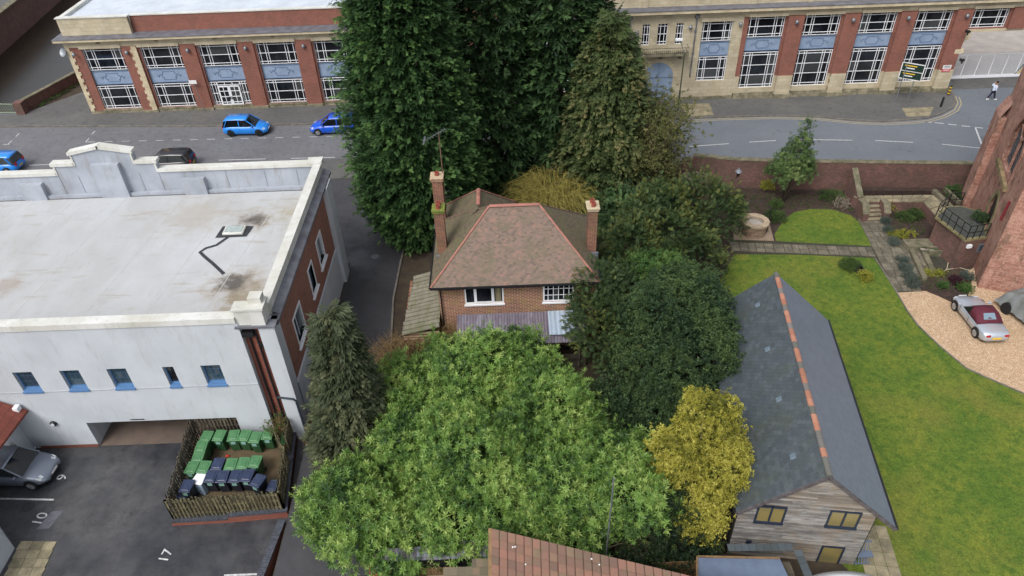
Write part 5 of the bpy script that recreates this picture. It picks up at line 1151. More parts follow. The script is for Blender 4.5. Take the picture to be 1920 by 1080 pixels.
for k in range(9): q = Vector(p0)+dx*k/9-Vector(og); piece('coping_slate', rw, t, q, (0,0,an), (dx.length/9-.015,.33,.03))
dx = Vector(p2)-Vector(p1); an = math.atan2(dx.y,dx.x)
for k in range(6): q = Vector(p1)+dx*k/6-Vector(og); piece('coping_slate', rw, t, q, (0,0,an), (dx.length/6-.015,.33,.03))
g = MB(); g.prism([p0[:2],p1[:2],p2[:2],(p2[0]-.3,p2[1]),(p1[0]-.35,p1[1]-.3),(p0[0],p0[1]-.1)],0,1.2); g.build('brick_wall', MT['wood_grey'], t, og)
# white curved canopy bottom right
t = thing('curved_canopy', 'white curved canopy or boat hull at the bottom edge right of the annex', 'canopy', at(1570,1090,1.2)[:2]+(0,)); og = t.location
c0 = at(1500,1072,1.5); c1 = at(1655,1084,1.5); g = MB(); N_ = 14; cxm = (c0[0]+c1[0])/2; hw_ = (c1[0]-c0[0])/2; vs = []
for i in range(N_+1):
    for j in range(9):
        u = -1+2*i/N_; v = j/8; y = c0[1]+.12-.25*u*u*1.2-v*2.4; vs.append((cxm+hw_*u*1.02, y-.1, 1.15+.55*math.sqrt(max(0,1-u*u*.85))*math.sin(math.pi*(.12+.76*v))))
g.add(vs, [(i*9+j,(i+1)*9+j,(i+1)*9+j+1,i*9+j+1) for i in range(N_) for j in range(8)]); o = g.build('shell', simple('white_gel_coat', (222,226,230), rough=.3), t, og, smooth=True); sm_ = o.modifiers.new('solid','SOLIDIFY'); sm_.thickness = .04
g = MB(); g.box(cxm-.6,cxm-.4,c0[1]-1.6,c0[1]-1.4,0,1.25); g.box(cxm+.4,cxm+.6,c0[1]-1.6,c0[1]-1.4,0,1.25); g.build('trestle', MT['wood_grey'], t, og)

# ------------------------------------------------------------------ clay tiled roof at the bottom
t = thing('clay_tiled_roof_building', 'building with mossy orange clay tiled roof at the bottom edge of the view', 'building', (1.5, 11, 0)); og = t.location
ZT = 4.2; a, b = Vector(at(922,991,ZT)), Vector(at(1312,1084,ZT)); ed = (b-a).normalized(); fall = (Vector(at(922,1090,ZT-.95))-a); fall = fall/math.hypot(fall.x,fall.y)*math.cos(R(25)); fall.z = -math.sin(R(25)); b = a+ed*9.7
nn_ = ed.cross(fall).normalized(); nn_ = nn_ if nn_.z > 0 else -nn_; cw, rh = .335, .32; ncol, nrow = 29, 14
def tmesh(mat_):
    e, f, n_ = ed*(cw-.02), fall*(rh*1.12), nn_; h0 = .0; vs = [Vector((0,0,0))-n_*.03, e-n_*.03, e+f, f, n_*.0, e*.12+n_*.016, e*.88+n_*.016, e+n_*.0, f+n_*.05, e*.12+f+n_*.068, e*.88+f+n_*.068, e+f+n_*.05]
    g = MB(); g.add(vs, [(4,5,9,8),(5,6,10,9),(6,7,11,10),(8,9,10,11,2,3),(0,4,8,3),(1,2,11,7),(0,1,7,6,5,4)]); return mesh_of(g, 'roof_tile', mat_)
me_t = tmesh(MT['pantile']); rest = MB(); cnt = 0
for r_ in range(nrow):
    for c_i in range(ncol):
        p_ = a+ed*(cw*c_i)+fall*(rh*r_)+nn_*random.uniform(0,.008)
        if cnt < 300:
            o_ = piece('roof_tile', me_t, t, p_-Vector(og), (random.uniform(-.008,.008),random.uniform(-.008,.008),random.uniform(-.006,.006))); cnt += 1
            if (c_i, r_) in ((9,5),(9,6)): o_.material_slots[0].link = 'OBJECT'; o_.material_slots[0].material = MT['tile_grey']
        else:
            k0 = [p_+Vector(v.co) for v in me_t.vertices]; rest.add(k0, [tuple(q.vertices) for q in me_t.polygons])
ro_ = rest.build('far_tiles', MT['pantile'], t, og, kind='stuff')
c, d0 = b+fall*(rh*nrow), a+fall*(rh*nrow)
g = MB(); k_ = nn_*-.05; g.add([a+k_,b+k_,c+k_,d0+k_,a+k_*3,b+k_*3,c+k_*3,d0+k_*3],[(0,3,2,1),(4,5,6,7),(0,1,5,4),(1,2,6,5),(2,3,7,6),(3,0,4,7)]); g.build('roof_deck', MT['wood_grey'], t, og)
g = MB(); g.prism([tuple((a+ed*.1)[:2]),tuple(b[:2]),tuple(c[:2]),tuple((d0+ed*.1)[:2])],0,2.0); g.build('wall', MT['brickG'], t, og)
g = MB(); g.bar(a-ed*.06+nn_*.02,d0-ed*.06+nn_*.02,.14,.05); g.build('verge', MT['wood_tan'], t, og)
sp_ = MB(); sp_.lathe([(.035,0),(.02,.012)],0,0,6); sp_ = mesh_of(sp_,'lichen_spot',MT['plate_white'])
for k in range(22): piece('lichen_spot', sp_, t, a+ed*random.uniform(.3,9)+fall*random.uniform(.2,2.6)+nn_*.05-Vector(og), (R(20),0,0))
# lower left roof fragment
t = thing('lower_tiled_roof', 'lower overgrown brown tiled roof left of the big clay tiled roof', 'roof', (-2.2,15,0)); og = t.location; Z2 = 3.2
a2, b2 = Vector(at(921,1046,Z2)), Vector(at(800,1082,Z2-.2)); f2 = Vector((0,-1,-.45)).normalized()
tile_slope('brown_tiles', [a2+f2*2.5,b2+f2*2.5,b2,a2], -f2, .3, .28, MT['housetile_moss'], t, og, .03, kind='stuff')
g = MB(); g.prism([tuple(p[:2]) for p in (a2,b2,b2+f2*2.5,a2+f2*2.5)],0,2.0); g.build('wall', MT['brickG'], t, og)
# corrugated iron fence roof, pier, boarded fence
t = thing('rusty_iron_shed', 'low shed roofed with rusty blue grey corrugated iron beneath the laurel', 'shed', at(800,1050,2)[:2]+(0,)); og = t.location
p_ = [at(704,1052,2.0), at(832,1040,2.0), at(925,1022,2.1)]
for (xa, xb), za, ph in (((702,836),2.0,0),((830,928),2.12,.02)):
    A_ = at(xa,1030 if xa < 800 else 1018,za+.15); B_ = at(xb,1022 if xa < 800 else 1008,za+.15); C_ = at(xb,1049 if xa < 800 else 1046,za); D_ = at(xa,1053 if xa < 800 else 1048,za); corrugated('iron_sheet', A_, B_, C_, D_, 52 if xa < 800 else 40, .03, MT['corr_rust'], t, og)
g = MB(); q = [at2(704,1052,2),at2(928,1046,2),at2(928,1012,2.1),at2(704,1030,2)]; g.prism([(x,y) for x,y in q],0,1.9); g.build('walls', MT['black'], t, og)
x, y = at2(700,1060,1.2); t = thing('brick_gate_pier', 'short red perforated brick pier at the end of the boarded fence', 'pier', (x,y,0)); me = MB(); me.box(0,.21,0,.1,0,.065); me = mesh_of(me, 'brick', simple('loose_red_brick', (158,72,60), (128,56,48), 6, .9, rand=.2))
for r_ in range(18):
    for k in range(3): piece('brick', me, t, (-.18+(0 if r_%2 else .11*k), -.18+(.115*k if r_%2 else 0), r_*.073), (0,0,0), (1.6,1,1) if r_%2 else (.48,3.4,1))
g = MB(); g.box(-.13,.12,-.13,.11,0,1.3); g.build('core', MT['black'], t)

def board_fence(name, a, b, z0, h, mat, label, bw=.14, cat='fence', gap=.005, lean=0):
    t = thing(name, label, cat, (a[0],a[1],z0)); A, B = Vector(a[:2]), Vector(b[:2]); L = (B-A).length; ang = math.atan2(B.y-A.y,B.x-A.x); m = MB(); m.box(0,1,0,1,0,1); m = mesh_of(m, 'board', mat); d = (B-A)/L
    n_ = int(L/bw)
    for k in range(n_): p = d*(k*L/n_); piece('board', m, t, (p.x,p.y,0), (0,0,ang), (bw-gap,.022,h+random.uniform(-.01,.02)))
    g = MB(); nv = Vector((-d.y,d.x))*.05
    for z in (.3,h-.3): g.bar((nv.x,nv.y,z),(nv.x+d.x*L,nv.y+d.y*L,z),.05,.08)
    g.build('rail', mat, t); return t
board_fence('boarded_fence', at2(716,1070,1.5), at2(852,1063,1.5), 0, 1.5, MT['wood_tan'], 'tan boarded fence left of the lower tiled roof')
board_fence('boarded_fence', at2(1222,1056,1.6), at2(1312,1052,1.6), 0, 1.6, MT['wood_tan'], 'tan boarded fence between the clay tiled roof and the flat grey roof')
x, y = at2(1132,1085,0); zt_ = 7.0
xt = onY(1151,897,y)
t = thing('metal_pole', 'thin pale metal pole standing behind the clay tiled roof', 'pole', (x,y,0)); g = MB(); g.tube([(0,0,0),(xt[0]-x,0,xt[2])],.035,6); g.build('shaft', MT['grey_metal'], t)
print('pole', x, y, xt)

# ------------------------------------------------------------------ bin enclosure
ZS = -.35
FL, FM, FR = at2(320,978,ZS), at2(427,972,ZS), at2(539,962,ZS); BR = at2(557,805,ZS); BL = at2(369,822,ZS)
FR2 = at2(536,965,ZS)
g = MB(); g.prism([FL,FR,BR,BL], -.69, ZS-.05); struct('bin_yard_slab', g, simple('muddy_slab', (96,82,60), (70,60,46), 1.5, .95, fine=.5))
t = thing('low_brick_wall', 'low red brick wall with dark blue brick coping under the picket fence', 'wall', (FL[0],FL[1],-.7)); og = t.location
g = MB(); 
def inn(a, b, off): A, B = Vector(a), Vector(b); d = (B-A).normalized(); n_ = Vector((-d.y,d.x)); return tuple(A+n_*off), tuple(B+n_*off)
g.wall(FL, FM, -.7, ZS-.1, .3); g.wall(FM, FR, -.7, ZS+.1, .3); g.wall(FR, BR, -.7, ZS+.1, .3); g.build('brickwork', MT['brickWx'], t, og)
cb = MB(); cb.box(0,1,0,1,0,1); cb = mesh_of(cb, 'coping_brick', simple('blue_engineering_brick', (74,78,88), (54,56,64), 8, .7, rand=.2))
def coping_run(parent, og, a, b, z, w_=.34, step=.085):
    A, B = Vector(a), Vector(b); L = (B-A).length; d = (B-A)/L; ang = math.atan2(d.y,d.x); n_ = Vector((-d.y,d.x)); k = int(L/step)
    for i in range(k): p = A+d*(L*i/k)-n_*.03; piece('coping_brick', cb, parent, (p.x-og[0],p.y-og[1],z-og[2]), (0,0,ang), (L/k-.012,w_,.1+random.uniform(0,.008)))
coping_run(t, og, FL, FM, ZS-.1); coping_run(t, og, FM, FR, ZS+.1); coping_run(t, og, FR, BR, ZS+.1)
E0, E1 = at2(538,985,-.3), at2(500,1085,-.3)
t = thing('retaining_wall', 'low wall with blue brick coping between the car park and the alley', 'wall', (E1[0],E1[1],-.7)); og = t.location
E1 = (E0[0]+(E1[0]-E0[0])*2.2, E0[1]+(E1[1]-E0[1])*2.2)
g = MB(); g.wall(E1, E0, -.7, .05, .28); g.build('brickwork', MT['brickWx'], t, og); coping_run(t, og, E1, E0, .05, .34, .12)
g = MB(); g.box(-11.25,-10.9,E0[1],25.6,-.7,.05) ; 
# picket fence
def picket_fence(label, segs, h=1.45):
    o0 = segs[0][0]; t = thing('picket_fence', label, 'fence', (o0[0],o0[1],ZS)); 
    m = MB(); m.add([(0,0,0),(1,0,0),(1,1,0),(0,1,0),(0,0,1),(1,0,1),(1,1,1),(0,1,1)], [(0,3,2,1),(4,5,6,7),(0,1,5,4),(1,2,6,5),(2,3,7,6),(3,0,4,7)]); me = {k: mesh_of(m, 'picket', MT[k]) for k in ('wood_grey','wood_moss')}
    for a, b, dz, hh, mk in segs:
        A, B = Vector(a), Vector(b); L = (B-A).length; d = (B-A)/L; ang = math.atan2(d.y,d.x); n_ = Vector((-d.y,d.x)); k = int(L/.18)
        for side in (0,1):
            for i in range(k):
                if side and i == k-1: continue
                p = A+d*((i+.5*side)*L/k)+n_*(.07 if side else -.03)-Vector(o0[:2])
                piece('picket', me[mk], t, (p.x,p.y,dz-(.0)), (random.uniform(-.03,.03),random.uniform(-.02,.02),ang), (.088,.022,hh+random.uniform(-.05,.04)))
        g = MB(); A0 = A-Vector(o0[:2])
        for z in (.25,.75,1.2): g.bar((A0.x+n_.x*.03,A0.y+n_.y*.03,dz+z),(A0.x+d.x*L+n_.x*.03,A0.y+d.y*L+n_.y*.03,dz+z),.05,.07)
        for u in np.linspace(0,1,max(2,int(L/1.8)+1)): q = A0+d*L*u; g.box(q.x-.04,q.x+.04,q.y-.04,q.y+.04,dz,dz+hh+.03)
        g.build('rails_and_posts', MT[mk], t)
    return t
i_ = .12
c1 = (FL[0]+.12,FL[1]+.14); c2 = (FR[0]-.15,FR[1]+.14); c3 = (BR[0]-.15,BR[1]); c4 = (BL[0],BL[1])
mid = (c2[0]+(c3[0]-c2[0])*.52, c2[1]+(c3[1]-c2[1])*.52); mid2 = (c2[0]+(c3[0]-c2[0])*.66, c2[1]+(c3[1]-c2[1])*.66)
picket_fence('weathered double picket fence enclosing the wheelie bins', [(c1,c2,.05,1.4,'wood_moss'),(c2,mid,.1,1.4,'wood_moss'),(mid2,c3,.05,1.45,'wood_moss'),(c3,(c4[0],c4[1]+.15),.0,1.5,'wood_grey'),((c4[0],c4[1]+.15),c1,.0,1.45,'wood_grey')])
board_ = picket_fence('short picket gate panel standing open inside the right side of the bin enclosure', [((mid[0]-.05,mid[1]+.05),(mid[0]-.75,mid[1]+1.15),.0,1.3,'wood_moss')])

# bins
def make_bin(nm, body, lid, label, grp):
    t = thing('wheelie_bin', label, 'bin', (0,0,0), 0, grp); g = MB()
    w0, w1, d0_, d1_, h = .215, .265, .22, .32, .93
    g.add([(-w0,-d0_,.06),(w0,-d0_,.06),(w0,d0_,.06),(-w0,d0_,.06),(-w1,-d1_,h),(w1,-d1_,h),(w1,d1_,h),(-w1,d1_,h)],[(0,3,2,1),(0,1,5,4),(1,2,6,5),(2,3,7,6),(3,0,4,7),(4,5,6,7)])
    g.box(-w1-.015,w1+.015,-d1_-.015,d1_+.015,h-.05,h-.005); g.box(-.1,.1,-d1_+.04,-d1_+.055,.5,.6)
    g.build('body', body, t, bevel=.012)
    g = MB(); g.add([(-.29,-.36,h),(.29,-.36,h),(.29,.36,h),(-.29,.36,h),(-.28,-.345,h+.05),(.28,-.345,h+.05),(.28,.35,h+.09),(-.28,.35,h+.09)],[(0,3,2,1),(4,5,6,7),(0,1,5,4),(1,2,6,5),(2,3,7,6),(3,0,4,7)])
    g.add([(-.2,-.26,h+.052),(.2,-.26,h+.052),(.2,.24,h+.082),(-.2,.24,h+.082),(-.17,-.22,h+.078),(.17,-.22,h+.078),(.17,.2,h+.1),(-.17,.2,h+.1)],[(4,5,6,7),(0,1,5,4),(1,2,6,5),(2,3,7,6),(3,0,4,7)])
    g.build('lid', lid, t, bevel=.01)
    g = MB(); g.tube([(-.2,.35,h-.03),(-.2,.42,h-.01),(.2,.42,h-.01),(.2,.35,h-.03)],.016,6); g.build('handle', lid, t)
    for s in (-1,1): g = MB(); g.lathe([(.1,-.02),(.1,.02)],0,0,12); o = g.build('wheel', MT['tyre'], t); o.rotation_euler = (0,R(90),0); o.location = (s*.24,.26,.1)
    g = MB(); g.box(-.12,.12,-d1_-.006,-d1_+.03,.66,.84); g.build('label_sticker', simple('bin_sticker', (120,160,150)) if 'bin_sticker' not in bpy.data.materials else bpy.data.materials['bin_sticker'], t); return t
gb = make_bin('green', MT['green_plastic'], MT['green_lid'], '', 'green wheelie bins in the fenced enclosure'); nb = make_bin('navy', MT['navy_plastic'], MT['navy_lid'], '', 'dark blue wheelie bins in the fenced enclosure')
greens = [(386.7,818,'green wheelie bin at the back left corner of the enclosure'),(411,816,'second green wheelie bin in the back row, just right of the corner'),(437.5,816,'third green wheelie bin from the left in the back row, after the gap'),(458.7,816,'fourth green wheelie bin from the left in the back row'),(478.7,819.5,'fifth green wheelie bin in the back row, standing slightly forward'),(502,813,'green wheelie bin at the right end of the back row'),
 (377,837,'green wheelie bin by the left fence, directly in front of the back left corner one'),(371,855.7,'green wheelie bin by the left fence, middle of the side column'),(359,876,'green wheelie bin against the left fence behind the dark blue pair'),(382,875,'green wheelie bin between the left fence bin and the rear dark blue bin'),
 (432.5,870,'green wheelie bin right beside the rear dark blue bin in the middle row'),(455.5,868,'green wheelie bin in the centre of the three middle row green bins'),(478,865,'green wheelie bin at the right end of the middle row')]
navys = [(408,869.5,'dark blue wheelie bin in the middle row between green bins'),(395,892.5,'dark blue wheelie bin right of the white box, left end of the front row'),(416.7,893,'second dark blue wheelie bin of the front row'),(441,892.5,'third dark blue wheelie bin of the front row'),(463,891,'fourth dark blue wheelie bin of the front row'),(483,901,'dark blue wheelie bin turned askew at the right of the front row'),(511,911,'small lidded dark blue bin alone by the right fence'),(349.5,911,'dark blue wheelie bin left of the white box'),(343,927,'dark blue wheelie bin low in the front left fence corner')]
def put(px, py, zl): x, y, z = at(px, py, ZS-.05+zl); return (x,y,ZS-.05)
for i, (px, py, lb) in enumerate(greens): o = gb if i == 0 else copy_tree(gb); o.location = put(px,py,1.0); o['label'] = lb; o.rotation_euler = (0,0,R(-3+random.uniform(-5,5)))
for i, (px, py, lb) in enumerate(navys):
    o = nb if i == 0 else copy_tree(nb); hz = .55 if i in (6,8) else 1.0; o.location = put(px,py,hz); o['label'] = lb; o.rotation_euler = (0,0,R(-22 if i == 5 else -3+random.uniform(-4,4)))
    if hz < 1: o.scale = (.85,.85,.58)
x, y, z = put(373,897,.9); t = thing('white_cabinet', 'discarded white topped metal cabinet among the dark blue bins', 'cabinet', (x,y,z), R(-14)); g = MB(); g.box(-.28,.28,-.3,.3,0,.84); g.build('body', simple('pale_blue_grey_enamel', (150,170,190), rough=.4), t, bevel=.02); g = MB(); g.box(-.3,.3,-.32,.32,.842,.88); g.build('top', MT['white_metal'], t, bevel=.01); g = MB(); g.tube([(.1,-.32,.02),(.16,-.4,.1),(.2,-.42,.01)],.01,5); g.build('hose', MT['grey_metal'], t)
x, y, z = put(426,855,.05); g = MB(); g.add([(-.1,-.05,0),(.1,-.06,.02),(.12,.06,0),(-.05,.08,.03),(0,0,.09)],[(0,1,4),(1,2,4),(2,3,4),(3,0,4),(0,3,2,1)]); tag(g.build('litter', simple('red_litter', (206,60,46)), org=None), 'small piece of red litter on the ground between the bins', 'litter').location = (x,y,z+.05)
x, y, z = put(531,826,.3); g = MB(); g.add([(-.25,0,0),(.3,0,.05),(.1,.05,.95),(-.25,-.03,0),(.3,-.03,.05),(.1,.02,.95)],[(0,1,2),(3,5,4),(0,3,4,1),(1,4,5,2),(2,5,3,0)]); tag(g.build('green_sheet', MT['green_lid']), 'broken green bin lid leaning on the fence at the back right', 'bin lid').location = (x,y,z)

# ------------------------------------------------------------------ vehicles
def make_car(name, label, loc, rot, pm, L=3.9, W=1.62, H=1.45, style='hatch', rim='rim', roofm=None, group=None, cat='car'):
    t = thing(name, label, cat, loc, rot, group); hl, hw_ = L/2, W/2
    if style == 'hatch':
        X = [-1,-.97,-.86,-.6,-.3,0,.3,.5,.62,.8,.93,1]; Bz = [.55,.80,.92,.94,.93,.92,.91,.90,.84,.74,.62,.48]; Wd = [.80,.9,.97,1,1,1,1,.99,.98,.93,.82,.66]
    else:
        X = [-1,-.97,-.86,-.6,-.3,0,.3,.45,.62,.8,.93,1]; Bz = [.55,.74,.80,.80,.79,.78,.78,.79,.76,.68,.56,.42]; Wd = [.74,.86,.96,1,.97,.96,.98,.99,.98,.92,.8,.6]
    g = MB(); vs = []; n = 11
    for x, bz, wd in zip(X, Bz, Wd):
        w_ = hw_*wd; lo = .2 if abs(x) < .93 else .3
        vs += [(x*hl,-w_*.88,lo),(x*hl,-w_*.98,lo+.12),(x*hl,-w_,(lo+bz)/2+.05),(x*hl,-w_*.97,bz-.07),(x*hl,-w_*.86,bz),(x*hl,0,bz+.035),(x*hl,w_*.86,bz),(x*hl,w_*.97,bz-.07),(x*hl,w_,(lo+bz)/2+.05),(x*hl,w_*.98,lo+.12),(x*hl,w_*.88,lo)]
    fs = [(i*n+k,i*n+(k+1)%n,(i+1)*n+(k+1)%n,(i+1)*n+k) for i in range(len(X)-1) for k in range(n)]; fs = [f[::-1] for f in fs]+[tuple(range(n)),tuple(range((len(X)-1)*n,len(X)*n))[::-1]]
    g.add(vs, fs); bd = g.build('body', pm, t, smooth=True); 
    # greenhouse
    if style == 'hatch': S_ = [(-.97,.9,.80,.9),(-.88,1.0,.78,1.36/1.45*H),(-.75,1.0,.77,H-.02),(-.3,1,.78,H+.02),(.08,1,.77,H-.01),(.16,1,.76,H-.05),(.52,.95,.78,.90)]
    else: S_ = [(-.52,.9,.74,.80),(-.42,1,.72,1.02),(-.28,1,.7,H-.03),(-.05,1,.68,H),(.08,1,.68,H-.03),(.34,.92,.72,.79)]
    V = []; tops = []
    for x, k, tw, tz in S_:
        wb = hw_*.9; zb_ = (.9 if style == 'hatch' else .78); tw_ = hw_*tw
        V.append([(x*hl,-wb,zb_),(x*hl,-(wb+(tw_-wb)*min(1,(tz-zb_)/(H-zb_))),tz),(x*hl,0,tz+.025),(x*hl,(wb+(tw_-wb)*min(1,(tz-zb_)/(H-zb_))),tz),(x*hl,wb,zb_)])
    g = MB(); fl = [v for r_ in V for v in r_]; g.add(fl, [((i+1)*5+k,(i+1)*5+k+1,i*5+k+1,i*5+k)[::-1] for i in range(len(S_)-1) for k in range(4)]+[tuple(range(5)),tuple(range((len(S_)-1)*5,len(S_)*5))[::-1]])
    roof_rng = (2,4) if style == 'hatch' else (0,4)
    gl = g.build('windows', MT['car_glass'], t)
    rm_ = roofm or pm; g = MB(); rows = V[1:6] if style == 'hatch' else V[0:5]
    up_v = [[(p[0],p[1]*1.02,p[2]+.018) for p in r_[1:4]] for r_ in rows]
    if style != 'hatch': up_v = [[(p[0],p[1]*1.03,p[2]+.02) for p in r_] for r_ in rows]; 
    m_ = len(up_v[0]); fl = [v for r_ in up_v for v in r_]; g.add(fl, [(i*m_+k,(i+1)*m_+k,(i+1)*m_+k+1,i*m_+k+1) for i in range(len(up_v)-1) for k in range(m_-1)]); ro = g.build('roof', rm_, t, smooth=True); sm_ = ro.modifiers.new('solid','SOLIDIFY'); sm_.thickness = .02
    g = MB()
    for s in (0,4):
        j = 1 if s == 0 else 3
        if style == 'hatch':
            g.bar(V[6][s],(V[5][j][0],V[5][j][1],V[5][j][2]+.02),.06,.05); sg_ = -1 if s == 0 else 1; xm = -.2*hl; g.bar((xm,sg_*hw_*.905,.9),(xm,sg_*hw_*.79,H),.07,.03); g.bar((-.9*hl,sg_*hw_*.9,.9),(-.74*hl,sg_*hw_*.79,H-.03),.22,.06); g.bar((-.6*hl,sg_*hw_*.905,.92),(.5*hl,sg_*hw_*.905,.91),.03,.03)
        else: g.bar(V[5][s],V[4][j],.06,.05)
    g.build('pillars', pm, t)
    if style != 'hatch':
        g = MB(); a_, b_ = V[1], V[2]; g.add([(a_[1][0]-.05,a_[1][1]*.55,a_[1][2]+.0),(a_[3][0]-.05,a_[3][1]*.55,a_[3][2]+.0),(b_[3][0]-.02,b_[3][1]*.55,b_[3][2]+.05),(b_[1][0]-.02,b_[1][1]*.55,b_[1][2]+.05)],[(0,1,2,3)]); o = g.build('rear_window', simple('plastic_rear_window', (112,132,146), rough=.2), t)
        for sg_ in (-1,1): g = MB(); g.add([(-.02*hl,sg_*hw_*.89,.82),(.27*hl,sg_*hw_*.9,.82),(.07*hl,sg_*hw_*.735,H-.06),(-.0*hl,sg_*hw_*.735,H-.06)],[(0,1,2,3)]); o = g.build('side_window', MT['car_glass'], t); o.location = (0,sg_*.02,.02)
    wb_ = .635 if style == 'hatch' else .62
    for sx in (wb_,-wb_):
        for sy in (-1,1):
            g = MB(); g.lathe([(.345,-.012),(.345,.012)],0,0,20); o = g.build('wheel_arch', MT['black'], t); o.rotation_euler = (R(90),0,0); o.location = (sx*hl, sy*(hw_*.985), .36)
            g = MB(); g.lathe([(.2,-.1),(.29,-.1),(.305,-.07),(.305,.07),(.29,.1),(.2,.1)],0,0,20); wv = g.build('wheel', MT['tyre'], t); wv.rotation_euler = (R(90),0,0); wv.location = (sx*hl, sy*(hw_-.075), .305)
            g = MB(); g.lathe([(.2,-.02),(.2,.0),(.17,.01)],0,0,16); 
            for k in range(7): a = 2*math.pi*k/7; g.bar((.04*math.cos(a),.04*math.sin(a),.02),(.19*math.cos(a),.19*math.sin(a),.015),.045,.02)
            g.lathe([(.05,0),(.05,.035)],0,0,8); o = g.build('rim', MT[rim], wv); o.location = (0,0,-sy*.1); o.rotation_euler = (0 if sy < 0 else R(180),0,0)
    for sy in (-1,1):
        g = MB(); hx = .9*hl; z_ = .60 if style == 'hatch' else .56; g.add([(hx-.24,sy*hw_*.88,z_+.12),(hx-.06,sy*hw_*.84,z_+.08),(hx+.05,sy*hw_*.62,z_+.04),(hx-.12,sy*hw_*.58,z_+.13),(hx-.2,sy*hw_*.89,z_),(hx-.02,sy*hw_*.86,z_-.02),(hx+.09,sy*hw_*.62,z_-.04),(hx-.1,sy*hw_*.58,z_)],[(0,1,2,3),(4,7,6,5),(0,4,5,1),(1,5,6,2),(2,6,7,3),(3,7,4,0)]); g.build('headlight', MT['lamp_clear'], t)
        g = MB(); g.obox((-hl-.012,sy*hw_*.5-.0,.62 if style != 'hatch' else .7),(0.06,0,0),(0,sy*hw_*.28,0),(0,0,.12 if style != 'hatch' else .24)); g.build('tail_light', MT['lamp_red'], t)
        g = MB(); mx = .36*hl; g.obox((mx,sy*hw_*.95,.92 if style == 'hatch' else .82),(.1,0,0),(0,sy*.2,0),(.02,0,.13)); g.build('door_mirror', pm, t, bevel=.02)
        g = MB(); 
        for xk in ((-.2,.33,-.6) if style == 'hatch' else (-.12,.38)): g = MB(); g.bar((xk*hl,sy*(hw_*.995),.32),(xk*hl,sy*(hw_*.985),.86 if style == 'hatch' else .74),.012,.012); g.build('door_gap', MT['black'], t)
        g = MB(); g.box(-.1*hl,-.1*hl+.14,sy*hw_*1.0-.012,sy*hw_*1.0+.012,.68,.71); g.build('door_handle', pm, t)
    g = MB(); g.box(hl-.06,hl+.015,-.42,.42,.3,.42); g.build('grille', MT['black'], t); g = MB(); g.box(hl-.02,hl+.03,-.24,.24,.34,.44) if 0 else g.box(hl+.015,hl+.03,-.24,.24,.43,.53); g.build('number_plate', MT['plate_white'], t)
    g = MB(); g.box(-hl-.025,-hl+.01,-.25,.25,.45,.56); g.build('number_plate', MT['plate_yellow'], t)
    g = MB(); g.box(-hl*.9,hl*.9,-hw_*.8,hw_*.8,.15,.22); g.build('underbody', MT['black'], t); return t
def carat(a, b, z=.0):   # ground points of rear and front nearest wheels
    return Vector(at2(*a, z)), Vector(at2(*b, z))
def place(a, b, W, wb, L, side=1):
    ra, fb = carat(a, b); d = (fb-ra).normalized(); n_ = Vector((-d.y,d.x))*side; c = (ra+fb)/2+n_*(W/2-.1); return (c.x,c.y,.006), math.atan2(d.y,d.x), (fb-ra).length
loc, rot, wb1 = place((432.5,256),(490.5,255),1.7,0,0)
print('kia wb', wb1)
make_car('hatchback_car', 'bright sky blue small hatchback parked in front of the factory', loc, rot, MT['sky_blue_paint'], L=4.0, W=1.72, H=1.52, rim='rim_dark')
ra, fb = carat((598,254),(598,254)); 
make_car('hatchback_car', 'deeper blue hatchback half hidden by the big conifer, facing left', (ra.x+1.38,ra.y+.75,.006), R(180-1.5), MT['deep_blue_paint'], L=4.3, W=1.8, H=1.5)
x, y = at2(314,303,.6); make_car('black_car', 'black car behind the stepped white parapet on the road', (x,y,.006), R(180), MT['black_paint'], L=4.4, W=1.8, H=1.48)
x, y = at2(8,307,.6); make_car('blue_dark_glass_car', 'blue car with large dark glass cut by the left edge on the road', (x-.9,y,.006), R(180), MT['sky_blue_paint'], L=4.6, W=1.8, H=1.5)
a = at2(66,915,-.7); make_car('grey_hatchback', 'metallic grey car parked in bay 9 under the red roof', (a[0]-1.35,a[1]+.85,-.695), R(-3), MT['grey_paint'], L=4.35, W=1.82, H=1.46)
loc, rot, wb2 = place((1827.3,632),(1788.8,581),1.63,0,0,-1); print('mg wb', wb2, loc, rot)
make_car('convertible_roadster', 'silver two seat roadster with maroon soft top on the gravel', loc, rot, MT['silver_paint'], L=3.93, W=1.64, H=1.24, style='roadster', roofm=MT['hood_fabric'])
# covered vehicle
x, y = at2(1912,568,.7); t = thing('covered_car', 'car hidden under a wrinkled grey cover with green mossy stains at the right edge', 'covered car', (x+.55,y-1.0,0), math.radians(108)); t.scale = (1,1.1,1.2); g = MB(); nu, nv = 26, 20; vs = []
for i in range(nu+1):
    for j in range(nv+1):
        u = -1+2*i/nu; v = -1+2*j/nv; top = 1.45-.35*abs(u)**3-.25*(1 if u > .35 else 0)*min(1,(u-.35)/.25) if True else 0
        s_ = max(abs(v),0); e_ = 1-max(0,(abs(v)-.62)/.38)**1.5; ee = 1-max(0,(abs(u)-.8)/.2)**2; h = .3+(top-.3)*max(0,e_)*max(0,ee); fold = .035*math.sin(u*23+v*3)*(1 if abs(v) > .6 else .3)
        vs.append((u*2.15, (v*.98)*(.92)+fold, h+.02*math.sin(u*11+v*17)))
g.add(vs, [(i*(nv+1)+j,(i+1)*(nv+1)+j,(i+1)*(nv+1)+j+1,i*(nv+1)+j+1) for i in range(nu) for j in range(nv)]); o = g.build('cover', MT['tarp'], t, smooth=True)
for sx in (-1.25,1.25):
    for sy in (-1,1): g = MB(); g.lathe([(.33,-.11),(.33,.11)],0,0,18); o = g.build('wheel', MT['tyre'], t); o.rotation_euler = (R(90),0,0); o.location = (sx,sy*.82,.33)
g = MB()
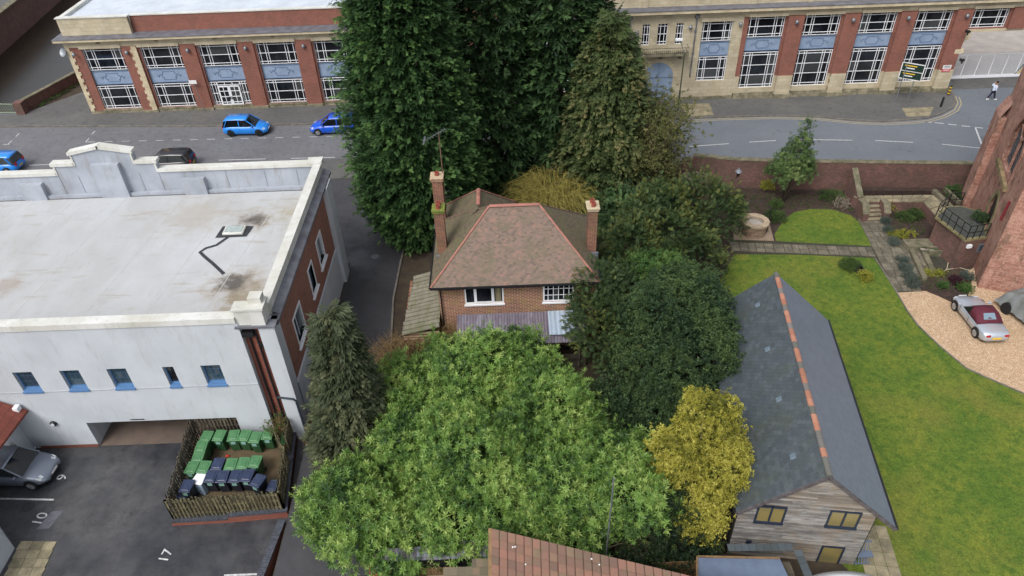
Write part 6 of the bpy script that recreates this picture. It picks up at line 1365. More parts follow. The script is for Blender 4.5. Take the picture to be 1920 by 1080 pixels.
for k in range(9): 
    g2 = blob('moss_stain', random.uniform(-1.6,1.4), random.uniform(-.5,.45), random.uniform(.1,.3), random.uniform(.08,.2), 0, MT['lawn'], t, (0,0,0), n=12); g2.location = (0,0,1.0); m = g2.modifiers.new('wrap','SHRINKWRAP'); m.target = [c for c in t.children if c.name.startswith('cover')][0]; m.wrap_method = 'PROJECT'; m.use_project_z = True; m.use_negative_direction = True; m.use_positive_direction = True; m.offset = .012

# ------------------------------------------------------------------ pedestrian
def skin(name, pts, edges, rad, mat, parent, root=0, sub=1):
    me = bpy.data.meshes.new(name); me.from_pydata(pts, edges, []); me.materials.append(mat); o = bpy.data.objects.new(name, me); col.objects.link(o); o.parent = parent
    o.modifiers.new('skin','SKIN'); 
    if not me.skin_vertices: bpy.context.view_layer.update()
    for i, r in enumerate(rad): v = me.skin_vertices[0].data[i]; v.radius = (r, r); v.use_root = (i == root)
    s = o.modifiers.new('sub','SUBSURF'); s.levels = sub; s.render_levels = sub; return o
x, y = at2(1857,187,.01); pr = thing('person', 'person in pale coat and dark trousers striding across the side road, hand at head', 'person', (x,y,.01), R(8))
sk = simple('skin_tone', (170,126,102), rough=.6)
V_ = [(0,0,.92),(0,0,1.12),(.01,0,1.34),(.02,0,1.46),(.03,0,1.56),(.05,0,1.66),   # pelvis..head 0-5
      (0,-.09,.88),(.16,-.09,.5),(.28,-.09,.12),(.42,-.09,.06),                    # leg L 6-9
      (0,.09,.88),(-.1,.09,.48),(-.34,.09,.14),(-.22,.09,.05),                     # leg R 10-13
      (.01,-.17,1.38),(-.06,-.22,1.12),(.06,-.22,.9),                              # arm L 14-16
      (.01,.17,1.38),(-.2,.24,1.3),(-.08,.13,1.6)]                                 # arm R raised 17-19
for b, dx in ((16,(.0,.0,-1)),(19,(.5,-.2,.8))):
    for k in range(5):
        f = Vector(dx)*.05+Vector((0,.02*(k-2),0)); p = Vector(V_[b])+f; V_.append(tuple(p)); V_.append(tuple(p+Vector(dx)*.05))
E0_ = [(0,1),(1,2),(2,3),(3,4),(4,5),(0,6),(6,7),(7,8),(8,9),(0,10),(10,11),(11,12),(12,13),(2,14),(14,15),(15,16),(2,17),(17,18),(18,19)]
for h_, b in enumerate((16,19)):
    for k in range(5): i = 20+h_*10+k*2; E0_ += [(b,i),(i,i+1)]
RD = [.12,.11,.13,.06,.055,.10,.085,.06,.042,.035,.085,.06,.042,.035,.055,.042,.034,.055,.042,.034]+[.011,.009]*10
skin('body', V_, E0_, RD, sk, pr)
tr_ = simple('navy_trousers', (28,32,58), rough=.9); skin('trousers', [(0,0,.95),(0,-.09,.86),(.16,-.09,.5),(.27,-.09,.14),(0,.09,.86),(-.1,.09,.48),(-.33,.09,.16)], [(0,1),(1,2),(2,3),(0,4),(4,5),(5,6)], [.15,.11,.085,.065,.11,.085,.065], tr_, pr)
ct = simple('pale_blue_white_coat', (200,212,230), rough=.85); skin('coat', [(0,0,.8),(0,0,1.0),(0,0,1.2),(.01,0,1.36),(.02,0,1.43),(.01,-.17,1.37),(-.06,-.22,1.12),(.05,-.22,.94),(.01,.17,1.37),(-.2,.24,1.3),(-.1,.15,1.54)], [(0,1),(1,2),(2,3),(3,4),(3,5),(5,6),(6,7),(3,8),(8,9),(9,10)], [.2,.165,.16,.165,.09,.075,.062,.055,.075,.062,.055], ct, pr)
g = MB(); g.lathe([(.01,-.05),(.1,0),(.112,.06),(.08,.12),(.01,.135)],0,0,10); o = g.build('hair', simple('dark_hair', (40,30,26)), pr, smooth=True); o.location = (.035,0,1.66)
for dx, dy in ((.42,-.09),(-.24,.09)): g = MB(); g.box(dx-.14,dx+.14,dy-.05,dy+.05,0,.08); g.build('shoe', MT['plate_white'], pr, bevel=.02)
g = MB(); g.box(.145,.165,-.02,.02,-.02,.02); o = g.build('nose', sk, pr); o.location = (0,0,1.66)
g = MB(); g.box(.13,.15,-.045,-.02,1.68,1.7); g.box(.13,.15,.02,.045,1.68,1.7); g.build('eyes', MT['black'], pr)

# ------------------------------------------------------------------ garden walls, terrace, well
wt = [at(1843,306,2.45)[:2], at(1597,303,2.45)[:2], at(1500,302,2.45)[:2], at(1436,300,2.45)[:2], at(1372,298,2.45)[:2]]
t = thing('garden_brick_wall', 'tall old dark red brick garden wall along the road behind the magnolia', 'wall', (wt[2][0],wt[2][1],0)); og = t.location
g = MB(); k = MB(); 
wl_ = [(wt[0][0]+4, wt[0][1]-.4)]+wt; off = -.0
tops = {}
for a, b in zip(wl_, wl_[1:]): g.wall(a, b, 0, 2.35, -.35) if 0 else g.wall(b, a, 0, 2.35, .35)
tail = [wt[-1], at2(1345,295,2.5), at2(1330,290,2.6), at2(1300,292,2.4), at2(1282,302,2.1), at2(1262,315,2.0)]
hz = [2.35,2.4,2.45,2.3,2.0,1.9]
for i in range(5): g.wall(tail[i+1], tail[i], 0, (hz[i]+hz[i+1])/2, .35)
g.build('brickwork', MT['brickG'], t, og)
allp = wl_+tail[1:]; hh_ = [2.35]*len(wl_)+hz[1:]
cm = MB(); cm.add([(0,0,0),(1,0,0),(1,1,0),(0,1,0),(0,.1,.8),(1,.1,.8),(1,.9,.8),(0,.9,.8),(0,.5,1),(1,.5,1)],[(0,3,2,1),(0,1,5,4),(4,5,9,8),(8,9,6,7),(2,3,7,6),(1,2,6,9,5),(0,4,8,7,3)]); cm = mesh_of(cm, 'coping_stone', MT['moss_stone'])
for i in range(len(allp)-1):
    b, a = Vector(allp[i]), Vector(allp[i+1]); L_ = (b-a).length; d = (b-a)/L_; an = math.atan2(d.y,d.x); n_ = Vector((-d.y,d.x)); kk = max(1, round(L_/.6)); z_ = (hh_[i]+hh_[i+1])/2 if i >= len(wl_)-1 else 2.35
    for j in range(kk): p = a+d*(L_*j/kk)-n_*.05; piece('coping_stone', cm, t, (p.x-og[0],p.y-og[1],z_+.001), (0,0,an), (L_/kk-.01,.45,.11+random.uniform(-.01,.02)))
g = MB(); b0 = at(1603,314,2.35); g.prismX([(b0[1]+.0,0),(b0[1]-2.0,0),(b0[1]-2.0,1.0),(b0[1],2.3)], b0[0]-.2, b0[0]+.15); g.build('buttress', MT['brickGy'], t, og); g = MB(); g.add([(b0[0]-.24,b0[1]-2.05,1.03),(b0[0]+.2,b0[1]-2.05,1.03),(b0[0]+.2,b0[1]-.05,2.36),(b0[0]-.24,b0[1]-.05,2.36)],[(0,1,2,3)]); g.build('buttress_coping', MT['moss_stone'], t, og)
# tile topped lobby roof by the wall's left end
t = thing('tile_topped_porch', 'small pinkish red tiled hump beside the left end of the garden wall', 'roof', at(1305,330,1.6)); og = t.location
p0, p1, p2, p3 = at(1283,322,2.0), at(1328,320,2.0), at(1336,338,1.5), at(1270,345,1.5); tile_slope('tiles', [p3,p2,p1,p0], Vector(p0)-Vector(p3), .2, .15, MT['housetile'], t, og, .02); g = MB(); g.prism([p[:2] for p in (p0,p1,p2,p3)],0,1.45); g.build('wall', MT['brickG'], t, og)
# lantern on wall
x, y, z = at(1384,322,2.45); t = thing('garden_lantern', 'black dome topped lantern on a bracket in front of the garden wall', 'lantern', (x,y-.1,2.1)); g = MB(); g.lathe([(.02,.0),(.1,.05),(.13,.35),(.13,.4)],0,0,8); g.build('glass_body', MT['black'], t); g = MB(); g.lathe([(.26,.4),(.22,.48),(.08,.56),(.03,.7),(.01,.75)],0,0,12); g.build('cap', MT['grey_metal'], t); g = MB(); g.bar((0,0,0),(0,.3,-.3),.04); g.build('bracket', MT['black'], t)
# well
x, y = at2(1412,437); t = thing('stone_well', 'round stone well with pale capping ring and iron uprights on pink gravel', 'well', (x,y,0)); sb_ = MB(); sb_.add([(-.5,0,0),(.5,0,0),(.42,1,0),(-.42,1,0),(-.48,.03,1),(.48,.03,1),(.41,1,1),(-.41,1,1)],[(0,3,2,1),(4,5,6,7),(0,1,5,4),(1,2,6,5),(2,3,7,6),(3,0,4,7)]); sb_ = mesh_of(sb_, 'stone', MT['well'])
for c in range(8):
    rr_ = .80+.008*c; n_ = 18
    for k in range(n_): a = 2*math.pi*(k+.5*(c%2))/n_; piece('stone', sb_, t, (rr_*math.cos(a),rr_*math.sin(a),c*.115), (0,0,a+math.pi/2), (2*math.pi*rr_/n_-.025,.22*1,.102))
cs_ = mesh_of((lambda m:(m.add([(-.5,0,0),(.5,0,0),(.36,1,0),(-.36,1,0),(-.5,0,1),(.5,0,1),(.36,1,1),(-.36,1,1)],[(0,3,2,1),(4,5,6,7),(0,1,5,4),(1,2,6,5),(2,3,7,6),(3,0,4,7)]),m)[1])(MB()), 'capping_stone', simple('pale_well_cap', (170,152,128), (140,126,106), 4, .9, rand=.12))
for k in range(12): a = 2*math.pi*k/12; piece('capping_stone', cs_, t, (.93*math.cos(a),.93*math.sin(a),.93), (0,0,a+math.pi/2), (.47,.4,.13+random.uniform(0,.02)))
g = MB(); g.lathe([(.56,.0),(.56,.9)],0,0,18,cap=False); g.lathe([(.56,.75),(.01,.755)],0,0,18,cap=False); g.build('well_infill', simple('well_lid', (170,164,156), (150,144,134), 3), t); g = MB(); g.bar((-1.0,.1,0),(-.9,.15,2.0),.06); g.bar((1.0,.1,0),(.95,.1,2.0),.06); g.tube([(-.9,.15,2.0),(-.4,.9,2.1),(.5,.9,2.1),(.95,.1,2.0)],.03,5); g.build('iron_uprights', MT['black'], t)
g = MB(); q = P([(1372,380),(1378,412),(1395,405)]); 
# terrace
TZ = .9; tp = P([(1600,367),(1749,365),(1792,402),(1757,407),(1731,378),(1648,378),(1617,378)], TZ)
t = thing('raised_terrace', 'raised L shaped garden terrace with brick retaining walls and pale paving', 'terrace', (tp[0][0],tp[0][1],0)); og = t.location
g = MB(); g.prism(tp, 0, TZ-.06); g.build('retaining_brickwork', MT['brickG'], t, og)
def cen(ps): return sum(p[0] for p in ps)/len(ps), sum(p[1] for p in ps)/len(ps)
def pave_poly(parent, og, quadpts, nu, nv, mat, z, th=.06):
    A, B, C, D = [Vector(p) for p in quadpts]; lerp2 = lambda u, v: (A*(1-u)+B*u)*(1-v)+(D*(1-u)+C*u)*v
    for i in range(nu):
        for j in range(nv):
            e = .012; q = [lerp2((i+e*3)/nu,(j+e*3)/nv),lerp2((i+1-e*3)/nu,(j+e*3)/nv),lerp2((i+1-e*3)/nu,(j+1-e*3)/nv),lerp2((i+e*3)/nu,(j+1-e*3)/nv)]
            m = MB(); m.prism([tuple(p) for p in q], z-th, z+random.uniform(0,.006)); m.build('paving_slab', mat, parent, og)
pave_poly(t, og, [tp[6],tp[4],tp[1],tp[0]], 8, 2, MT['slab_tan'], TZ); pave_poly(t, og, [tp[4],tp[3],tp[2],tp[1]], 2, 4, MT['slab_tan'], TZ)
s0, s1 = at2(1619,380,TZ), at2(1645,380,TZ); x0_, x1_ = s0[0]+.05, s1[0]+.15; yt = s0[1]-.02; stp = at2(1630,409)[1]; dep = max(.28,(yt-stp)/4)
for k in range(4):
    z1_ = TZ*(4-k)/5; g = MB(); g.box(x0_,x1_,yt-dep*(k+1),yt-dep*k,0,z1_-.05); g.build('step_riser', MT['brickG'], t, og); g = MB(); g.box(x0_,x1_,yt-dep*(k+1)-.03,yt-dep*k,z1_-.048,z1_); g.build('step_tread', MT['slab_tan'], t, og)
for xa, xb in ((x0_-.42,x0_-.01),(x1_+.01,x1_+.42)):
    g = MB(); g.prismX([(yt+.0,0),(yt,TZ+.25),(yt-dep*2.2,TZ+.25),(yt-dep*4,.62),(yt-dep*4,0)], xa, xb); g.build('flank_wall', MT['brickGy'], t, og)
    g = MB(); g.prismX([(yt,TZ+.253),(yt-dep*2.2,TZ+.253),(yt-dep*4-.03,.625),(yt-dep*4-.03,.69),(yt-dep*2.2,TZ+.32),(yt,TZ+.32)], xa-.04, xb+.04); g.build('flank_coping', MT['moss_stone'], t, og)
# upper bed strips behind terrace
g = MB(); g.prism(P([(1604,357),(1752,357),(1805,392),(1812,380),(1800,352),(1604,350)],.7), 0, .68); struct('upper_bed_soil', g, MT['soil'])
g = MB(); a_, b_ = at(1752,356,1.0), at(1795,398,1.0); g.bar((a_[0],a_[1],.9),(b_[0],b_[1],.9),.3,.3); a_, b_ = at(1772,352,1.0), at(1800,378,1.0); g.bar((a_[0],a_[1],.9),(b_[0],b_[1],.9),.2,.3); tag(g.build('stone_kerb_walls', MT['moss_stone']), 'mossy low stone kerbs edging the beds behind the terrace', 'kerb')
# lower court stones
t = thing('court_stone_blocks', 'mossy stone slabs and low walls around the small sunken court by the tower', 'low wall', at(1720,455,0)); og = t.location
for pts_, h_ in (([(1692,448),(1752,446),(1750,462),(1704,462)],.45),([(1704,463),(1712,463),(1740,520),(1730,520)],.3),([(1728,470),(1738,470),(1756,508),(1748,512)],.25)):
    g = MB(); g.prism(P(pts_,h_), 0, h_); g.build('stone_slab', MT['moss_stone'], t, og, bevel=.03)
g = MB(); g.sheet(P([(1705,450),(1800,450),(1785,508),(1750,515)]), .0145); struct('court_floor', g, simple('damp_court_floor', (62,60,50), (46,46,38), 2))
a_ = at(1762,470,.3); t = thing('stone_trough', 'mossy rectangular stone trough in the sunken court', 'trough', (a_[0],a_[1],0), R(-4)); g = MB(); L_, W_t, H_t = .85,.28,.5
g.box(-L_,L_,-W_t,-W_t+.08,0,H_t); g.box(-L_,L_,W_t-.08,W_t,0,H_t); g.box(-L_,-L_+.08,-W_t+.081,W_t-.081,0,H_t); g.box(L_-.08,L_,-W_t+.081,W_t-.081,0,H_t); g.build('rim', MT['moss_stone'], t, bevel=.02); g = MB(); g.box(-L_+.08,L_-.08,-W_t+.08,W_t-.08,0,.36); g.build('moss_filling', simple('moss', (60,78,44), (48,60,36), 6, .95), t)
a_, b_ = at(1726,466,.4), at(1752,470,.4); g = MB(); g.tube([(a_[0],a_[1],.35),(b_[0],b_[1],.4)],[.09,.06],7); tag(g.build('log', simple('bleached_log', (150,142,130), (110,102,92), 5)), 'bleached grey log lying across the court stones', 'log')
g = MB(); pts_ = [at(x,y,.06) for x,y in ((1766,512),(1775,505),(1778,492),(1774,505),(1785,504),(1800,502),(1830,510),(1868,524))]; g.tube(pts_[:3],.025,5); g.tube(pts_[3:],.025,5); tag(g.build('hose', simple('cream_hose', (190,176,150))), 'pale cream hose trailing from the court over the gravel', 'hose')

# ------------------------------------------------------------------ sandstone tower
T0 = Vector((29.6,35.6)); TH = math.atan2(.92,.39); tw = thing('sandstone_tower', 'weathered red sandstone church tower rising out of frame on the right', 'tower', (T0.x,T0.y,0), TH)
cT, sT = math.cos(TH), math.sin(TH)
def w2t(p): x, y = p[0]-T0.x, p[1]-T0.y; return (x*cT+y*sT, -x*sT+y*cT, p[2] if len(p) > 2 else 0)
def onT(px, py, off=0):
    d = _ray(px, py); n_ = np.array([-sT, cT]); c_ = n_.dot([T0.x,T0.y])+off; t_ = c_/(d[0]*n_[0]+d[1]*n_[1]); l = w2t((d[0]*t_, d[1]*t_, CH+d[2]*t_)); return l[0], l[2]
print('tower door', onT(1845,378), onT(1866,432), 'win', onT(1884,225), onT(1915,345), 'edge', onT(1811,380), onT(1893,180))
xe = onT(1811,380)[0]
dA, dB = onT(1872,425), onT(1850,372)
dx0, dx1 = onT(1868,428)[0], onT(1838,395)[0]
if dx0 > dx1: dx0, dx1 = dx1, dx0
DZ = 2.4
dcx = 3.7
wa, wb_ = onT(1888,330), onT(1905,235)
g = MB(); TT = 17
hol = [(dcx-.8,dcx+.8,DZ,DZ+2.2)]; wc = (4.4, onT(1905,290)[1]+.2); hol.append((wc[0]-1.6,wc[0]+1.6,wc[1]-1.6,wc[1]+1.8)); print('wc',wc); print('holes', hol, xe)
g.wall((xe,0),(-.2,0),0,TT,1.0,[(xe-b,xe-a,c,d) for a,b,c,d in hol])
g.box(-.2,.8,-9,-1.001,0,TT)
g.box(xe-1.0,xe,-10,-1.001,0,TT); g.build('masonry_wall', MT['sandstone'], tw)
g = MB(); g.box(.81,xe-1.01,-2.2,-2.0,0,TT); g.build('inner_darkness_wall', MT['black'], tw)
# buttress / string courses
g = MB(); g.box(xe-1.3,xe+.35,-.6,.45,0,7.5); g.add([(xe-1.3,.45,7.5),(xe+.35,.45,7.5),(xe+.35,-.0,8.6),(xe-1.3,-.0,8.6)],[(0,1,2,3)]); g.box(-6,xe+.05,.0,.18,1.6,1.85) if 0 else None
g.build('corner_buttress', MT['sandstone'], tw)
g = MB(); 
for z in (wc[1]-2.1,): g.box(wc[0]-2.0,wc[0]+2.0,.001,.22,z,z+.3)
g.build('string_course', simple('weathered_band', (150,130,98), (98,88,60), 1.5, .95, bump=.5, bscale=6), tw)
def gothic(cx, z0, w_, h, n=8):
    r = w_*1.1; pts = [(cx-w_/2,z0)]; 
    hs__ = h*.55
    for k in range(n+1): u = k/n; pts.append((cx-w_/2+w_/2*u, z0+hs__+(h-hs__)*math.sin(u*math.pi/2)**.8))
    for k in range(1,n+1): u = 1-k/n; pts.append((cx+w_/2-w_/2*u, z0+hs__+(h-hs__)*math.sin(u*math.pi/2)**.8))
    pts.append((cx+w_/2,z0)); return pts
def arch_ring(cx, z0, w_, h, t_, y0, y1, name, mat, par):
    a = gothic(cx,z0,w_,h); b = gothic(cx,z0,w_+2*t_,h+t_)
    for i in range(len(a)-1): g = MB(); g.prismY([a[i],a[i+1],b[i+1],b[i]], y0, y1); g.build(name, mat, par)
ms = simple('mossy_arch_stone', (140,132,98), (104,98,66), 2, .95, fine=.3)
# spandrel fill around pointed heads
for cx, z0, w_, h in ((dcx,DZ,1.6,2.2),(wc[0],wc[1]-1.6,3.2,3.4)):
    a = gothic(cx,z0,w_,h); top = z0+h
    for i in range(1,len(a)-2): g = MB(); g.prismY([a[i],a[i+1],(a[i+1][0],top+.01),(a[i][0],top+.01)], -.6, -.004) if abs(a[i][0]-a[i+1][0]) > .001 else None; (g.build('spandrel_stone', MT['sandstone'], tw) if g.V else None)
arch_ring(dcx, DZ, 1.6, 2.2, .3, -.1, .04, 'arch_stone', ms, tw); arch_ring(wc[0], wc[1]-1.6, 3.2, 3.4, .3, -.1, .05, 'arch_stone', MT['sandstone'], tw)
g = MB(); g.prismY(gothic(dcx,DZ,1.6,2.2), -.2, -.15); g.build('arched_doorway', simple('doorway_dark_fill', (44,36,32), (30,26,24), 6), tw)  # shade of the open doorway's interior is put into this panel's dark colour
g = MB(); g.prismY(gothic(wc[0],wc[1]-1.6,3.2,3.4), -.3, -.26); lw = g.build('louvred_window', MT['black'], tw); g = MB()
for k in range(-5,6): g.bar((wc[0]+k*.28,-.24,wc[1]-1.6),(wc[0]+k*.28,-.24,wc[1]+.6),.03)
for k in range(9): g.bar((wc[0]-1.55,-.24,wc[1]-1.5+k*.28),(wc[0]+1.55,-.24,wc[1]-1.5+k*.28),.02)
g.build('wire_grille', MT['lead'], lw); g = MB(); g.bar((wc[0],-.15,wc[1]-1.6),(wc[0],-.15,wc[1]+.6),.14); g.tube([(wc[0],-.15,wc[1]+.4),(wc[0]-.9,-.15,wc[1]+1.1)],.08,5); g.tube([(wc[0],-.15,wc[1]+.4),(wc[0]+.9,-.15,wc[1]+1.1)],.08,5); g.build('tracery', MT['sandstone'], lw)
# deck
dk_ = [w2t(at(px,py,DZ)) for px,py in ((1754,405),(1811,449),(1866,446),(1852,398),(1800,385),(1776,386))]; print('deck', [tuple(np.round(p,2)) for p in dk_])
dp = [p[:2] for p in dk_]; dp[2] = (dp[2][0], .01); dp[3] = (dp[3][0], .01)
t = thing('entrance_deck', 'raised stone deck with black iron railings at the tower doorway', 'balcony', (T0.x,T0.y,0), TH)
g = MB(); g.prism(dp, DZ-.18, DZ-.02); g.build('deck_edge', ms, t); g = MB(); ci = cen(dp); g.sheet([((x-ci[0])*.93+ci[0],(y-ci[1])*.93+ci[1]) for x,y in dp], DZ-.012); g.build('deck_floor', simple('dark_deck_floor', (78,80,76), (60,64,60), 3), t)
def railing(par, a, b, z, n, h=1.0):
    g = MB(); A, B = Vector((a[0],a[1],z)), Vector((b[0],b[1],z)); 
    for hh in (.5,h): g.bar(A+Vector((0,0,hh)),B+Vector((0,0,hh)),.04)
    g.build('rail', MT['black'], par)
    for k in range(n+1): p = A+(B-A)*k/n; g = MB(); g.box(p.x-.025,p.x+.025,p.y-.025,p.y+.025,z,z+h); g.build('railing_post', MT['black'], par)
railing(t, dp[0], dp[1], DZ-.02, 5); railing(t, dp[1], (dp[2][0],.1), DZ-.02, 3); railing(t, dp[5], dp[4], DZ-.02, 2); railing(t, dp[0], dp[5], DZ-.02, 2)
g = MB(); g.wall(dp[1], (dp[2][0],.02), 0, DZ-.182, .3); g.build('front_brick_wall', MT['brickG'], t)
inn1 = (dp[1][0]+.0, dp[1][1]-.0); A_, B_ = Vector(dp[1]), Vector(dp[0]); nv = Vector((dp[2][0]-dp[1][0], dp[2][1]-dp[1][1])).normalized(); g = MB(); A_ = A_+nv*.45+ (B_-A_).normalized()*.0; B2_ = B_+nv*.45; g.wall(tuple(A_+(B_-Vector(dp[1])).normalized()*.3), tuple(B2_), 0, DZ-.182, .25); g.build('inner_brick_wall', MT['brickGy'], t)
dd_ = (B2_-A_).normalized(); q0 = Vector(w2t(at(1750,439,0))[:2]); q1 = Vector(w2t(at(1763,446,0))[:2]); g = MB(); dq = q1-q0; g.obox((q0.x,q0.y,.02), (dq.x,dq.y,0), (.06*nv.x,.06*nv.y,0), (0,0,1.9)); dr = g.build('plank_door', MT['wood_tan'], t)
# odd lights, hatch, canopy
p = onT(1815,457,0.0); q = w2t(at(1815,452,2.0))
t2 = thing('canopy_box', 'grey sloping box hood fixed low on the tower wall', 'hood', (T0.x,T0.y,0), TH); l = onT(1880,440); lx, lz = l[0], l[1]; g = MB(); 
cA2 = w2t(at(1872,445,1.9)); cx_, cy_ = cA2[0], .0; g.add([(cx_-.7,0.02,1.7),(cx_+.5,.02,1.7),(cx_+.5,1.0,1.45),(cx_-.7,1.0,1.45)],[(0,1,2,3)]); 
g.box(cx_-.62,cx_+.42,.02,.9,.9,1.42); g.build('hood_body', MT['black'], t2); g = MB(); g.add([(cx_-.7,.02,1.75),(cx_+.5,.02,1.75),(cx_+.5,1.02,1.46),(cx_-.7,1.02,1.46),(cx_-.7,.02,1.79),(cx_+.5,.02,1.79),(cx_+.5,1.02,1.5),(cx_-.7,1.02,1.5)],[(0,3,2,1),(4,5,6,7),(0,1,5,4),(1,2,6,5),(2,3,7,6),(3,0,4,7)]); g.build('hood_top', MT['lead'], t2)
g = MB(); l1, l2 = onT(1878,405,.1), onT(1890,380,.1); g.tube([(onT(1893,378,.1)[0],.1,onT(1893,378,.1)[1]),(onT(1876,412,.1)[0],.1,max(2.0,onT(1876,412,.1)[1]))],.07,6); o = g.build('downpipe', simple('maroon_pipe', (120,34,44)), tw)
fw0, fw1 = Vector(dp[1]), Vector((dp[2][0],.02)); fd = (fw1-fw0).normalized(); fn = Vector((fd.y,-fd.x)); 
def onfront(u, z, w_, h, th, mat, name, par):
    p = fw0+fd*u; g = MB(); g.obox((p.x+fn.x*th,p.y+fn.y*th,z),(fd.x*w_,fd.y*w_,0),(-fn.x*th*.98,-fn.y*th*.98,0),(0,0,h)); return g.build(name, mat, par)
onfront(.25,1.75,.3,.22,.16,MT['white_metal'],'floodlight',t); ww = onfront(1.15,1.25,.62,.62,.05,MT['lead'],'vent_frame',t); onfront(1.22,1.32,.48,.48,.06,MT['glass_blue'],'vent_glass',ww)

# ------------------------------------------------------------------ vegetation
def tmpl(kind):
    r = np.random.default_rng({'ros':1,'frond':2,'fine':3,'droop':4,'needle':5,'twig':6}.get(kind,9)); V = []
    def leaf(base, d, side, L, W, fold=.15, nrm=None):
        base, d, side = map(np.array, (base, d, side)); n = np.cross(d, side); m = base+d*L*.45
        V.extend([base, m+side*W/2+n*W*fold, base+d*L, m-side*W/2+n*W*fold])
    if kind == 'ros':
        for i in range(9):
            a = i*2.399; el = math.radians([62,50,45,35,30,22,15,8,0][i]); d = np.array([math.cos(a)*math.cos(el), math.sin(a)*math.cos(el), math.sin(el)]); s = np.array([-math.sin(a), math.cos(a), 0]); leaf((0,0,.02*(8-i)), d, s, r.uniform(.8,1.1), .24)
    elif kind in ('frond','droop'):
        for i in range(9):
            u = i/9; s = 1 if i%2 else -1; a = math.radians(38+r.uniform(-8,8))*s; d = np.array([math.sin(a), -.35*u if kind == 'frond' else -.5, math.cos(a)]); d /= np.linalg.norm(d); leaf((0,-.18*u*u,u*.75), d, np.array([math.cos(a),0,-math.sin(a)]), (.55-.3*u)*r.uniform(.8,1.2), .13)
        leaf((0,-.1,.5), np.array([0,-.3,.95]), np.array([1,0,0]), .55, .14)
    elif kind == 'fine':
        for i in range(12):
            d = r.normal(size=3); d /= np.linalg.norm(d); d[2] = abs(d[2])*.8+.1; s = np.cross(d, r.normal(size=3)); s /= np.linalg.norm(s); leaf(r.uniform(-.35,.35,3), d, s, r.uniform(.4,.6), r.uniform(.22,.32))
    elif kind == 'twig':
        for i in range(7):
            d = r.normal(size=3)*.35+np.array([0,0,1]); d /= np.linalg.norm(d); s = np.cross(d, r.normal(size=3)); s /= np.linalg.norm(s); leaf(r.uniform(-.15,.15,3), d, s, r.uniform(.7,1.1), .05)
    return np.array(V)
TM = {k: tmpl(k) for k in ('ros','frond','droop','fine','twig')}
def inst(kind, P_, D, S, tint):
    """stack copies of a leaf cluster: positions, directions (local z), scales"""
    T_ = TM[kind]; N = len(P_); D = D/np.linalg.norm(D, axis=1, keepdims=True); r = rng.normal(size=(N,3)); X = np.cross(D, r); X /= np.linalg.norm(X, axis=1, keepdims=True)+1e-9
    if kind in ('frond','droop'):   # keep the spray's back side turned down
        up = np.tile(np.array([0,0,1.]), (N,1)); X = np.cross(up, D)+rng.normal(size=(N,3))*.35; X -= D*(X*D).sum(1, keepdims=True); X /= np.linalg.norm(X, axis=1, keepdims=True)+1e-9
    Y = np.cross(D, X); V = (P_[:,None,:]+S[:,None,None]*(T_[None,:,0:1]*X[:,None,:]+T_[None,:,1:2]*Y[:,None,:]+T_[None,:,2:3]*D[:,None,:])).reshape(-1,3)
    return V, np.repeat(np.clip(tint,0,1), len(T_))
def leaves(name, batches, mat, parent, org):
    V = np.concatenate([b[0] for b in batches])-np.array(org); t_ = np.concatenate([b[1] for b in batches]); Fc = np.arange(len(V)).reshape(-1,4); return np_mesh(name, V, Fc, mat, parent, t_)
def trunk(parent, base, top, r0, mat='bark', limbs=0, spread=1., seed=0, name='trunk'):
    rr_ = random.Random(seed); g = MB(); b, t_ = Vector(base), Vector(top); pts = [b+(t_-b)*u+Vector((rr_.uniform(-.06,.06),rr_.uniform(-.06,.06),0))*(0 if u == 0 else 1) for u in np.linspace(0,1,6)]; g.tube(pts, [r0*(1-.8*u) for u in np.linspace(0,1,6)], 8)
    for k in range(limbs):
        u = rr_.uniform(.15,.9); p = b+(t_-b)*u; a = rr_.uniform(0,6.28); L_ = spread*rr_.uniform(.5,1)*(1.1-u*.6); q = p+Vector((math.cos(a)*L_*.5,math.sin(a)*L_*.5,L_*.25)); e = p+Vector((math.cos(a+.2)*L_,math.sin(a+.2)*L_,L_*rr_.uniform(.3,.6))); g.tube([p,q,e],[r0*.3*(1-.5*u),r0*.18,r0*.05],5)
    return g.build(name, MT[mat], parent, tuple(parent.location), smooth=True)
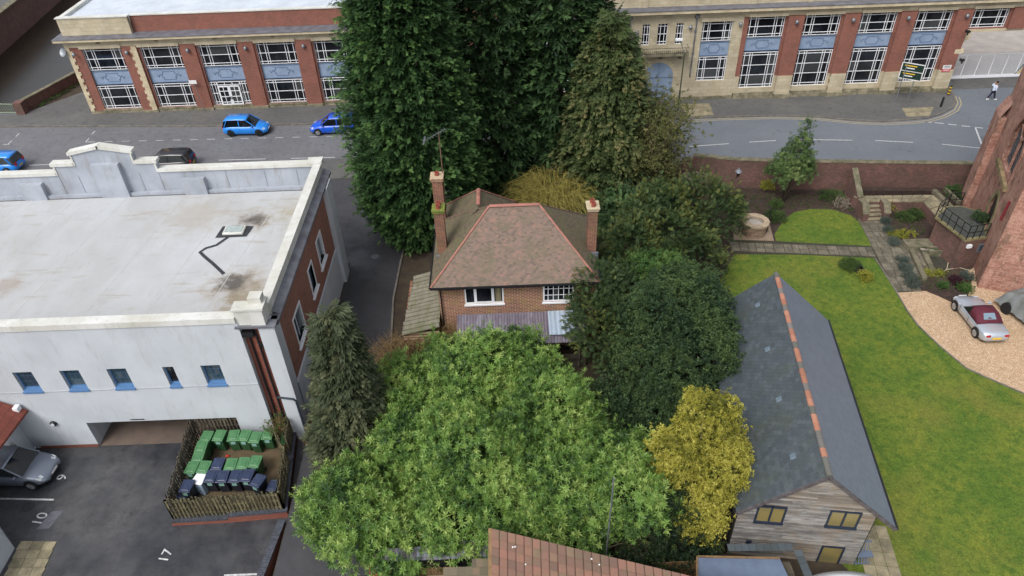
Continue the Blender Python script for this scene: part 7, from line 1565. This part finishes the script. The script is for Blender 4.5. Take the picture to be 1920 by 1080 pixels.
def columnar(name, label, cat, x, y, prof, n, mat, kind='frond', fs=.42, sub=7, up=.45, seed=1, grp=None, back=.45, lump=.12, csize=.42, sx=1, sy=1, leanx=0, innerfs=1.25, innern=2.2):
    """prof: (z, r) pairs; n clumps on the surface"""
    global rng; rng = np.random.default_rng(seed); t = thing(name, label, cat, (x,y,0), 0, grp)
    zs = np.array([p[0] for p in prof]); rs = np.array([p[1] for p in prof]); zz = np.linspace(zs[0], zs[-1], 200); w_ = np.interp(zz, zs, rs)+.25; cdf = np.cumsum(w_)/w_.sum()
    z = np.interp(rng.random(n*2), cdf, zz); th = rng.random(n*2)*2*np.pi; vis = (np.sin(th) < .25)|(rng.random(n*2) < back); z, th = z[vis][:n], th[vis][:n]; n = len(z)
    ph = rng.random(6)*6.28; lm = 1+lump*(np.sin(3*th+ph[0]+z*.5)+np.sin(5*th+ph[1]-z*.9)*.7+np.sin(z*2.1+2*th+ph[2])*.6+np.sin(z*4.3+ph[3]+7*th)*.4)
    depth = rng.random(n)**1.3*.2; r = np.interp(z, zs, rs)*lm*(1-depth)-csize*.4; r = np.maximum(r, .05); C_ = np.stack([x+r*np.cos(th)*sx+leanx*z, y+r*np.sin(th)*sy, z], 1)
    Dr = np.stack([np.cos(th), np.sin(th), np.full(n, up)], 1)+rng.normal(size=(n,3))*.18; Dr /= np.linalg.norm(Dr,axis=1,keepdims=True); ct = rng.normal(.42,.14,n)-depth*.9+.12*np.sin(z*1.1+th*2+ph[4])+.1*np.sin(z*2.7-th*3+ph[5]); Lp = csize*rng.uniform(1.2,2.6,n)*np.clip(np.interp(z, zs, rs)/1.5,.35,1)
    Pp = np.repeat(C_, sub, 0); D = np.repeat(Dr, sub, 0); k = rng.random((n*sub,1)); L2 = np.repeat(Lp, sub)[:,None]
    Pp = Pp+D*k*L2+rng.normal(size=Pp.shape)*csize*.32*(1.15-k); Pp[:,2] -= (k[:,0]**2)*L2[:,0]*(.25 if kind == 'frond' else .5); D = D+rng.normal(size=D.shape)*.42; tt = np.repeat(ct, sub)+rng.normal(0,.1,n*sub)+(k[:,0]-.4)*.7
    b1 = inst(kind, Pp, D, fs*rng.uniform(.7,1.25,n*sub), tt)
    # inner layer fills the body of the crown
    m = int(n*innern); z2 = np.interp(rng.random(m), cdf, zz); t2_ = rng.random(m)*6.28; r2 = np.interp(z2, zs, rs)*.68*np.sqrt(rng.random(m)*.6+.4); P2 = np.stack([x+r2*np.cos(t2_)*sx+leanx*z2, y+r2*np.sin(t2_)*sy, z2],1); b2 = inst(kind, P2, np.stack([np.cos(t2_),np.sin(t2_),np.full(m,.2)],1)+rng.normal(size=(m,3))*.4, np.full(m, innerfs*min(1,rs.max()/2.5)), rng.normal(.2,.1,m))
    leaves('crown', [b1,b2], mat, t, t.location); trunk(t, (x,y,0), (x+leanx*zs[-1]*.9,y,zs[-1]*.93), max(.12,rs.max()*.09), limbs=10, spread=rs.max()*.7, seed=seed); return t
def lobed(name, label, cat, base, lobes, n, mat, kind='fine', fs=.3, seed=1, grp=None, sub=5, csize=.35, inner=.3, trunkr=.1, upb=.35, stems=4, floor=.1, jit=.35, barkm='bark', tmean=.5, parts=True, bumps=0, bumpr=.8, shoots=0, shootl=.9):
    """lobes: (x,y,z,rx,ry,rz)"""
    global rng; rng = np.random.default_rng(seed); t = thing(name, label, cat, (base[0],base[1],0), 0, grp); Lb = np.array(lobes, float)
    if bumps:
        ib = rng.choice(len(Lb), bumps, p=(Lb[:,3]*Lb[:,4])/(Lb[:,3]*Lb[:,4]).sum()); db = rng.normal(size=(bumps,3)); db[:,2] = np.abs(db[:,2])*.9-.1; db /= np.linalg.norm(db,axis=1,keepdims=True); rb_ = bumpr*(.5+1.1*rng.random(bumps)**1.6)[:,None]; Lb = np.concatenate([Lb*np.array([1,1,1,.93,.93,.93]), np.concatenate([Lb[ib,:3]+db*Lb[ib,3:]*.82, rb_, rb_, rb_*rng.uniform(.8,1.3,(bumps,1))],1)])
    A = Lb[:,3]*Lb[:,4]+Lb[:,3]*Lb[:,5]; idx = rng.choice(len(Lb), n*3, p=A/A.sum())
    d = rng.normal(size=(n*3,3)); d[:,2] = np.abs(d[:,2])*1.0-.25; d /= np.linalg.norm(d,axis=1,keepdims=True); l = Lb[idx]; ph = rng.random(4)*6.28
    lm = 1+.07*(np.sin(d[:,0]*7+ph[0]+l[:,0])+np.sin(d[:,1]*8+ph[1])+np.sin(d[:,2]*9+ph[2]+l[:,1])); dep = rng.random(n*3)**1.6*.25; Pc = l[:,:3]+d*l[:,3:]*(lm*(1-dep))[:,None]
    keep = Pc[:,2] > floor
    for j in range(len(Lb)):
        q = (Pc-Lb[j,:3])/Lb[j,3:]; keep &= ~(((q**2).sum(1) < .62)&(idx != j))
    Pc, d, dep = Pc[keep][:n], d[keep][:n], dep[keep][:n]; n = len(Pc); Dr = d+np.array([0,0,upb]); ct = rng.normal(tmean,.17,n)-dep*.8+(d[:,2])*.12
    Pp = np.repeat(Pc, sub, 0)+rng.normal(size=(n*sub,3))*csize*.5; D = np.repeat(Dr, sub, 0)+rng.normal(size=(n*sub,3))*jit; tt = np.repeat(ct, sub)+rng.normal(0,.13,n*sub)
    tt = tt+.2*np.sin(Pp[:,0]*1.3+ph[0])*np.sin(Pp[:,1]*1.1+ph[1])+.14*np.sin(Pp[:,2]*2.3+Pp[:,0]*2.1+ph[2])
    b = [inst(kind, Pp, D, fs*rng.uniform(.6,1.3,n*sub), tt)]
    if shoots:
        k0 = rng.choice(n, shoots); sd = d[k0]+np.array([0,0,.6])+rng.normal(size=(shoots,3))*.3; sd /= np.linalg.norm(sd,axis=1,keepdims=True); ln = rng.uniform(.25,1.0,shoots)*shootl; q = 5
        PS = np.repeat(Pc[k0], q, 0)+np.repeat(sd*ln[:,None], q, 0)*np.tile(np.linspace(.2,1,q), shoots)[:,None]; b.append(inst(kind, PS+rng.normal(size=PS.shape)*.04, np.repeat(sd, q, 0)+rng.normal(size=PS.shape)*.4, fs*rng.uniform(.6,1.1,len(PS)), rng.normal(tmean+.2,.15,len(PS))))
    m = int(n*inner)
    if m:
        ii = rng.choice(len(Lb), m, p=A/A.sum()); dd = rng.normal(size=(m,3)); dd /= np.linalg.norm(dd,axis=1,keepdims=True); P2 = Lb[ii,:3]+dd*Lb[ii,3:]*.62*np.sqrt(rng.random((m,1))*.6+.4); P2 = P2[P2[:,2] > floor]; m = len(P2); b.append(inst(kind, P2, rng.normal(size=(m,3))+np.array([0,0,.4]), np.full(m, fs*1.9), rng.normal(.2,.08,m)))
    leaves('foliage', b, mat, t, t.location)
    if parts:
        g = MB(); rs_ = random.Random(seed)
        for k in range(max(stems,1)):
            lb = lobes[k % len(lobes)]; b0_ = Vector((base[0]+rs_.uniform(-.2,.2), base[1]+rs_.uniform(-.2,.2), 0)); e = Vector((lb[0]+rs_.uniform(-.4,.4)*lb[3], lb[1]+rs_.uniform(-.4,.4)*lb[4], lb[2]+lb[5]*rs_.uniform(.3,.75))); md = b0_.lerp(e,.5)+Vector((rs_.uniform(-.3,.3),rs_.uniform(-.3,.3),.2)); g.tube([b0_,md,e],[trunkr,trunkr*.6,trunkr*.15],6)
            for q in range(3): f = md.lerp(e, rs_.random()); a = rs_.uniform(0,6.28); h = f+Vector((math.cos(a)*lb[3]*.55,math.sin(a)*lb[4]*.55,lb[5]*.3)); g.tube([f,h],[trunkr*.35,trunkr*.1],4)
        g.build('stems', MT[barkm], t, tuple(t.location), smooth=True)
    return t
def twiggy(name, label, cat, base, n, h, r, mat, seed=1, grp=None, droop=0., w_=.012, lean=(0,0), fork=3, leafmat=None, leafn=0, leafs=.12, leafkind='fine', start=.15):
    rs_ = random.Random(seed); t = thing(name, label, cat, (base[0],base[1],0), 0, grp); g = MB(); tips = []
    for k in range(n):
        a = rs_.uniform(0,6.28); rad = r*rs_.uniform(.2,1)**.6; H_ = h*rs_.uniform(.6,1)*(1-.25*(rad/r)); b0_ = Vector((base[0]+math.cos(a)*rad*start, base[1]+math.sin(a)*rad*start, .0)); pts = []
        for u in np.linspace(0,1,5): pts.append(b0_+Vector((math.cos(a)*rad*(u**1.2)+lean[0]*u, math.sin(a)*rad*(u**1.2)+lean[1]*u, H_*(u-droop*max(0,u-.45)**2*2.2)))+Vector((rs_.uniform(-1,1),rs_.uniform(-1,1),rs_.uniform(-.5,.5)))*.06*h*u*.5)
        g.tube(pts, [w_*(1-.75*u) for u in np.linspace(0,1,5)], 3); tips += pts[2:]
        for q in range(fork):
            s_ = pts[rs_.randint(1,3)]; e = s_+Vector((rs_.uniform(-1,1),rs_.uniform(-1,1),rs_.uniform(-.2,.9)-droop))*h*.16; g.tube([s_,s_.lerp(e,.5)+Vector((0,0,.03)),e],[w_*.55,w_*.4,w_*.15],3); tips.append(e)
    g.build('branches', mat, t, tuple(t.location))
    if leafmat:
        global rng; rng = np.random.default_rng(seed); T_ = np.array([tuple(p) for p in tips]); ii = rng.integers(0,len(T_),leafn); Pp = T_[ii]+rng.normal(size=(leafn,3))*h*.045; leaves('foliage', [inst(leafkind, Pp, rng.normal(size=(leafn,3))+np.array([0,0,.3]), leafs*rng.uniform(.6,1.3,leafn), rng.normal(.5,.22,leafn))], leafmat, t, t.location)
    return t

# tall cypresses
columnar('cypress_tree', 'huge dense green cypress left of the brick house, beside the alley', 'tree', -6.3, 44.2, [(.3,2.6),(1.5,3.5),(4,4.1),(8.5,4.0),(12,3.65),(16,3.1),(20,2.3),(23,1.2),(24.5,.2)], 1600, F['ley'], fs=.315, sub=11, seed=11, lump=.05, csize=.46, back=.12, innerfs=1.5, innern=2.8)
columnar('cypress_tree', 'dark cypress directly behind the house, left of the pair', 'tree', -.9, 51.0, [(.3,3.0),(4,3.8),(9,3.7),(14,3.4),(19,2.6),(22.5,.4)], 750, F['dark'], fs=.4, sub=9, seed=12, lump=.05, csize=.55, back=.1, innerfs=1.9, innern=2.6)
columnar('cypress_tree', 'dark cypress behind the house, right of the pair and nearer the bronze one', 'tree', 4.2, 51.5, [(.3,2.8),(4,3.5),(9,3.5),(14,3.2),(19,2.4),(22,.4)], 720, F['dark'], fs=.4, sub=9, seed=13, lump=.05, csize=.55, back=.1, innerfs=1.9, innern=2.6)
columnar('bronze_cypress_tree', 'bronze tinted drooping cypress right of the dark pair with its top in view', 'tree', 7.2, 48.0, [(.3,2.6),(2,3.1),(5,3.1),(8,2.7),(10.5,2.0),(12.3,1.3),(13.4,.5),(13.9,.1)], 900, F['brown'], kind='droop', fs=.315, sub=11, up=-.1, seed=14, lump=.06, csize=.4, back=.15)
columnar('small_conifer', 'slim grey green drooping conifer in front of the white building corner', 'tree', -8.05, 24.3, [(.4,1.8),(1.5,2.0),(3,1.75),(5,1.3),(7,.8),(8.4,.42),(9.3,.1)], 520, F['small'], kind='droop', fs=.23, sub=12, up=.0, seed=15, lump=.09, csize=.34, back=.5)
# thin twiggy tree right
twiggy('sparse_tree', 'sparse olive leaved tree with pale bare twigs right of the bronze cypress', 'tree', (10.4,47.8), 110, 10.6, 2.5, MT['twig'], seed=21, droop=.15, w_=.04, fork=7, leafmat=F['olive'], leafn=5200, leafs=.28)
lobed('undergrowth', 'dark evergreen undergrowth between the weeping shrub and the bronze cypress', 'shrub', (7.5,43.5), [(7.6,43.6,1.0,2.6,2.2,1.8),(.3,48.2,.8,3.2,1.6,1.3),(9.8,43.3,1.2,2.2,2.2,2.0)], 560, F['dark'], kind='frond', fs=.38, sub=5, seed=29, csize=.5, bumps=14, bumpr=.9)
# weeping golden shrub
twiggy('weeping_willow_shrub', 'weeping golden twigged shrub behind the house roof', 'shrub', (3.2,45.6), 620, 6.4, 3.3, MT['willow_twig'], seed=22, droop=.8, w_=.034, fork=4, start=.25)
twiggy('weeping_willow_shrub', 'golden twiggy growth hanging beside the right chimney', 'shrub', (6.4,36.2), 170, 5.0, 1.3, MT['willow_twig'], seed=23, droop=.9, w_=.026, fork=4, start=.4)
# yews / evergreens right
def pl(px, py, z): return at(px, py, z)
lobed('yew_tree', 'broad dark yew with feathery yellowish tips right of the house', 'tree', (10.3,38.0), [(9.5,38.5,2.4,2.4,2.4,2.2),(12.3,39.8,2.6,2.0,2.0,2.6),(14.2,41.5,1.9,1.7,1.7,2.6),(7.6,36.8,1.9,1.8,2.0,2.2),(11.5,36.6,1.6,2.2,1.8,1.6),(9.9,40.4,2.8,1.5,1.5,2.6)], 1050, F['yew'], kind='frond', fs=.34, sub=7, seed=31, csize=.5, trunkr=.16, bumps=44, bumpr=.9, jit=.5, shoots=160, shootl=1.0)
lobed('yew_tree', 'dark evergreen pressed against the right side of the house wall', 'tree', (4.9,30.4), [(4.5,30.0,2.8,1.5,1.6,2.6),(4.3,31.0,4.0,.9,1.0,1.4),(5.6,28.6,2.2,1.7,1.6,2.3),(7.2,33.2,2.2,1.7,1.6,2.1),(6.7,35.3,2.2,1.3,1.5,2.0),(5.9,31.6,3.2,1.2,1.2,2.3)], 750, F['yew'], kind='frond', fs=.31, sub=6, seed=32, csize=.45, trunkr=.12, tmean=.42, bumps=34, bumpr=.75, jit=.5, shoots=90)
lobed('holm_oak_tree', 'large deep green evergreen overhanging the barn roof', 'tree', (8.2,28.0), [(8.0,28.6,3.8,2.3,2.1,2.7),(10.0,29.8,3.7,1.6,1.7,2.1),(6.6,26.9,2.5,1.8,1.8,2.2),(9.4,26.4,3.0,1.7,1.6,2.3),(7.6,24.8,1.6,1.9,1.5,1.7),(10.1,31.8,2.7,1.6,1.6,2.2),(5.8,24.7,1.1,1.3,1.3,1.4)], 1650, F['ever'], kind='fine', fs=.25, sub=6, seed=33, csize=.5, trunkr=.2, bumps=60, bumpr=.95, shoots=260, shootl=.8, jit=.5)
lobed('bay_tree', 'fresh green shrubby tree poking up between the yew and the large evergreen', 'tree', (8.6,32.8), [(8.7,32.8,3.4,1.5,1.4,1.9),(7.6,33.6,3.2,.9,.9,1.6)], 460, F['lightever'], kind='ros', fs=.2, sub=5, seed=34, csize=.35, trunkr=.09)
# laurel mass
lobed('laurel_bush', 'huge bright green laurel thicket filling the plot in front of the house', 'shrub', (-1.0,20.0), [(-1.5,20.4,2.4,2.8,2.4,2.4),(-4.6,22.5,2.1,2.2,2.2,2.2),(-4.6,25.2,1.9,2.0,1.9,2.0),(-7.0,18.9,1.4,2.1,1.9,1.9),(-5.0,18.0,1.1,2.1,1.3,1.6),(1.7,20.8,2.2,2.2,2.0,2.3),(4.2,19.4,1.7,1.9,1.8,2.1),(.8,24.0,2.0,2.0,1.8,2.2),(-1.4,18.2,1.4,2.2,1.2,1.7),(2.0,18.2,1.3,1.9,1.0,1.7),(5.3,20.6,1.4,1.4,1.3,2.0),(-1.9,25.4,2.5,2.1,1.8,2.5),(3.1,23.2,1.2,1.3,1.2,1.6),(-.1,26.6,2.5,1.2,1.0,1.7),(-3.8,27.0,1.9,1.5,1.3,1.7)], 4600, F['laurel'], kind='ros', fs=.215, sub=6, seed=41, csize=.4, inner=.15, trunkr=.12, upb=.5, stems=15, jit=.65, tmean=.5, bumps=150, bumpr=.95, shoots=480, shootl=1.0)
twiggy('laurel_branches', 'bare grey brown branching stems under the front of the laurel', 'branches', (-.2,16.9), 60, 3.3, 3.6, MT['bark'], seed=49, w_=.05, fork=5, droop=.15, start=.35)
# golden shrub and dark shrub
g0 = at2(1300,1010,0)
lobed('golden_privet', 'tall golden yellow leaved shrub against the barn roof', 'shrub', (7.4,18.8), [(8.0,20.5,5.1,1.15,1.3,2.0),(6.8,19.7,4.0,1.1,1.1,1.8),(8.8,19.2,3.7,1.1,1.0,1.9),(7.7,18.0,2.2,1.15,.9,1.8),(9.0,20.8,3.8,.9,1.0,1.8)], 1350, F['gold'], kind='fine', fs=.165, sub=5, shoots=110, shootl=.5, seed=42, csize=.26, trunkr=.08, barkm='twig', bumps=34, bumpr=.42)
lobed('dark_shrub', 'dark broad leaved shrub below the golden one', 'shrub', (6.0,18.3), [(5.9,18.4,1.8,1.4,1.3,1.9),(6.6,17.3,1.2,1.2,1.0,1.5),(5.2,17.4,1.2,1.1,1.0,1.5)], 560, F['holly'], kind='fine', fs=.19, sub=5, bumps=14, bumpr=.6, shoots=50, seed=43, csize=.25, trunkr=.07)
# bare brambles
twiggy('bramble_thicket', 'bare tan twiggy thicket between the alley and the shed', 'shrub', (-5.7,28.5), 800, 3.3, 2.3, MT['twig_tan'], seed=44, droop=.35, w_=.028, fork=5, start=.6)
twiggy('bramble_thicket', 'bare tan twigs climbing the left corner of the house wall', 'shrub', (-3.5,30.0), 260, 4.0, 1.1, MT['twig_tan'], seed=45, droop=.3, w_=.02, fork=5, start=.6)
twiggy('bare_bush', 'grey bare twigs under the laurel near the iron shed', 'shrub', (-4.0,16.8), 140, 2.3, 1.6, MT['twig'], seed=46, w_=.014, fork=4, droop=.3, start=.5)
twiggy('bare_bush', 'pale bare branches at the right edge of the laurel', 'shrub', (4.9,18.2), 60, 3.9, 1.5, MT['twig'], seed=47, w_=.022, fork=5, droop=.2, start=.3)
twiggy('corner_creeper', 'green and brown creeper at the white building corner behind the bins', 'plant', (-12.5,25.3), 50, 2.0, .7, MT['twig_tan'], seed=48, w_=.012, fork=4, droop=.2, leafmat=F['lightever'], leafn=160, leafs=.12)
t = thing('alley_weeds', 'dry brown weeds along the white wall of the alley', 'plant', (-10.7,27,0)); 
g = MB(); rs_ = random.Random(5)
for k in range(260): x, y = rs_.uniform(-11.15,-10.6), rs_.uniform(24.5,30.5); g.tube([(x,y,0),(x+rs_.uniform(-.2,.2),y+rs_.uniform(-.2,.2),rs_.uniform(.2,.7))],[.012,.004],3)
g.build('stems', MT['twig_tan'], t, tuple(t.location))
# magnolia in the garden
mx, my = at2(1468,378); 
t = lobed('magnolia_tree', 'small conical magnolia standing in front of the garden wall', 'tree', (mx,my), [(mx+.2,my+.1,2.6,1.35,1.2,1.0),(mx+.25,my+.1,3.6,1.05,.9,1.1),(mx+.35,my+.1,4.7,.7,.65,1.1),(mx+.45,my+.1,5.8,.3,.3,.8),(mx-.5,my-.2,2.3,.8,.8,.7),(mx+.9,my,2.4,.8,.8,.7)], 330, F['mag'], kind='ros', fs=.19, sub=5, seed=51, csize=.32, trunkr=.08, inner=.12, stems=6, floor=1.3, bumps=14, bumpr=.45)
# small shrubs: name,label,px,py,r,h,mat,n
def bush(name, label, px, py, r, h, mat, n=60, seed=1, kind='fine', fs=.12, grp=None, z=0, ry=None, tm=.5):
    x, y, _ = at(px, py, z+h*.3); t = lobed(name, label, 'plant', (x,y), [(x,y,z+h*.45,r,ry or r,h*.55)], int(n*.75), mat, kind, fs, seed, grp, sub=4, csize=.16, inner=.3, floor=z+.02, trunkr=.02, stems=2, parts=False); return t
bush('round_shrub', 'yellow green round shrub in the left of the lawn island bed', 1591,499,.55,.7,F['gplant'],130,61,tm=.7)
bush('round_shrub', 'lime green shrub in the front right of the lawn island bed', 1622,520,.4,.6,F['lime'],90,62)
bush('round_shrub', 'bright yellow flowering shrub right of the garden steps', 1664,388,.42,.8,F['lime'],110,63)
bush('leafy_shrub', 'low green shrub beside the stone well', 1452,408,.7,.7,F['gplant'],150,64)
bush('leafy_shrub', 'yellow green shrub by the trunk of the magnolia', 1437,352,.45,.9,F['lime'],60,65,tm=.3)
bush('leafy_shrub', 'green shrub between the well and the magnolia', 1455,385,.45,.6,F['gplant'],80,66)
bush('leafy_shrub', 'grassy green clump at the foot of the wall right of the magnolia', 1560,370,.9,.5,F['gplant'],150,67)
bush('pale_flowering_plant', 'pale pink flowering plant left of the garden steps', 1577,382,.55,.45,F['pale'],70,68)
bush('leafy_shrub', 'pale green plant at the left end of the garden bed', 1382,375,.35,.5,F['lightever'],60,69)
for k, (px, py, r) in enumerate(((1660,415,.28),(1664,432,.28),(1676,455,.42),(1692,490,.38),(1698,505,.42),(1704,520,.42),(1712,533,.42))):
    bush('lavender_bush', ['grey lavender clump nearest the garden steps','second grey lavender clump below the steps','plump blue grey lavender beside the path junction','upper clump of the grey lavender row beside the path','second clump of the lower lavender row','third clump of the lower lavender row','lowest grey lavender clump at the gravel edge'][k], px, py, r, .42, F['lav'], 90, 70+k, kind='fine', fs=.09, grp='grey lavender clumps along the garden path')
bush('leafy_shrub', 'bright green plants in the middle of the sunken bed', 1696,408,.6,.4,F['gplant'],90,80); bush('leafy_shrub', 'low mossy green mound at the front of the sunken bed', 1690,440,.9,.3,F['lime'],90,81,tm=.2,ry=.5)
bush('leafy_shrub', 'darker green plants at the back right of the sunken bed', 1715,404,.6,.5,F['gplant'],90,82); bush('leafy_shrub', 'green plants in the upper bed beside the tower', 1792,362,.8,.5,F['lightever'],120,83,z=.68)
bush('purple_shrub', 'dark purple shrub in the lower bed near the silver roadster', 1793,528,.4,.4,F['purple'],70,84); bush('leafy_shrub', 'small bright green plant in the lower bed', 1768,537,.28,.3,F['lightever'],50,85)
bush('leafy_shrub', 'grey green plant beside the purple shrub', 1815,520,.35,.4,F['lav'],60,86); bush('leafy_shrub', 'bright green plant right in front of the silver roadster', 1808,540,.45,.35,F['lightever'],70,87)
bush('leafy_shrub', 'mossy plants along the top edge of the lower bed', 1750,513,.7,.25,F['lime'],70,88,ry=.3,tm=.2); bush('potted_conifer', 'round dark potted shrub on the tower deck', 1836,410,.42,.7,F['ever'],120,89,z=DZ)
bush('leafy_shrub', 'dark green shrub at the right edge above the covered car', 1916,470,.5,1.6,F['ever'],120,90)
bush('leafy_shrub', 'small weeds growing on the left chimney foot', 848,475,.22,.4,F['gplant'],30,91,z=5.2)
g = MB(); x, y = at2(1610,508); g.prism([(x-.5,y+.45),(x+.25,y+.5),(x+.75,y-.2),(x+.3,y-.75),(x-.2,y-.3)],.0,.025); struct('island_bed_soil', g, MT['soil'])
x, y = at2(1613,505); t = thing('black_cat_ornament', 'small black cat sitting in the lawn island bed', 'cat', (x,y+.1,.02), R(160)); skin('body', [(0,0,.1),(.02,0,.24),(.08,0,.34),(.13,0,.42),(-.05,0,.08),(-.2,.08,.04),(.1,.05,.18),(.11,.05,.03),(.1,-.05,.18),(.11,-.05,.03)], [(0,1),(1,2),(2,3),(0,4),(4,5),(1,6),(6,7),(1,8),(8,9)], [.12,.1,.06,.075,.09,.02,.035,.025,.035,.025], MT['black'], t)
g = MB(); g.lathe([(.02,0),(.001,.05)],.12,.04,5); g.lathe([(.02,0),(.001,.05)],.12,-.04,5); o = g.build('ears', MT['black'], t); o.location = (0,0,.47)
# ground litter under the trees and scattered bed plants as stuff
g = MB(); rs_ = random.Random(9); B_ = []
def scatter(name, label, cat, poly, n, mat, fs, seed, z=.02, kind='fine'):
    global rng; rng = np.random.default_rng(seed); xs = [p[0] for p in poly]; ys = [p[1] for p in poly]; pts = []
    while len(pts) < n:
        x, y = rng.uniform(min(xs),max(xs)), rng.uniform(min(ys),max(ys)); c = False
        for i in range(len(poly)):
            (x1,y1),(x2,y2) = poly[i], poly[(i+1)%len(poly)]
            if (y1 > y) != (y2 > y) and x < (x2-x1)*(y-y1)/(y2-y1)+x1: c = not c
        if c: pts.append((x,y,z))
    b = inst(kind, np.array(pts), rng.normal(size=(n,3))*.4+np.array([0,0,1]), fs*rng.uniform(.5,1.3,n), rng.normal(.5,.25,n)); o = leaves(name, [b], mat, None, (0,0,0)); tag(o, label, cat, kind='stuff')
scatter('bed_plants', 'low mixed green plants in the garden bed under the wall', 'plants', P([(1375,362),(1600,372),(1600,395),(1500,388),(1450,400),(1375,385)]), 260, F['gplant'], .16, 101)
scatter('bed_plants', 'low plants in the sunken bed beside the steps', 'plants', P([(1655,395),(1725,395),(1735,440),(1680,445)]), 160, F['gplant'], .14, 102)
scatter('bed_plants', 'low plants in the lower bed above the gravel drive', 'plants', P([(1700,515),(1810,515),(1815,548),(1735,545)]), 120, F['gplant'], .12, 103)
scatter('bed_plants', 'weeds at the foot of the river wall', 'weeds', P([(75,205),(150,160),(146,150),(60,195)]), 200, F['gplant'], .25, 104, z=.15)
scatter('leaf_litter', 'fallen brown leaves on the ground around the shed and laurel', 'leaf litter', [(-8,15),(8,15),(9.5,30),(3,31),(-6.5,31)], 1500, simple('brown_leaf', (92,72,50), (66,54,40), 9), .12, 105)
scatter('grass_blades', 'short grass tufts on the lawn', 'grass', P([(1390,480),(1640,486),(1700,590),(1760,660),(1915,745),(1915,1075),(1690,1075),(1570,620)]), 5000, foliage_mat('lawn_tuft', [(0,(.05,.085,.012)),(1,(.13,.16,.03))]), .05, 106, z=.012, kind='twig')
print('objects', len(bpy.data.objects), 'tris', sum(len(o.data.polygons)*2 for o in bpy.data.objects if o.type == 'MESH'))
